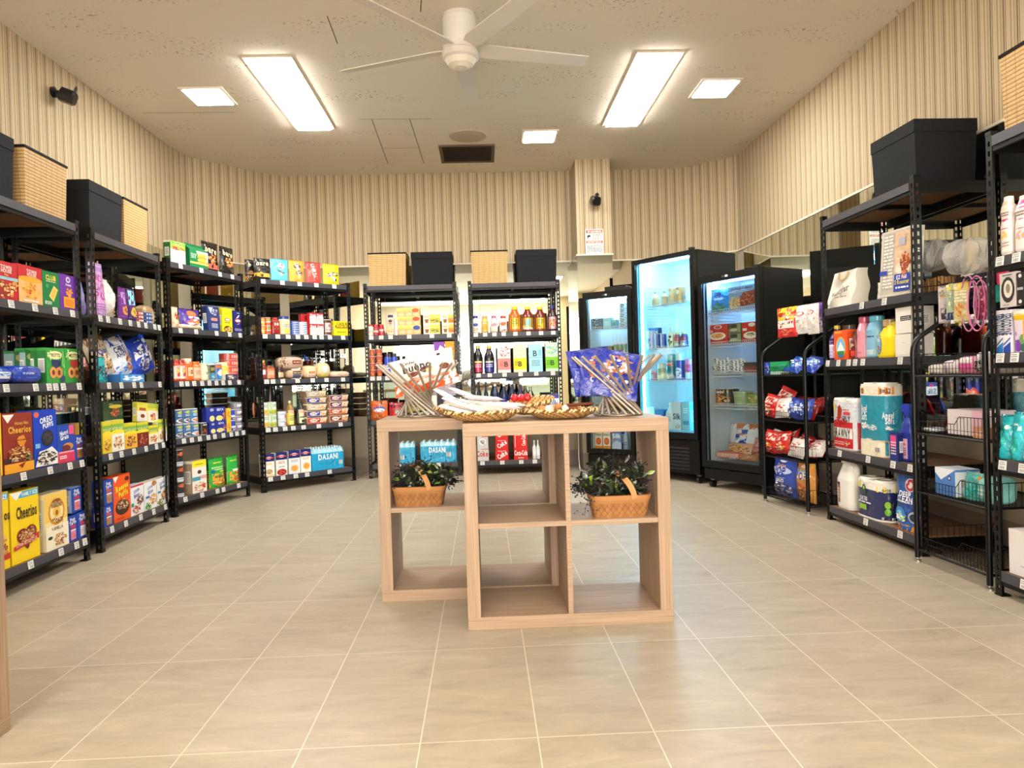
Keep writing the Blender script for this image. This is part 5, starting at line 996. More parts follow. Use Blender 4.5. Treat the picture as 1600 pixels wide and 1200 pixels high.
shelf('R6', 3, '''
739 755 540|j #1a1418,#d8b84a,#1a1418 pf=juice|tea bottle|black tea bottle with magenta label|r .02 .04 .98 .42 #c8285c;r .02 .38 .98 .44 #e8c86a;l .2 .2 .8 .34 2 #f4c8d0
756 773 540|j #14141c,#d8b84a,#14141c pf=juice|tea bottle|black tea bottle with indigo label|r .02 .04 .98 .42 #3c3a98;r .02 .38 .98 .44 #d8c8b0;l .2 .2 .8 .34 2 #cfd0f0
777 798 538|c #ecdedd,#14243a d=.12|seltzer box|tall pink and white berry seltzer carton|r 0 .1 1 .5 #eb8a84;f .5 .76 .44 .2 18 #d8485a #f0c0c0 #fff #e8908a;T B .66 .3 .14 #3a2a2a;l .2 .22 .5 .4 3 #b85a5a
802 823 538|c #e9e2c4,#14243a d=.12|seltzer box|tall yellow and white lemon seltzer carton|r 0 .1 1 .5 #f0dc1e;f .5 .76 .44 .2 16 #f0e28a #b8d0d8 #f8f4e0;T B .5 .3 .14 #3a3a2a;l .1 .22 .35 .4 3 #8a7a1a
826 848 537|c #a8dcec,#14243a d=.12|seltzer box|tall sky blue seltzer carton|T B .46 .66 .16 #3a5a6a;r 0 .5 1 .52 #7ab8cc;l .2 .2 .8 .42 4 #5a8a9a;r .7 .56 .95 .78 #8acbe0
852 874 535|c #c4dcc8,#14243a d=.12|seltzer box|tall green and white lime seltzer carton|r 0 .1 1 .5 #7cc62a;f .5 .76 .44 .2 16 #a8d47a #d8ecd8 #8ac0d0;T B .5 .3 .14 #2a4a1a;l .1 .22 .35 .4 3 #4a7a1a
''')
shelf('R6', 4, '''
744 752 597|j #141828,#1c2450,#14183a pf=wine|wine bottle|slender dark wine bottle, left of two|r .1 .2 .9 .45 #c8b878
756 764 597|j #141828,#1c2450,#14183a pf=wine|wine bottle|slender dark wine bottle, right of two|r .1 .2 .9 .45 #c8b878
767 781 600|j #16204a,#d8dcdc,#1c2a6a pf=soda|cola bottle|dark blue cola bottle, first of four|r .03 .3 .97 .55 #2a3a9a
782 794 600|j #16204a,#d8dcdc,#1c2a6a pf=soda|cola bottle|dark blue cola bottle, second of four|r .03 .3 .97 .55 #2a3a9a
795 807 600|j #16204a,#20284a,#1c2a6a pf=soda|cola bottle|dark blue cola bottle, third of four|r .03 .3 .97 .55 #2a3a9a
808 820 601|j #16204a,#20284a,#1c2a6a pf=soda|cola bottle|dark blue cola bottle, fourth of four|r .03 .3 .97 .55 #2a3a9a
823 836 604|j #b8c4cc,#2a5ab0,#8aa0b4 pf=soda m=clear|water bottle|clear bottle with blue cap|r .03 .3 .97 .5 #dfe8f0
784 812 628|b #b82a30,#8a1c20 d=.06 v=-.0|snack bag|small red snack bag in front of the bottles|f .5 .5 .4 .3 10 #e84a3a #f4d0c0
855 874 616|c #dbe8f2,#2a4aa0,#2a4aa0 d=.08|milk carton|blue and white almond milk carton|r 0 .8 1 1 #2a4aa0;e .5 .86 .2 .08 #b83a8a;T Silk .5 .56 .22 #2a5ab0 .8;p #7ab0dc 0 .0 1 .0 1 .4 .5 .3 0 .36
''')
shelf('R6', 5, '''
743 763 681|c #c9c9c9,#a8a8a8 d=.2 b=700|soda carton|upper silver diet soda carton|e .55 .5 .28 .28 #f2f0ee;e .55 .5 .2 .2 #b8b8b8;p #3a3a3a .4 .6 .7 .3 .66 .26 .36 .56;r .5 .9 1 .96 #d83a3a
743 764 700|c #c9c9c9,#a8a8a8 d=.2|soda carton|lower silver diet soda carton|T Coke .5 .56 .34 #c82a28 .9;r .4 .86 1 .92 #d87a7a
774 794 668|c #d81f1c,#b01614 d=.2 b=686|soda carton|top red soda carton of the left stack|T Coke .5 .5 .3 #fff .8 30
774 794 686|c #d81f1c,#b01614 d=.2 b=702|soda carton|middle red soda carton of the left stack|T Coke .5 .5 .34 #fff .8 30;l .2 .8 .8 .88 1 #fff
774 795 702|c #d81f1c,#b01614 d=.2|soda carton|bottom red soda carton of the left stack|T Coke .5 .5 .34 #fff .8 30;l .2 .8 .8 .88 1 #fff
802 824 676|c #d81f1c,#b01614 d=.2 b=700|soda carton|upper red soda carton of the right stack|T Coca-Cola .72 .5 .2 #fff .7 90;r .1 .05 .14 .95 #f4d0cc;l .2 .8 .5 .88 1 #fff
803 825 700|c #d81f1c,#b01614 d=.2|soda carton|lower red soda carton of the right stack|T Coca-Cola .5 .6 .34 #fff .94;l .3 .1 .7 .2 1 #fff
832 844 688|j #e4e8ea,#f4f4f4,#e4e8ea pf=wine n=2|water bottle|white bottle beside the red soda cartons|r .05 .2 .95 .5 #f8f8f8
''')
shelf('R7', 2, '''
1372 1422 360|c #d9d2c4,#c8c2b4 d=.06 lean=3 roll=2 v=.05 m=foil|roasting pan pack|foil roasting pan pack with roast chicken picture|p #c4beb2 .03 .04 .97 .04 .97 .97 .08 .97;r .08 .1 .44 .95 #b4aea4;l .1 .12 .42 .94 16 #f4f0ea;r .46 .12 .96 .95 #e4bf9c;f .8 .44 .18 .2 26 #a8401e #c8602e #7a2a14 #d8884a;e .74 .4 .24 .1 #efe6d8;f .8 .48 .14 .12 18 #a8401e #c8602e #8a3416;r .48 .06 1 .32 #1d3fae;T EZ_Foil .72 .27 .045 #fff .42;T 2_Roaster .74 .2 .05 #e8e03a .46;l .55 .09 .95 .14 1 #fff;r .0 .33 .25 .40 #2a4ab8;r .6 .74 .8 .86 #b8b8cc
1365 1384 440|p #e8e2d8,#d8d0c4 d=.05 v=.1|paper bag|crumpled white bag behind the roasting pan|l .1 .1 .9 .3 2 #bbb
''')  # pale lines on the roasting pan are highlights painted into its art
shelf('R7', 3, '''
1291 1303 509|j #3a1c5a,#e8c832,#3a1c5a pf=tall|cleaner bottle|purple cleaner bottle with yellow cap|r .05 .06 .95 .55 #d8c4e4;l 0.22 0.38 0.78 0.46 1 #fff;f .5 .2 .36 .1 12 #8a4ac0 #b48ad8 #f0e8f4
1303 1325 516|c #e2541c,#c8440f d=.06|detergent box|orange detergent box with mountain picture|r .05 .9 .6 .97 #f0a03a;e .5 .42 .36 .36 #e8b04a;e .5 .42 .31 .31 #7ab8d8;p #f4f6f4 .24 .3 .5 .62 .78 .3;r .25 .14 .75 .28 #3a8a3a;e .5 .12 .2 .06 #2a6aa8
1310 1322 508|j #b8501e,#7a6a52 pf=jar b=560 v=.10|cleaner bottle|brown capped bottle behind the orange box|r .1 .3 .9 .6 #e8a04a
1326 1334 518|j #6a2420,#2a2020 pf=tall|spice bottle|slim dark red bottle beside the pink one|r .05 .1 .95 .3 #d83a30;f .5 .5 .3 .08 6 #c8c0a0
1334 1346 495|j #e294a4,#c85a78,#e294a4 pf=curvy|softener bottle|tall pink fabric softener bottle|l .3 .5 .6 .6 1 #c86a80;r .1 .12 .8 .16 #d07a90
1346 1364 493|j #7fb4d4,#5fb4cc,#7fb4d4 pf=curvy|softener bottle|tall light blue fabric softener bottle|r .15 .49 .95 .52 #1a2a5a;r .1 .08 .9 .2 #b8ccd8
1399 1424 522|c #e6e0d8,#dcd6ce d=.12|white box|lower plain white box at the right end|l .4 .6 .7 .64 1 #b8b0a8;l .2 .06 .8 .09 1 #b8b0a8
1399 1424 480|c #e6e0d8,#dcd6ce d=.12 b=521|white box|upper white box with black label|r .32 .48 1 .66 #1e1a1a;l 0.38 0.575 0.94 0.625 1 #eee;l 0.38 0.505 0.94 0.555 1 #eee
1368 1378 500|j #8a5a44,#a86a50 pf=curvy v=.09|softener bottle|brown bottle behind the yellow jug|r .1 .2 .9 .3 #a87a60
''')
shelf('R7', 4, '''
1298 1334 624|r #d9dde4,#f1eeea d=.11 q=4 nb=2 tz=.94 wrap=1|paper towel pack|red and white paper towel roll pack|r 0 .05 1 .56 #c42428;f .3 .56 .3 .1 26 #c42428 #d83a34 #a81c20;p #a8301c .18 .6 .34 .62 .4 .8 .3 .9 .22 .84;r 0 .24 .76 .44 #f6f2ee;T BRAWNY .37 .34 .15 #141012 .66;r .46 .70 .7 .76 #d83a5a;T 3PLY .57 .63 .08 #1c1616 .28;l .44 .78 .7 .82 1 #d86a6a;p #e8d83a .02 .9 .14 .9 .1 .72;l .06 .1 .5 .18 2 #e8b0a8;f .6 .14 .1 .05 10 #8a1c1c #e8c0a0
1340 1381 600|r #2193ad,#f2ebdd d=.13 q=5 nb=2 tz=.84 wrap=1|toilet paper pack|large teal and cream toilet paper pack|r .0 .84 1 .97 #f3ead8;r .04 .86 .16 .95 #e8b46a;T 12 .1 .905 .05 #6a3416 .1;r .66 .86 .96 .96 #e88a3a;T 8=32 .8 .91 .055 #6a3416 .2;r 0 .0 1 .22 #f3ead0;f .5 .22 .46 .02 18 #f3ead0 #f6eedc;T Angel .17 .66 .085 #eef6f6 .2;T Soft .17 .55 .085 #eef6f6 .18;T Angel .84 .58 .07 #eef6f6 .2;T Soft .87 .50 .06 #eef6f6 .15;f .2 .42 .14 .05 26 #f0ece4 #e4ecec #f8f4ee;f .46 .4 .16 .04 26 #cfe4e6 #e8f0f0;f .86 .4 .08 .03 10 #e8e4d8 #f4f0e8;b .52 .07 .70 .13
''')
shelf('R7', 5, '''
1334 1381 750|r #1f2a5e,#f1ede2 d=.14 q=3.4 nb=2 tz=.76 wrap=1|paper towel pack|navy quilted paper towel pack|r .0 .76 1 .96 #f1ede2;r .02 .78 .12 .92 #f2dc1e;r .62 .74 .98 .88 #f0d81e;T 6=18 .82 .81 .06 #5a3a10 .2;e .24 .72 .07 .15 #2a4a34;e .24 .78 .035 .05 #8ab83a;T QUILTED .22 .50 .08 #eef0f4 .26;l 0.02 0.365 0.48 0.435 1 #eef0f4;r .08 .2 .32 .34 #8ac22e;e .84 .36 .08 .2 #1c2a3a;e .84 .44 .05 .09 #8ac22e;e .84 .26 .05 .09 #6ab02a;b .74 .06 .94 .12;r .0 .0 1 .05 #e8e6e0
1392 1430 737|p #1f62b4,#1a4f98 d=.07|cat litter bag|blue deep clean powder bag with orange base|r .0 .0 1 .10 #e8942a;p #e8942a 0 .1 .3 .16 .6 .10 1 .12 1 .08 0 .08;r 0 .16 1 .56 #1c3c8e;e .68 .78 .2 .115 #e8dfe4;e .68 .78 .17 .1 #c83a52;e .68 .78 .09 .055 #f0e8ec;T DEEP .5 .615 .075 #fff .66;T CLEAN .48 .53 .075 #fff .78;l .1 .46 .8 .49 1 #cfe0f4;e .3 .28 .24 .1 #2a8ad8;e .28 .26 .14 .06 #7ac8e8;e .86 .25 .15 .1 #a8b4c4;e .86 .25 .1 .065 #26344e;f .4 .22 .3 .08 12 #3a9ae0 #b8e06a #fff
''')
shelf('R8', 2, '''
1559 1577 307|j #ecdfd8,#efe4dc,#ecdfd8 pf=squeeze q=3 d=.05|shampoo bottle|white shampoo bottle with magenta label, left of two|r .1 .45 .95 .62 #c8286c;f .5 .35 .3 .08 10 #e8c05a #f0d8a0;l .1 .66 .9 .74 2 #8a6a6a;r .05 .76 .8 .92 #e0c8a8;l .1 .14 .9 .24 2 #b8a8a0
1581 1607 305|j #f0e8e4,#efe4dc,#f0e8e4 pf=squeeze q=3 d=.05|shampoo bottle|white shampoo bottle cut by the right edge|r .1 .42 .95 .6 #c8286c;l .1 .64 .9 .74 2 #8a6a6a;r .05 .78 .8 .92 #d83a8a;f .5 .3 .3 .08 10 #e8c05a #e8a8c0
''')
shelf('R8', 3, '''
1548 1557 490|c #e9e6ec,#d8d4dc d=.1|toothpaste box|upright white toothpaste box with green tip|T SENSODYNE .5 .66 .26 #2a3a6a .5 -90;p #2fa08a 0 0 1 0 1 .25 0 .12;p #2a4a9a 0 .16 1 .32 1 .36 0 .2
1557.5 1567 485|c #eceaf0,#d8d4dc d=.1|toothpaste box|upright white toothpaste box with blue tip|T SENSODYNE .5 .66 .26 #2a3a6a .5 -90;p #2a7ac8 0 0 1 0 1 .25 0 .12;p #2a4a9a 0 .16 1 .32 1 .36 0 .2
1567.5 1579 484|c #eceaf0,#d8d4dc d=.1|toothpaste box|upright white toothpaste box with navy tip|T SENSODYNE .5 .66 .26 #2a3a6a .5 -90;p #2248a8 0 0 1 0 1 .25 0 .12;p #2a4a9a 0 .16 1 .32 1 .36 0 .2
1580 1603 486|j #e4d4e6,#f4ecd8 pf=tub q=4 d=.07|body wash bottle|white bottle with yellow shoulder and purple flower|r .03 .78 .97 .93 #f0c020;e .36 .16 .36 .15 #8a3ac0;e .8 .3 .3 .14 #6a9a5a;e .84 .1 .3 .1 #3a6a5a;e .3 .45 .08 .05 #b48ad0;r .8 .3 .97 .9 #f0a02a
1562 1588 426|c #c9c2bc,#8a8480 d=.02 b=480 v=-.0|accessory pack|grey carded pack with a ring shaped comb|e .5 .5 .42 .38 #2a2624;e .52 .52 .28 .26 #d8d0c4;e .52 .54 .13 .14 #8a8072;l .2 .9 .8 .96 1 #2a2624;l .2 .04 .6 .08 1 #555
1589 1606 425|c #1c1a1c,#141214 d=.02 b=476 v=.0|accessory pack|black carded pack cut by the right edge|e .3 .9 .16 .06 #d8d8d8;l 0.02 0.42 0.58 0.58 1 #bbb;e .3 .1 .16 .06 #d8d8d8
''')
shelf('R8', 4, '''
1551 1571 648|p #27b4c0,#1c98a4 d=.08|wipes pack|teal pouch of wipes with oval flap, left of two|e .42 .42 .34 .26 #179c98;e .42 .42 .30 .23 #3cc4be;e .75 .72 .16 .05 #d8f0ee
1571 1593 644|p #2cbac8,#1c98a4 d=.08|wipes pack|teal pouch of wipes with white lettering, right of two|l 0.02 0.7 0.58 0.78 1 #e8f8f6;r .6 .62 .8 .72 #c8ecea;e .4 .3 .3 .2 #1ba49e
1592 1608 690|p #2a6ad0,#2056b0 d=.06 v=-.0|wipes pack|small blue pack at the right edge|e .4 .5 .3 .3 #eef4fa;e .4 .8 .2 .1 #fff
''')
shelf('R8', 5, '''
1576 1640 834|c #dcd6d6,#cfc8c8 d=.22|white box|plain white carton at the bottom right corner|l .4 .72 .56 .8 1 #a8a2a2;l .3 .2 .6 .26 1 #bdb6b6
''')
shelf('F3', 1, '''
1107 1137 451|p #1f7ab4,#185a8a d=.06 v=.09|frozen vegetable bag|blue frozen vegetable bag with green beans|e .42 .74 .22 .12 #1a2a5a;l .2 .52 .7 .62 2 #e8eef4;f .5 .2 .44 .2 40 #2f6a34 #4a8a3e #24502a #6aa050
1138 1181 446|c #7a98b0,#6a8098 d=.05 v=.09|frozen meal box|frozen steak dinner box|T HUNGRY-MAN .5 .90 .09 #4a4a5a .92;f .22 .3 .22 .28 24 #e8c05a #d8a03a #f2d88a;p #8a3f22 .35 .3 .55 .7 1 .78 1 .2 .5 .12;f .7 .44 .28 .26 36 #8a3a20 #a8562e #6a2814 #c87a4a;f .4 .78 .4 .06 14 #a8b8c8 #c8d4dc
''')
shelf('F3', 2, '''
1106 1138 507|c #c83222,#a8281c d=.05|frozen meal box|red frozen pasta box, left|e .5 .86 .2 .1 #e8e0d0;e .5 .86 .15 .07 #c83222;r .0 .6 .25 .72 #e8b090;e .48 .4 .42 .2 #efe8d8;e .48 .42 .3 .13 #e8a84a;f .48 .43 .2 .08 12 #d8642a #f0d08a;l .2 .04 .8 .12 1 #e8a04a
1139 1158 505|c #6a6a50,#5a5a44 d=.06 st=2|frozen bowl pack|olive frozen bowl in a stack of two|e .4 .7 .3 .2 #3a3430;e .4 .32 .34 .16 #c8c0a0;r .7 .1 .98 .9 #8a9a6a
1159 1182 503|c #c83222,#a8281c d=.05|frozen meal box|red frozen pasta box with green meatballs, right|e .7 .86 .24 .1 #e8e0d0;r .05 .58 .35 .7 #f0dcd0;e .6 .34 .5 .18 #efe8d8;f .6 .38 .3 .1 14 #5a4a2a #8a8a4a #c8603a;l .2 .04 .9 .14 2 #8ab0a0
''')
shelf('F3', 3, '''
1162 1184 566|c #8a4a3a,#6a3a30 d=.12 v=.12|frozen tray|dark pink frozen tray pack at the right|r 0 .6 1 1 #4a4440;f .5 .3 .4 .2 8 #a85a44 #7a3a2c
''')
for i in range(16):
    x = 1110+(i % 8)*6.6; y = 573-(i//8)*9-(i % 3)*1.5
    shelf('F3', 3, '%g %g %g|b #e9e6e0,#cfcac4 d=.03 v=%.3f roll=%d %s|ice cream bar|black and white ice cream bar in a loose pile|f .5 .5 .4 .42 14 #1c1a1c #2a2628 #f4f2ee #3a3434' % (x, x+9, y, .10+(i % 4)*.018, (i*37) % 50-25, 'b=%g' % (y+10) if i > 7 else ''))
shelf('F3', 4, '''
1110 1138 607|j #2a2a20,#7a6a3a pf=can v=.1|frozen meal bowl|round frozen noodle bowl|r .02 .7 .98 .9 #e8a878;T amys .5 .8 .12 #fff .5;f .5 .35 .44 .3 34 #e8923a #d8642a #f2c87a #b8482a
1139 1163 612|j #93a878,#a8bc8e pf=tub|ice cream tub|pale green ice cream tub|l .1 .6 .8 .8 2 #b8c8a0;r .1 .1 .8 .3 #a8bc90
1163 1185 615|p #8a9a44,#6a7a34 d=.06 v=.1|frozen snack bag|yellow and green frozen snack bag|p #e8d04a 0 .3 1 .5 1 .2;f .5 .6 .4 .2 14 #6a9a3a #c8c04a #a85a4a
''')
shelf('F3', 5, '''
1131 1177 662|b #dfe0e4,#c8c8cc d=.08 v=.20 lean=8|frozen chicken bag|white, brown and blue bag of frozen strips|r .0 .84 1 1 #c07238;r .3 .4 .72 .82 #23489a;T Tyson .5 .7 .1 #e8a08a .36;T STRIPS .5 .52 .09 #dfe8f8 .36;f .5 .16 .44 .14 26 #c8843e #a8602a #e0a45a
1128 1168 692|b #cfa07a,#a86a3e d=.07 v=.13 lean=20|frozen chicken bag|clear bag of breaded chicken pieces|f .5 .5 .46 .44 50 #d8964e #b86e30 #e8b878 #9a4e24;r .68 .1 .92 .6 #b8bcc0
1114 1158 706|l #c8604e d=.14 v=.10 e=.5|bacon pack|flat red pack of bacon slices|r .1 .2 .9 .8 #d8907a;l .1 .3 .9 .8 5 #f0d4c4;r .6 .1 .8 .3 #c8ccd0
1168 1188 690|b #c98a86,#a86a68 d=.06 v=.18 roll=20|frozen meat pack|pink vacuum pack leaning at the right|f .5 .5 .4 .4 16 #b86a64 #d8a49c #a85450
1150 1180 711|l #c98a5a d=.12 v=.1 e=.55|frozen chicken bag|small tan pack beside the bacon|f .5 .5 .4 .4 16 #b8743e #e0aa6e
''')
shelf('F2', 1, '''
1014 1025 456|j #d8c8a0,#b8a888 pf=tall|dressing bottle|pale tan bottle at the left|r .05 .1 .95 .45 #c8b488
1030 1039 455|j #c8b890,#b8a888 pf=tall|dressing bottle|pale tan bottle, second from left|r .05 .1 .95 .45 #d8c8a0
1041 1051 450|j #d8c490,#c8b078 pf=can|iced coffee can|tall gold can with oval mark, left|e .5 .68 .24 .14 #f0e8d0;p #6a4a2a .1 .2 .9 .4 .9 .34 .1 .14
1053 1063 448|j #d0a468,#b88a50 pf=can|iced coffee can|tall copper can with oval mark, right|e .5 .68 .24 .14 #f0e0c8;p #6a4a2a .1 .2 .9 .4 .9 .34 .1 .14
1065 1076 448|j #e8dfe0,#c83a34 pf=can|iced coffee can|white and red tall can at the right|p #c83a34 0 .6 1 .98 0 .98;e .4 .3 .2 .12 #7ac8e0
''')
shelf('F2', 2, '''
1006 1018 517|j #cfd4e0,#3a4aa0 pf=can|energy drink can|silver and blue drink can with swirl|l 0.22 0.4 0.78 0.6 1 #2a4ab0;f .5 .3 .3 .3 10 #c87a9a #5a6ac0 #fff
1007 1030 513|c #2a3a70,#22305c d=.04 v=.16|drink pack|dark blue carton behind the cans|l .05 .7 .95 .9 1 #e8eef8
1020 1028 521|j #2a4ab0,#b8c4dc pf=can|energy drink can|slim blue and silver can, left of two|r .3 .05 .7 .95 #c8d0e4
1029 1037 521|j #2a4ab0,#b8c4dc pf=can|energy drink can|slim blue and silver can, right of two|r .3 .05 .7 .95 #c8d0e4
1040 1050 512|j #e0e0b8,#f0f0d8 pf=tall|juice bottle|pale bottle with spotted label|f .5 .35 .4 .28 14 #2a3a2a #6a8a4a #f4f4e0
1050.5 1059 519|j #9a4a58,#e8d890,#d8dcb0 pf=curvy|juice bottle|purple topped juice bottle, left of pair|r .05 .08 .95 .4 #cfe0c0;r .05 .45 .95 .6 #c8503a
1060 1070 518|j #6a3a78,#e8d890,#e0dcc0 pf=curvy|juice bottle|purple topped juice bottle, right of pair|r .05 .08 .95 .4 #dfe0d0;r .05 .45 .95 .6 #b8402e
''')
shelf('F2', 3, '''
1012 1022 578|j #c86a8a,#e0b0c0 pf=stick|juice bottle|pink bottle behind the metal rods|r .1 .2 .9 .6 #b8d0e8
1024 1035 568|j #c8d0a0,#e8ecd8 pf=stick|yogurt drink|pale green bottle, second from left|l .2 .3 .8 .7 4 #5a8a5a
1038 1050 553|j #127f8c,#1f9aa0 pf=stick|creamer bottle|tall teal bottle with red band|r .05 .6 .95 .68 #e8a0a0;r .05 .54 .95 .6 #c83a3a;f .5 .14 .4 .1 12 #e8c8a8 #c8864a;e .24 .45 .14 .08 #e8f0f0
1052 1064 551|j #2450b0,#d8ecd8 pf=stick|creamer bottle|tall royal blue bottle with pale cap|e .5 .34 .42 .12 #e8eef4;l 0.22 0.31 0.78 0.39 1 #2450b0;f .5 .14 .4 .1 10 #e0e8f0 #5a7ac0
1067 1079 560|j #d0487a,#e88ab0 pf=stick|creamer bottle|magenta and white bottle at the right|r .05 .04 .95 .35 #cfe8f4;f .5 .5 .4 .14 10 #c82a6a #e87aa8
''')
shelf('F2', 4, '''
1010 1023 636|c #cfe8ec,#b8d8dc d=.07|yogurt pack|pale pack with dark round mark|e .5 .45 .28 .18 #3a6a7a;e .5 .45 .2 .12 #cfe8ec
1024 1037 640|c #3f8ac8,#2a6aa8 d=.07|yogurt pack|blue and white yogurt pack|e .5 .6 .34 .14 #e8f0f8;r .1 .1 .9 .35 #cfe8f4
1038 1050 629|j #d4e8e8,#e8f4f4 pf=tall q=3 d=.08|milk bottle|white oval milk bottle|p #5a9a7a .3 .66 .7 .66 .5 .56;l .2 .3 .8 .5 3 #6aa8b8
1051 1064 627|c #cfe8f0,#a8d0dc,#cfe8f0 d=.08|milk carton|white almond milk carton with cap|T Silk .5 .48 .16 #16324a .9;f .5 .14 .4 .1 10 #c8a880 #a8d8e8
1065 1078 628|c #8fcfe0,#7ab8cc d=.08|milk carton|light blue milk carton at the right|l .2 .6 .8 .8 3 #e8f8fc;r .1 .2 .9 .34 #4a9ac0
''')
shelf('F1', 1, '''
923 941 498|c #7a8c94,#5a6a74 d=.06 st=2|dairy tub pack|grey patterned pack in a stack of two|f .5 .5 .44 .4 18 #2a2e34 #e8eef0 #4a5a64
942 955 497|c #a8dce0,#7ab0b8 d=.06|dairy tub pack|pale cyan pack in the middle|l .2 .3 .8 .7 3 #e8fafa
956 963 500|c #8ac4cc,#7ab0b8 d=.06|dairy tub pack|thin cyan pack left of the stack|l .2 .3 .8 .7 3 #2a4a54
964 978 474|j #d8e4e6,#8a9aa0 pf=cup st=5|yogurt cup|black and white cup in a tall stack|f .5 .5 .4 .3 12 #20242a #f0f4f4 #3a4a54
''')
shelf('F1', 2, '''
936 956 541|c #9a8468,#7a6a54 d=.1|egg carton|brown egg carton|r 0 .6 1 .8 #b8a488
957 978 537|j #8ab48a,#e8b8c0 pf=cup n=3|yogurt cup|pale green cup beside the egg carton|f .5 .4 .3 .3 6 #fff #c85a6a
''')
shelf('F1', 4, '''
928 946 632|b #b8a090,#8a7468 d=.08|cheese bag|brown and grey food bag behind the rods|f .5 .5 .4 .4 18 #6a4a3a #d8ccc0 #3a3a34
947 966 636|c #a8a88a,#8a8a70 d=.08|dairy pack|olive patterned pack behind the rods|f .5 .5 .44 .4 16 #3a3a2a #e8e4d0 #6a5a3a
''')
shelf('F1', 5, '''
929.5 941 668|c #f2ecd8,#e8b04a,#e8a62a d=.07|juice carton|orange juice carton, left of two|r 0 .8 1 1 #eeb42a;T Simply .5 .68 .09 #3a3a2a .9;e .5 .36 .36 .17 #e0561c;e .5 .36 .24 .1 #e8783a;r 0 0 1 .14 #e8962a
942 953.5 668|c #f2ecd8,#e8b04a,#e8a62a d=.07|juice carton|orange juice carton, right of two|r 0 .8 1 1 #eeb42a;T Simply .5 .68 .09 #3a3a2a .9;e .5 .36 .36 .17 #e0561c;e .5 .36 .24 .1 #e8783a;r 0 0 1 .14 #e8962a
956 971 668|c #7a9cd0,#2a4a98,#2a4a98 d=.08|milk carton|blue almond milk carton|r 0 .76 1 1 #24418e;e .45 .88 .2 .08 #c83a5a;T Silk .5 .62 .15 #fff .94;f .2 .42 .2 .08 8 #a8502a #e8e8e8;p #c8d8ec 0 0 1 0 1 .3 .5 .4 0 .24
972 980 672|j #a8b4c4,#8a98a8 pf=tall|milk bottle|grey bottle at the right|l .1 .2 .9 .4 2 #5a6a8a
''')
# ---------------------------------------------------------------- special goods
def detergent_jug(fr, x0, x1, yt, z0, label, body, cap, spec, white=False, v=.015):
    u0, u1, zt = span(fr, z0, x0, x1, yt, v); w = (u1-u0)*.96; h = zt-z0; d = .1
    t = thing('detergent_jug', label, 'detergent jug', fr.P((u0+u1)/2, v, z0+.001), fr.rz); M = MB(); b = lin(body); hb = h*.84 if not white else h*.92
    def ring(z):
        k = z/hb; 
        if k < .08: return .94+.06*k/.08
        if k < .62: return 1
        return 1-(k-.62)/.38*.55
    prof = [(ring(k/16*hb)*.5, k/16*hb) for k in range(17)]
    M.lathe([(r*w, z, b) for r, z in prof]+[(0, hb, b)], 26, 4, d/w, d/2)
    def S(u, v_, of): 
        r = ring(v_*hb)*.5*w; x = (u-.5)*2*.97; q = 4; return Vector((x*r, d/2-(d/w)*(r+of)*(max(0, 1-abs(x)**q))**(1/q)-of, v_*hb))
    art(M, S, w, hb, spec, True, 5); M.build('jug_body', 'plast', t)
    M = MB(); s = 1 if not white else 1
    M.tube([(s*w*.04, d/2, hb*1.0), (s*w*.24, d/2, hb*1.02), (s*w*.43, d/2, hb*.86), (s*w*.48, d/2, hb*.62), (s*w*.40, d/2, hb*.45)], [.016, .018, .019, .019, .02], b, 12); M.build('handle', 'plast', t)
    M = MB(); cx = -w*.12; M.lathe([(w*.2, hb*.97), (w*.2, h*.98), (w*.18, h), (0, h)], 18, cx=cx, cy=d/2, c=lin(cap)); M.build('cap', 'plast', t)
detergent_jug(FR['R7'], 1366, 1394, 499, LV['R7'][2], 'bright yellow detergent jug beside the white boxes on the detergent rack', '#f0d80e', '#b89a6a', 'e .24 .40 .17 .30 #2a3a8a;e .24 .40 .14 .27 #7ab0d8;f .24 .28 .11 .12 12 #e8642e #2a4ab0 #f0c89a;l .14 .5 .34 .6 2 #fff')
detergent_jug(FR['R7'], 1304, 1329, 716, LV['R7'][4], 'plain white jug with brown label on the bottom shelf of detergent rack', '#e9e5de', '#e9e5de', 'r .02 .12 .34 .5 #a8745a;r .02 .50 .34 .56 #2a2422;l .06 .2 .3 .44 4 #f0d8c8', True)
def spray(fr, x0, x1, yt, z0, label, body, head, spec):
    u0, u1, zt = span(fr, z0, x0, x1, yt, .03); w = (u1-u0); h = zt-z0; t = thing('spray_bottle', label, 'spray bottle', fr.P((u0+u1)/2, .03, z0+.001), fr.rz)
    M = MB(); R = w/2; M.lathe([(R*.9, 0), (R, .01), (R*.98, h*.5), (R*.7, h*.66), (R*.3, h*.76), (R*.3, h*.82), (0, h*.82)], 20, 3, .6, R*.6, c=lin(body))
    art(M, lambda u, v, of: Vector(((u-.5)*1.6*R, R*.6-(R*.6+of)*(1-abs((u-.5)*1.6)**3)**(1/3)-of, v*h*.5)), w, h*.5, spec, True, 2); M.build('bottle_body', 'plast', t)
    M = MB(); M.box(-R*.8, R*.35, h*.86, R*.5, R*.85, h, lin(head)); M.box(-R*.3, R*.4, h*.8, R*.3, R*.8, h*.88, lin(head)); M.tube([(-R*.6, R*.6, h*.86), (-R*.75, R*.6, h*.76), (-R*.6, R*.6, h*.68)], .005, lin(head)); M.build('trigger_head', 'plast', t)
spray(FR['R7'], 1402, 1420, 632, LV['R7'][3], 'royal blue spray bottle beside the large teal toilet paper pack', '#1a34a0', '#1c3cb8', 'r .1 .1 .9 .8 #e8b8cc;l 0.22 0.53 0.78 0.67 1 #c83a6a;l .2 .2 .8 .5 4 #7a3a9a')
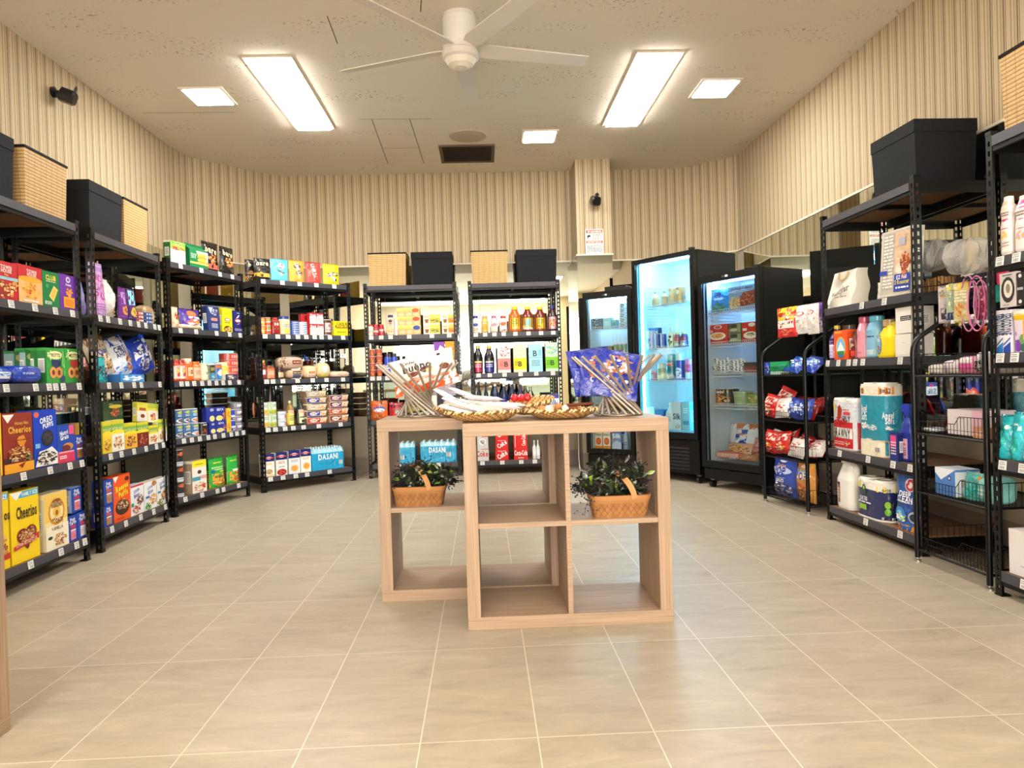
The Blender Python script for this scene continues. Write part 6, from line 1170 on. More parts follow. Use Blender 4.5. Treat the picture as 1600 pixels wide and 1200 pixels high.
shelf('R7', 4, '''
1390 1403 676|c #1c2f80,#14245e d=.05 v=.0|dishwasher pod pack|dark blue and pink pod pack in front of spray|r .1 .5 .8 .9 #d84a8a;l .15 .2 .8 .7 5 #f0d0e0
1421 1432 655|j #dfe4ee,#2a4ab0 pf=tall|cleaner bottle|white and blue cleaner bottle at the right end|r .1 .1 .9 .5 #2a4ab0;l .2 .2 .8 .4 2 #fff
''')
# paper tote bag
fr = FR['R7']; u0, u1, zt = span(fr, LV['R7'][1], 1287, 1332, 424, .05)
t = thing('tote_bag', 'white canvas tote bag with dark handwriting at the left of the detergent rack', 'bag', fr.P((u0+u1)/2, .03, LV['R7'][1]+.001), fr.rz); wq, hq = (u1-u0)*.92, zt-LV['R7'][1]
M = MB(); c = lin('#e3dccf')
def TS(u, v, of=0):
    k = 1-.14*v; return Vector(((u-.5)*wq*k+.02*v*wq*2, .02+.05*v-.012*sin(3*v*3)*sin(u*7)-of, v*hq))
def TB(u, v): p = TS(u, v); return Vector((p.x, p.y+.09*(1-.5*v)+.02, p.z))
M.grid(TS, 10, 10, c); M.grid(TB, 10, 10, c, flip=True)
for uu in (0, 1): M.grid(lambda u, v: TS(uu, v)*(1-u)+TB(uu, v)*u, 3, 10, dk(c, .97), flip=uu == 0)
M.grid(lambda u, v: TS(u, 0)*(1-v)+TB(u, 0)*v, 4, 2, c)
art(M, TS, wq, hq, 't vanityfair .46 .48 .14 #1c1a1a .8 6;l .3 .28 .7 .33 1 #8a8378;r .08 .08 .16 .12 #777', True); M.build('bag_body', 'matte', t)
M = MB(); M.tube([TS(.3, .97, .004), TS(.36, .8, .008), TS(.46, .74, .01), TS(.56, .8, .008), TS(.6, .97, .004)], .006, lin('#c9b48a'), 8); M.build('handle', 'matte', t)
# hanging bags on the snack stand
def hang(fr, x0, x1, yt, yb, v, label, cols, spec, cat='candy bag', d=.04, yaw=0, kind='b', rollz=0):
    uc, zt = fr.hit((x0+x1)/2, yt, v); _, zb = fr.hit((x0+x1)/2, yb, v); ym = (yt+yb)/2; u0 = fr.hit(x0, ym, v)[0]; u1 = fr.hit(x1, ym, v)[0]
    M, m = pack_mesh(kind, (u1-u0), zt-zb, d, [lin(x) for x in cols], spec, hash_(label)); M.tube([((0), d/2, (zt-zb)*.97), (0, .1, (zt-zb)*.98), (0, .16, (zt-zb)*.99)], .002, lin('#222'))
    tag(M.build(cat.replace(' ', '_'), m, loc=fr.P((u0+u1)/2, v, zb), rot=(0, rollz, fr.rz+radians(yaw))), label, cat)
hang(FR['W1'], 1212, 1241, 480, 527, .05, 'yellow and red candy bag hanging at the left of the snack stand', ['#d8332e', '#b82822'], 'r 0 .55 1 1 #d8cf3a;e .25 .76 .14 .08 #a83a20;f .7 .72 .26 .2 16 #e8c890 #e88a5a #f4f0e0;r .05 .3 .9 .56 #f0e8e4;l 0.22 0.4 0.78 0.52 1 #3a2a2a;f .5 .16 .4 .14 12 #c82a24 #e84a3e #f08a7a', yaw=3)
hang(FR['W1'], 1238, 1259, 477, 522, .06, 'white sour candy bag with red oval, left of two hanging', ['#e8e2e0', '#d8d0cc'], 'e .5 .7 .3 .08 #c83a44;e .5 .7 .22 .05 #f0e0e0;p #a8844a .3 .3 .9 .5 .9 .54;l .2 .4 .5 .5 2 #777;f .7 .3 .2 .14 8 #d8ccb0 #e8e0d0')
hang(FR['W1'], 1258, 1276, 474, 522, .05, 'white sour candy bag with red oval, right of two hanging', ['#e6e0de', '#d8d0cc'], 'e .4 .72 .3 .08 #c83a44;e .4 .72 .22 .05 #f0e0e0;p #a8844a .1 .3 .8 .5 .8 .54;f .6 .3 .2 .14 8 #d8ccb0 #e8e0d0')
hang(FR['W1'], 1273, 1283, 472, 520, .08, 'purple and white candy bag hanging at the right of the snack stand', ['#7a4ab0', '#6a3a9a'], 'r 0 0 1 .5 #e4e0e6')
# piles of small snack bags in the baskets
def pile(k, lv, items, rows):
    """rows: (px, py of bag centre, width m, height m, roll deg, lean deg, depth v, colours, art, label)"""
    fr = FR[k]
    for i, (px, py, w_, h_, roll, lean, v, cols, spec, label) in enumerate(rows):
        u, z = fr.hit(px, py, v); w_ *= 1.12; h_ *= 1.1; roll *= .6; M, m = pack_mesh('b', w_, h_, .07, [lin(x) for x in cols], spec, i*7+lv)
        for j, p in enumerate(M.V): M.V[j] = (p[0], p[1]-.0225, p[2]-h_/2)
        R = Euler((radians(-lean), radians(roll), 0)).to_matrix()
        zmin = min((R @ Vector(p)).z for p in M.V); zz = max(z, LV[k][lv-1]+.004-zmin)
        tag(M.build('snack_bag', m, loc=fr.P(u, v, zz), rot=Euler((radians(-lean), radians(roll), fr.rz))), label, 'snack bag', items)
red = ['#c8201e', '#a01818']; A_RED = 'r .1 .55 .9 .85 #e8d8c8;l 0.22 0.63 0.78 0.77 1 #b8201c;f .5 .28 .36 .2 14 #e8b04a #d84a2a #f4e8d8'
A_WH = 'r .05 .1 .95 .9 #f0ece8;f .5 .6 .36 .2 12 #c8282a #e8c8b8 #e87a5a;l .2 .26 .8 .34 1 #c8282a'; A_BL = 'f .5 .5 .4 .3 18 #dfe8f8 #5a8ae0 #2a4ac0;r .1 .4 .9 .6 #e8eef8'
pile('W1', 3, 'bags in the upper snack basket', [(1203, 641, .17, .15, 10, 20, .07, red, A_RED, 'red and tan snack bag at the left of the upper bag basket'), (1222, 628, .17, .19, 25, 25, .14, red, A_RED, 'red snack bag standing tallest in the upper bag basket'),
    (1222, 643, .16, .13, -8, 15, .05, ['#e8e2dc', '#c8c0b8'], A_WH, 'white and red snack bag in front of the tall red bag'), (1240, 643, .15, .13, 12, 15, .07, ['#2a4ab8', '#1c348a'], A_BL, 'blue snack bag in the middle of the upper bag basket'),
    (1256, 645, .16, .13, -6, 15, .06, ['#223fa8', '#1c348a'], A_BL, 'dark blue snack bag beside the right tube, upper bag basket'), (1250, 630, .18, .12, 5, 40, .18, ['#9a1a1e', '#7a1418'], 'f .5 .5 .4 .3 14 #c83a34 #7a1014 #e8a8a0', 'dark red snack bag lying at the back of the upper bag basket'),
    (1275, 632, .18, .13, -14, 35, .2, ['#a01c20', '#7a1418'], 'f .5 .5 .4 .3 14 #c83a34 #7a1014', 'dark red snack bag at the right rear of the upper bag basket')])
pile('W1', 4, 'bags in the lower snack basket', [(1203, 703, .17, .15, 6, 15, .06, red, A_RED, 'red and green snack bag at the left of the lower bag basket'), (1222, 704, .16, .15, -10, 15, .07, red, A_RED, 'red snack bag second from left in the lower bag basket'),
    (1233, 692, .18, .14, -30, 30, .16, red, A_RED, 'red snack bag lying across the top of the lower bag basket'), (1245, 706, .17, .12, 4, 20, .06, ['#eae4e0', '#c8c0b8'], A_WH, 'white snack bag in the middle of the lower bag basket'),
    (1268, 702, .17, .12, -6, 30, .12, ['#b82226', '#8a181c'], 'f .5 .5 .4 .3 14 #e84a40 #f4e0d8 #8a1418', 'red and white snack bag right of centre, lower bag basket'), (1282, 706, .16, .12, 8, 30, .22, ['#8a181c', '#6a1216'], 'f .5 .5 .4 .3 14 #b83a34 #6a1014', 'dark red snack bag at the right rear of the lower bag basket')])
pile('W1', 3, 'bags in the upper snack basket', [(1212, 634, .16, .14, -14, 30, .2, red, A_RED, 'red and tan snack bag low at the back left, upper bag basket'), (1232, 637, .16, .13, 30, 35, .12, ['#e4ddd6', '#c8c0b8'], A_WH, 'white snack bag wedged behind the blue one, upper bag basket'), (1264, 641, .16, .13, 10, 25, .12, ['#b8221e', '#8a1814'], A_RED, 'red snack bag near the right tube, upper bag basket')])
pile('W1', 4, 'bags in the lower snack basket', [(1211, 699, .17, .14, 18, 30, .16, ['#d8d0c0', '#b8b0a0'], A_WH, 'white and green snack bag behind the front left ones, lower basket'), (1256, 699, .17, .13, 24, 35, .16, red, A_RED, 'red snack bag behind the white one, lower bag basket'), (1277, 699, .16, .12, -8, 35, .1, ['#e4ddd6', '#c8c0b8'], A_WH, 'white and red snack bag right of the tube, lower bag basket')])
shelf('W1', 2, '''
1194 1203 566|c #2a4ab8,#1f3a94 d=.10 v=.03|gum pack|blue and white gum carton at the left|f .5 .5 .4 .4 12 #e8eef8 #5a7ad8 #2a3a98
1203 1234 565|c #1f9a5c,#187c48,#2ab46c d=.12 v=.03|gum pack|green mint gum carton|r 0 .0 1 .25 #b8d8c8;r .1 .4 .95 .55 #17804a;f .6 .6 .3 .2 12 #2a6ab0 #3ab87a
1216 1236 582|l #4a3434 d=.1 e=.5 v=.02|candy pack|small dark brown candy pack in front|l .2 .4 .8 .7 2 #e8d8d0
''')
pile('W1', 2, 'blue bags in the top snack basket', [(1244, 578, .17, .13, 14, 48, .07, ['#1f55c0', '#1a45a0'], 'f .5 .5 .42 .36 18 #e8f2fc #6ab4f0 #2a50c8', 'blue and white cookie bag left of the right tube'), (1268, 577, .18, .13, 14, 48, .10, ['#1a3aa8', '#16308a'], 'f .5 .5 .42 .36 18 #cfe4fc #4a90e8 #1f48b8', 'blue cookie bag crossing behind the right tube')])
shelf('W1', 5, '''
1200 1236 716|b #2b46a0,#20367e d=.11 v=.02|popcorn bag|blue cookie popcorn bag|e .5 .93 .16 .04 #e8ecf8;T Cookies .5 .82 .06 #e8b04a .66;T POP .48 .69 .15 #22309a .8;e .48 .69 .42 .1 #b8c4e4;T POP .48 .69 .14 #22309a .72;r .3 .5 .7 .52 #8ab0a0;T OREO .5 .44 .07 #f4f4f8 .6;f .5 .2 .44 .18 44 #1c1c26 #e8e8ec #3a4a7a #8a92b8;e .4 .24 .14 .09 #16161c
1236 1264 723|b #c98a3e,#a87030 d=.11 v=.03|popcorn bag|orange candy popcorn bag|e .55 .9 .18 .04 #e8d8c0;T Candy .5 .8 .09 #3aa0d8 .7;e .5 .68 .42 .1 #f0d8a8;T POP .5 .67 .14 #2248b8 .76;f .5 .26 .42 .24 44 #c8743a #8a4424 #e8b46a #d8985a #b04a2a
''')
# the right-hand basket stand
shelf('W2', 3, '''
1480 1535 641|c #e3d8da,#d8c8cc d=.16 v=.08|white box|white box in the middle basket|l .25 .62 .5 .7 1 #b8a8ac;r .72 0 1 1 #e8b8cc
1520 1542 668|c #d89a78,#c88868 d=.08 v=.03|soap box|peach soap box at the right of the middle basket|p #e8c0b0 0 .4 1 .9 1 0
1440 1456 668|l #b8bcc4 d=.08 v=.05|soap pack|small grey soap pack at the left|r .2 .3 .8 .6 #8a90a0
''')
shelf('W2', 4, '''
1461 1493 732|c #4f7fc4,#dfe2ea d=.12 v=.04|tissue box|blue and white tissue box|p #e4e8f0 0 1 1 1 .3 .55 0 .8;e .72 .66 .08 .1 #24407e;e .72 .66 .04 .05 #cfe0f0
1494 1524 739|p #3aa8a0,#7ac8c0 d=.10 v=.04|wipes pack|teal wipes pack with round flap|e .5 .45 .34 .36 #1f8f8a;e .5 .45 .28 .3 #2fa39c;r .8 .7 1 .9 #e8a04a
1524 1546 746|l #86cfc6 d=.14 e=.5 v=.03|diaper pack|pale teal soft pack leaning out to the right|l .2 .3 .8 .6 2 #e8f4f0
''')
shelf('W2', 2, '''
1445 1471 569|l #dcd2c8 d=.2 e=.45 v=.05|napkin pack|white napkin pack at the left|r .1 .2 .9 .5 #e8e0d8
1468 1497 562|l #d8c8cc d=.22 e=.45 v=.05|napkin pack|lilac striped napkin pack|r .1 .15 .4 .6 #b8a0c0;r .5 .15 .9 .5 #e4dcd4
1492 1520 556|l #e08ab0 d=.22 e=.45 v=.05|napkin pack|bright pink napkin pack|r .05 .1 .95 .55 #e45a9c;r .05 .6 .95 .9 #e8d8d8
1518 1546 548|l #d8ccd0 d=.22 e=.45 v=.06|napkin pack|black and white checked napkin pack|f .5 .35 .44 .26 40 #1a1a1a #f0ece8 #1a1a1a
''')
H2 = FR['W2']
def W2P(px, py, v): u, z = H2.hit(px, py, v); return H2.P(u, v, z)
for i, (px, yt, yb, wpx, v, cols, spec, lab) in enumerate([(1473, 447, 505, 12, .10, ['#c9bcc0', '#a89ca0'], 'f .5 .8 .3 .12 8 #d88a4a #5a8a4a;r .3 .1 .8 .4 #3a3a4a', 'grey carded brush hanging first from the left'),
    (1485, 441, 500, 12, .08, ['#a8b89a', '#2a3a6a'], 'r 0 0 1 .2 #22386e;r .1 .8 .9 .98 #e8c83a;f .5 .5 .2 .2 6 #d8e0c8 #8a9a7a', 'green and navy carded item hanging second'), (1500, 440, 504, 16, .07, ['#c8bc8a', '#a89c6a'], 'r 0 .8 1 1 #e8c03a;f .5 .3 .4 .2 12 #e8943a #d8d0a0 #b8742a;l .1 .5 .9 .8 4 #f0ead0', 'yellow carded item hanging third')]):
    hang(H2, px-wpx/2, px+wpx/2, yt, yb, v, lab+' on the basket stand', cols, spec, 'hanging pack', .02, yaw=25)
def loofah(px, py, v, w_, h_, cf, name, label, cat):
    p = W2P(px, py, v); t = thing(name, label, cat, p, H2.rz); M = MB(); rnd = random.Random(int(px))
    pts = [(w_/2*cos(a), 0, h_/2*sin(a)) for a in (radians(q*15) for q in range(25))]; M.tube(pts, .0032, lin(cf[0]), 8); M.build('band', 'plast', t)
    M = MB(); M.tube([(w_*.42*cos(a), .02, h_*.42*sin(a)) for a in (radians(q*15) for q in range(25))], .0022, lin(cf[1]), 8); M.build('second_band', 'plast', t)
loofah(1526, 474, .05, .11, .24, ('#d868a8', '#e8a0c8'), 'hanging_headband', 'pink plastic headbands hanging in a loop on the basket stand', 'headband')
loofah(1513, 474, .08, .10, .25, ('#c87ab0', '#e090b8'), 'hanging_headband', 'mauve headbands hanging left of the pink loop on basket stand', 'headband')
hang(H2, 1516, 1545, 446, 500, .12, 'dark pink packet of hair ties hanging behind the pink headbands', ['#9a2a5a', '#8a2450'], 'f .5 .5 .44 .44 30 #c84a80 #7a1c40 #e08ab0 #a83a60', 'hanging pack', .03)
M = MB(); L2 = H2.L; M.box(.12, -.02, -.02, L2+.01, -.015, .03, lin('#161618'))
for i in range(5): M.box(.2+i*.03, -.022, .005, .212+i*.03, -.019, .012, lin('#ddd'))
o = M.build('hook_rail', 'satin', w2); o.location = (0, .16, 1.335)
for i, (x, L_) in enumerate(((.16, .2), (.26, .17), (.38, .13))):
    M = MB(); M.tube([(x, .16, 1.34), (x-.02, .16-L_, 1.325), (x-.025, .16-L_-.02, 1.345)], .0025, n=6); M.build('hook', 'black', w2)
# soft brush pair, and pink-black slippers card beyond the post
M = MB(); M.lathe([(.045, 0), (.055, .02), (.052, .2), (.035, .26), (0, .27)], 18, 2, .4, c=lin('#181416')); tag(M.build('bath_brush', 'plast', loc=FR['R8'].P(-.02, .05, 1.13), rot=(0, 0, FR['R8'].rz)), 'black and round bath brush hanging behind the right rack post', 'brush')
M = MB(); M.box(-.055, 0, 0, .055, .015, .07, lin('#3fc0b8')); M.lathe([(.03, .07), (.034, .09), (.034, .16), (.0, .185)], 16, 2, .4, c=lin('#e03a68')); tag(M.build('carded_brush', 'plast', loc=FR['R8'].P(.055, .02, 1.21), rot=(0, 0, FR['R8'].rz)), 'teal card with hot pink brush head at the right rack', 'brush')
# clear bags of bread and the bristle tray on a rear shelf
for i, (px, py, w_, h_, lab) in enumerate([(1452, 402, .26, .16, 'clear plastic bag crumpled behind the left post of the basket stand'), (1512, 405, .24, .17, 'clear plastic bag crumpled above the hanging hooks')]):
    p = W2P(px, py+22, .32); M = MB(); rnd = random.Random(i); ph = [rnd.uniform(0, 6) for _ in range(6)]
    def BS(u, v):
        a = u*2*pi; f = v*pi*.98; r = (1+.12*sin(7*a+ph[0]+5*v)+.08*sin(13*a+ph[1]-9*v))*sin(f)**.7
        return Vector((w_/2*r*cos(a), .09*r*sin(a), h_*(1-cos(f))/2+.02*sin(5*a+ph[2])*sin(f)))
    M.grid(BS, 36, 18, lin('#dcdad4'), False); tag(M.build('plastic_bag', 'haze', loc=p, rot=(0, 0, H2.rz)), lab, 'plastic bag')
p = W2P(1452, 462, .3); M = MB(); M.box(-.16, -.05, 0, .16, .1, .012, lin('#2a211a'))
rnd = random.Random(4)
for i in range(220):
    x = rnd.uniform(-.15, .15); y = rnd.uniform(-.04, .09); c = lin(rnd.choice(['#a87a4a', '#7a5430', '#c89a66'])); e = rnd.uniform(-.01, .01); M.tube([(x, y, .012), (x+e, y, .085)], .002, c, 4)
tag(M.build('bristle_brush', 'matte', loc=p, rot=(0, 0, H2.rz)), 'wide brown bristle brush behind the basket stand hooks', 'brush')
M = MB(); M.box(-.1, -.1, -.02, .34, .05, 0, lin('#1c1a18')); o = M.build('rear_shelf', 'matte'); o.parent = w2; o.location = (.12, .36, (p.z)-.003)
for (px, py, yt, wpx, lab, cols, spec) in [(1451, 556, 518, 22, 'white box behind the basket stand, left lower', ('#dcd6ce', '#ccc6be'), 'l .1 .1 .8 .5 5 #9a948c')]:
    pass
# ---------------------------------------------------------------- things on and in the tables
def chip_basket(x, y, z, rz, label, seed, W=.24, Dp=.13, H=.085):
    t = thing('chip_wood_basket', label, 'basket', (x, y, z), rz); M = MB(); c = lin('#c4824c')
    def prof(v): return .86+.14*v
    def S(a, v, k=1, of=0):
        q = 5; g = (abs(cos(a))**q+abs(sin(a))**q)**(-1/q)*prof(v)*k; return Vector((W/2*g*cos(a)*(1+of), Dp/2+Dp/2*g*sin(a)*(1+of), v*H))
    M.grid(lambda u, v: S(u*2*pi, v), 48, 6, lambda u, v: lin('#a87648') if (int(u*16+v*2) + int(u*16-v*2+40)) % 2 else lin('#9d6c40'))
    M.grid(lambda u, v: S(u*2*pi, v, .95)+Vector((0, 0, .002)), 48, 4, lin('#8a5630'), flip=True); M.grid(lambda u, v: Vector(((u-.5)*W*.78, Dp/2+(v-.5)*Dp*.78, .004)), 2, 2, lin('#6a4226'))
    for i in range(9):   # diagonal slits between the splints
        for s in (-1, 1):
            u = (i+.5)/9; x0 = (u-.5)*W*.86; pts = [Vector((x0-s*.016, -.0, .012)), Vector((x0+s*.016, -.0, .055))]
            yy = -.0012 if abs(u-.5) < .42 else .002; dx = .0009; M.add([(pts[0].x-dx, yy+.075*Dp*(1-.012/H), pts[0].z), (pts[0].x+dx, yy+.075*Dp*(1-.012/H), pts[0].z), (pts[1].x+dx, yy+.075*Dp*(1-.055/H)-.001, pts[1].z), (pts[1].x-dx, yy+.075*Dp*(1-.055/H)-.001, pts[1].z)], [(0, 1, 2, 3)], lin('#7c4e2a'))
    M.build('basket_body', 'matte', t)
    M = MB(); M.grid(lambda u, v: S(u*2*pi, .8+.2*v, 1, .02), 48, 1, lin('#b27e50')); M.grid(lambda u, v: S(u*2*pi, .8+.2*v, .97), 48, 1, lin('#b87542'), flip=True); M.grid(lambda u, v: S(u*2*pi, 1, 1.02-.05*v)+Vector((0, 0, .0005)), 48, 1, lin('#b27e50'), flip=True); M.build('rim_band', 'matte', t)
    M = MB(); wd = .010; n = 18; off = -W*.02
    def HP(k, s, th): a = pi*k; return Vector((off+.055*cos(a)-.03*sin(a), Dp/2-Dp/2*1.04*cos(a), H*.85+.105*sin(a)**.8*(1 if k < .5 else 1)+th))+Vector((s*wd, 0, s*.004))
    M.grid(lambda u, v: HP(v, u*2-1, .0015), 2, n, lin('#c08e5e')); M.grid(lambda u, v: HP(v, u*2-1, -.0015), 2, n, lin('#b87a48'), flip=True)
    for s in (-1, 1): M.grid(lambda u, v: HP(v, s, (u*2-1)*.0015), 1, n, lin('#b87a48'))
    M.build('handle', 'matte', t)
    return t
def foliage(x, y, z, rz, label, seed, spread, n_st, light, lim=(-1, 1)):
    t = thing('berry_foliage', label, 'artificial plant', (x, y, z), rz); rnd = random.Random(seed); LM, SM, BM_ = MB(), MB(), MB(); dg = ['#141c10', '#1a2614', '#2a3c1a', '#0f160d', '#121a14']; lg = ['#7a9c34', '#94b23c', '#567828']
    def leaf(p, dirv, L, W_, c):
        dirv = dirv.normalized(); side = dirv.cross(Vector((rnd.uniform(-.4, .4), rnd.uniform(-1, -.4), rnd.uniform(-.2, .6)))).normalized(); nn = side.cross(dirv)
        prof = (0, .7, 1, .8, 0); vs = []
        for i, k in enumerate(prof):
            q = p+dirv*L*i/4-nn*.25*L*(i/4)**2
            for s in (-1, 0, 1): vs.append(q+side*s*k*W_/2+nn*(.12*W_*abs(s)*k))
        fs = [(3*i+j, 3*i+j+1, 3*i+j+4, 3*i+j+3) for i in range(4) for j in range(2)]
        LM.add(vs, fs, c, True)
    for i in range(n_st):
        a = rnd.uniform(-.1, pi+.1); r0 = rnd.uniform(0, .07)*spread[0]/.12; k = rnd.uniform(.5, 1); p0 = Vector((rnd.uniform(-.06, .06), rnd.uniform(.0, .04), -.02)); berry = rnd.random() < .5
        end = Vector((min(lim[1], max(lim[0], cos(a)*spread[0]*k*1.05)), rnd.uniform(-.04, .06), .02+abs(sin(a))*spread[1]*k)); mid = p0*.4+end*.6+Vector((0, 0, .025)); pts = [p0, mid*.5+p0*.5+Vector((0, 0, .01)), mid, end]
        SM.tube(pts, .0012, lin('#3a3322'), 5)
        if berry:
            for j in range(22):
                b = end+Vector((rnd.gauss(0, .017), rnd.gauss(0, .010), rnd.gauss(0, .016))); SM.tube([end*.7+mid*.3, b], .0006, lin('#2a2420'), 4)
                rr = .0034; BM_.lathe([(0, b.z-rr), (rr*.8, b.z-rr*.6), (rr, b.z), (rr*.8, b.z+rr*.6), (0, b.z+rr)], 7, cx=b.x, cy=b.y, c=lin('#17121c'))
        for j in range(9 if not berry else 5):
            f = .3+.7*j/8; q = pts[1]*(1-f)+pts[3]*f if f > .5 else pts[0]*(1-f)+pts[2]*f
            c = lin(rnd.choice(lg if rnd.random() < light else dg)); leaf(q, Vector((rnd.uniform(-1, 1), rnd.uniform(-.8, .4), rnd.uniform(-.2, 1))), rnd.uniform(.026, .042), rnd.uniform(.012, .021), c)
    LM.build('leaves', 'plast', t); SM.build('stems', 'matte', t); BM_.build('berries', 'plast', t); return t
chip_basket(-.300, 3.232, ZM, -.04, 'tan chip-wood basket with handle in the rear table compartment', 1); foliage(-.29, 3.28, ZM+.07, 0, 'dark green foliage with black berries in the rear table basket', 11, (.15, .10), 46, .16, (-.095, .17))
chip_basket(.520, 2.815, ZM, .03, 'tan chip-wood basket with handle in the front table compartment', 2); foliage(.505, 2.86, ZM+.07, 0, 'foliage with bright leaves and black berries in the front table basket', 23, (.15, .14), 62, .12, (-.15, .12))
M = MB(); rnd = random.Random(8)
for i in range(26):
    q = Vector((.43+rnd.gauss(0, .018), 2.79+rnd.uniform(-.01, .02), ZM+.07+rnd.uniform(-.05, .03)-.0)); M.lathe([(0, q.z-.003), (.0025, q.z-.002), (.003, q.z), (.0025, q.z+.002), (0, q.z+.003)], 7, cx=q.x-.045+(ZM+.07-q.z)*-.5, cy=q.y, c=lin('#17121c'))
M.tube([(.46, 2.83, ZM+.10), (.40, 2.80, ZM+.10), (.375, 2.79, ZM+.05), (.37, 2.79, ZM+.02)], .001, lin('#2a2420'), 5); tag(M.build('berry_sprig', 'plast'), 'sprig of black berries trailing over the left of the front basket', 'artificial plant')
def rod_vase(x, y, label, rt=.19, rb=.1, H=.245, n=18, tw=128, a0=0):
    t = thing('twisted_rod_vase', label, 'vase', (x, y, ZT), 0)
    for i in range(n):
        a = 2*pi*i/n+a0; b = a-radians(tw); M = MB(); p = Vector((rb*cos(a), rb*sin(a), .006)); q = Vector((rt*cos(b), rt*sin(b), H)); M.tube([p, q], .0055, lin('#b5a99c'), 10); M.build('rod', 'satin', t)
    M = MB(); M.tube([(rb*.98*cos(k*pi/16), rb*.98*sin(k*pi/16), .004) for k in range(32)], .003, lin('#a89c90'), 8, closed=True); M.build('base_ring', 'metal', t)
    return t
rod_vase(-.305, 3.455, 'twisted metal rod vase holding the white snack bag, left table'); rod_vase(.555, 3.035, 'twisted metal rod vase holding the blue snack bags, front table', rt=.185)
def free_bag(c, w_, h_, d_, rot, cols, spec, label, cat='snack bag', kind='b'):
    M, m = pack_mesh(kind, w_, h_, d_, [lin(x) for x in cols], spec, hash_(label))
    for j, p in enumerate(M.V): M.V[j] = (p[0], p[1]-d_/2, p[2]-h_/2)
    tag(M.build(cat.replace(' ', '_'), m, loc=c, rot=Euler([radians(q) for q in rot])), label, cat)
free_bag((-.275, 3.46, ZT+.205), .31, .175, .07, (-14, -13, 0), ['#ece6e0', '#e0d8d0'], 'r 0 0 1 .30 #e8581c;f .5 .31 .46 .05 26 #f08a3c #e8581c #f4c8a8;T Kinder .3 .82 .07 #3a2a28 .3;T bueno .42 .66 .17 #2e201e .5;e .34 .46 .09 .07 #7a3420;e .55 .52 .1 .08 #5a2a1c;e .6 .48 .08 .05 #f0e4a0;e .84 .5 .08 .09 #7a3a20;e .78 .86 .03 .035 #4a3a3a', 'white and orange chocolate snack bag standing in the left rod vase')
for i, (dx, dy, rl, rz) in enumerate(((-.09, .03, -14, 12), (-.055, 0, -6, 4), (.005, -.03, 4, -6))):
    free_bag((.545+dx, 3.04+dy, ZT+.185-.008*i), .19, .20, .04, (-16, rl+8, rz), ['#1c2fa0', '#18288a'], 'f .55 .6 .42 .3 40 #e8e8f2 #c87a50 #e0a488 #a85a3a #2a3cb0 #1c2fa0;T Oreo .4 .3 .09 #d8dcf4 .4 -20;f .6 .2 .3 .14 12 #c8d0f0 #7a4a3a #1c2fa0', ('blue snack bag leaning furthest left in the right rod vase', 'blue snack bag in the middle of the right rod vase', 'front blue snack bag in the right rod vase')[i])
free_bag((.555, 3.04, ZT+.05), .12, .08, .05, (-60, 10, 20), ['#5a4a34', '#4a3c2a'], 'f .5 .5 .44 .44 30 #d8cca8 #6a5438 #8a7a4a #e8e0cc', 'small brown snack packets low inside the right rod vase'); free_bag((-.305, 3.46, ZT+.045), .12, .07, .05, (-60, -8, 10), ['#b8b050', '#8a8440'], 'f .5 .5 .44 .44 30 #e8e0a0 #a89a3a #6a5a34', 'small yellow snack packets low inside the left rod vase')
def wicker(x, y, z, R, H, label, tilt=(0, 0, 0), ov=1):
    t = thing('wicker_bowl', label, 'basket', (x, y, z)); t.rotation_euler = [radians(q) for q in tilt]; M = MB(); A, B, C3 = lin('#c79a60'), lin('#9c7244'), lin('#dcb880')
    def S(u, v, k=1): a = u*2*pi; r = R*(.42+.56*v**.6); return Vector((r*cos(a), r*sin(a)*ov, H*v**1.3+.0015*sin(u*70*pi+(int(v*8) % 2)*pi)+(0 if k > 0 else .004)))
    M.grid(lambda u, v: S(u, v), 72, 8, lambda u, v: (A, B, C3)[(int(u*72)+int(v*8)) % 3], flip=True); M.grid(lambda u, v: S(u, v, -1), 72, 8, lambda u, v: (A, C3, B)[(int(u*72)+int(v*8)) % 3])
    M.add([(R*.42*cos(k*pi/18), R*.42*sin(k*pi/18)*ov, .002) for k in range(36)], [tuple(range(36))], B); M.build('woven_bowl', 'matte', t)
    M = MB(); n = 60
    for i in range(n):
        a = 2*pi*i/n; p = Vector((R*cos(a), R*sin(a)*ov, H)); q = Vector((R*cos(a+.15), R*sin(a+.15)*ov, H)); o1 = Vector((cos(a), sin(a), 0))*.0035
        M.tube([p+o1-Vector((0, 0, .005)), (p+q)/2+Vector((0, 0, .004)), q-o1+Vector((0, 0, -.002))], [.0025, .0042, .0025], lin('#e8cb98') if i % 3 else lin('#7a5430'), 6)
    M.build('braided_rim', 'matte', t); return t
wicker(-.005, 2.93, ZT, .15, .038, 'round woven bowl of wrapped cutlery at the front left of the table', ov=.85)
wicker(-.10, 3.32, ZT, .125, .04, 'woven bowl behind the cutlery bowl, on the rear table', ov=.9)
wicker(.31, 2.95, ZT, .148, .034, 'round woven bowl of small wooden pieces at the front table centre', ov=.85)
wicker(.20, 3.13, ZT+.018, .10, .05, 'small woven basket standing behind the two front bowls', (12, -6, 0), .7)
rnd = random.Random(5)
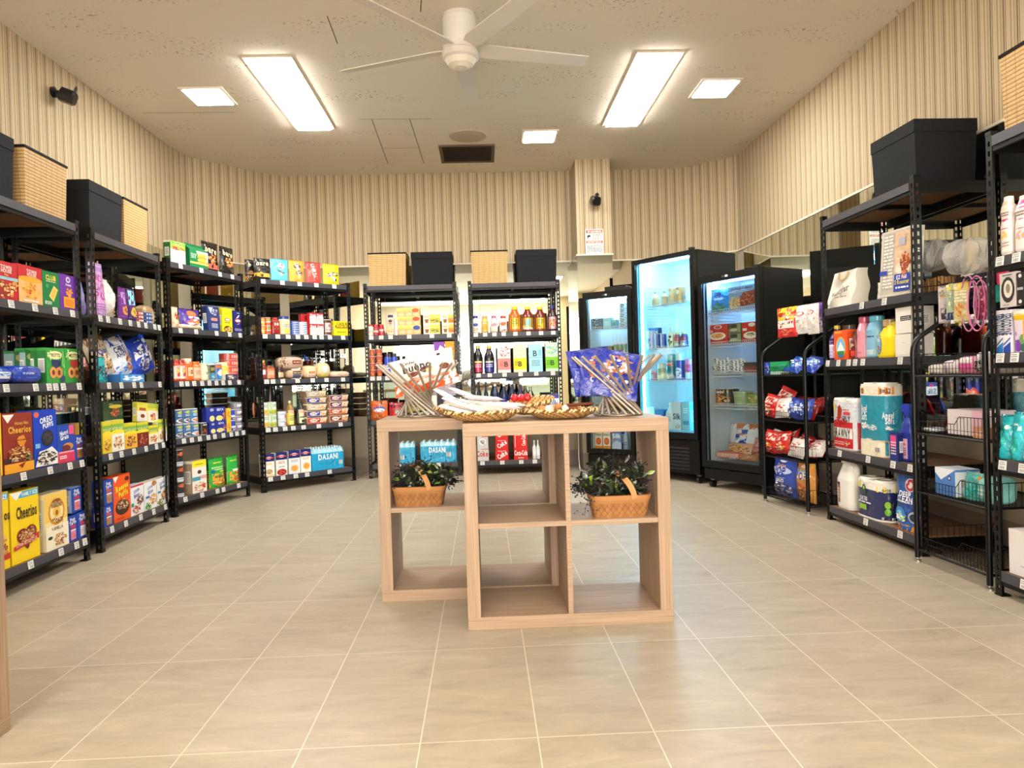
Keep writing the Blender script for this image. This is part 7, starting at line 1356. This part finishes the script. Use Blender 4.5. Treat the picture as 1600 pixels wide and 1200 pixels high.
def packet(c, L, w_, rot, label, cap='#dfe3f4', spec='', kind='cutlery packet', colr='#e6e2e4'):
    M = MB(); th = .010
    def S(u, v, of=0): e = min(1, 6*u, 6*(1-u)); f = sin(pi*v)**.5; return Vector(((u-.5)*L, (v-.5)*w_, th*e*f+of))
    M.grid(S, 12, 5, lin(colr)); M.grid(lambda u, v: Vector(((u-.5)*L, (v-.5)*w_, -th*sin(pi*v)**.5*min(1, 6*u, 6*(1-u)))), 12, 5, lin(colr), flip=True)
    if spec: art(M, lambda u, v, of: S(u, v, of), L, w_, spec)
    tag(M.build('cutlery_packet', 'foil', loc=c, rot=Euler([radians(q) for q in rot])), label, kind, 'wrapped cutlery packets' if kind == 'cutlery packet' else None)
blue_l = 'r .06 .1 .62 .9 #4a5ab4;r .09 .24 .59 .76 #e6e8f4;l 0.06 0.33 0.62 0.67 1 #3a4aa0'
for i, (x, y, dz, rot, sp, cc) in enumerate([(-.075, 2.90, .066, (10, 20, -8), blue_l, '#e8e6ee'), (-.03, 2.95, .064, (0, 16, -12), '', '#e3dedd'), (-.12, 3.0, .085, (12, 30, -15), '', '#e9e7ec'), (.03, 2.93, .060, (-8, 10, -14), 'r .1 .2 .6 .8 #d8c8b8', '#e8dfd8'), (.06, 2.90, .058, (-12, 8, -10), 'r .3 .2 .9 .4 #c8b8b8', '#e8e0e2'), (.0, 3.0, .088, (0, 6, 30), '', '#e6e2e4'), (-.06, 3.03, .10, (15, 22, 20), 'e .6 .5 .08 .3 #a03040', '#e9e5ea'), (.08, 2.97, .062, (0, 4, -22), 'e .3 .5 .08 .3 #8a3a40', '#ebe4e2')]):
    packet((x, y, ZT+dz), .19, .036, rot, ('white cutlery packet with a blue printed label at the bowl front', 'white cutlery packet lying in the middle of the front left bowl', 'white cutlery packet sticking up at the far left of the bowl', 'cream cutlery packet beside the blue-labelled one', 'cutlery packet pointing right over the bowl rim', 'crumpled white packet on top of the cutlery heap', 'white packet with a dark red dot, top left of the heap', 'white packet with a dark red dot, right of the heap')[i], spec=sp, colr=cc)
for i in range(6):
    packet((-.10+i*.034, 2.90+(i % 3)*.045, ZT+.045+.006*(i % 2)), .18, .036, (rnd.uniform(-15, 15), rnd.uniform(2, 16), -35+i*13), 'white cutlery packet low in the front left bowl, '+('leftmost', 'second from left', 'third from left', 'fourth from left', 'fifth from left', 'rightmost')[i], spec=('', 'r .1 .3 .5 .7 #d8a878', '', 'r .3 .2 .8 .8 #e8c8a8', '', 'r .2 .3 .7 .7 #4a5ab4')[i], colr=('#ebe8ea', '#e6dcd0', '#f0eeee', '#e9dfd4', '#eceaec', '#e6e4ec')[i])
for i in range(4): packet((-.14+i*.04, 3.32+(i % 2)*.03, ZT+.055+i*.006), .17, .034, (rnd.uniform(-8, 8), rnd.uniform(-14, 14), -25+i*22), 'white wrapped cutlery packet in the rear table bowl, '+('leftmost', 'second from left', 'third from left', 'rightmost')[i], colr='#e4e0e2')
for i, (x, y, z, c) in enumerate([(.235, 2.95, .05, '#c8925c'), (.26, 2.93, .052, '#e8e4dc'), (.30, 2.955, .055, '#b8824c'), (.325, 2.94, .052, '#e6e2dc'), (.36, 2.96, .05, '#a86a40'), (.28, 2.985, .05, '#caa070'), (.34, 2.98, .05, '#8a5636')]):
    M = MB(); s = .014; M.lathe([(s*.8, -s), (s, -s*.7), (s, s*.7), (s*.8, s), (0, s)], 14, 2 if c[1] == 'e' else 6, c=lin(c)); tag(M.build('cork_stopper', 'matte', loc=(x, y, ZT+z-.012), rot=(pi/2*(i % 2), .5*i, i)), 'small %s piece in the front table bowl, %s' % ('pale round' if c[1] == 'e' else 'brown wooden', ('far left', 'left front', 'centre top', 'centre front', 'right', 'left rear', 'right rear')[i]), 'wooden piece')
M = MB(); M.tube([(.33, 2.93, ZT+.052), (.44, 2.95, ZT+.056)], .006, lin('#6a3c28'), 8); tag(M.build('cinnamon_stick', 'matte'), 'thin dark stick lying across the right of the front bowl', 'stick')
for i, (x, y) in enumerate(((.17, 3.13), (.20, 3.12), (.225, 3.14))):
    M = MB(); M.lathe([(0, -.018), (.014, -.012), (.018, 0), (.012, .014), (0, .017)], 14, c=lin('#cf2430')); tag(M.build('red_candy', 'foil', loc=(x-.04, y-.005, ZT+.082), rot=(.3*i, .2, i)), 'red wrapped candy above the small woven basket, %s' % ('left', 'middle', 'right')[i], 'candy')
# ---------------------------------------------------------------- price tags
for k in RLAB:
    for lv in range(5):
        last = -1
        for u in sorted(TAGS[k][lv]):
            u = min(max(u, .065), FR[k].L-.065)
            if u-last < .058: continue
            last = u; o = link('price_tag', TGM, RACK[k], (u, -.0052, LV[k][lv]-.022)); o.rotation_euler = (-.12, 0, 0)
# group for labels carried by several look-alikes
for lb, obs in LABELS.items():
    if len(obs) > 1:
        for o in obs:
            if 'group' not in o: o['group'] = lb[:60]
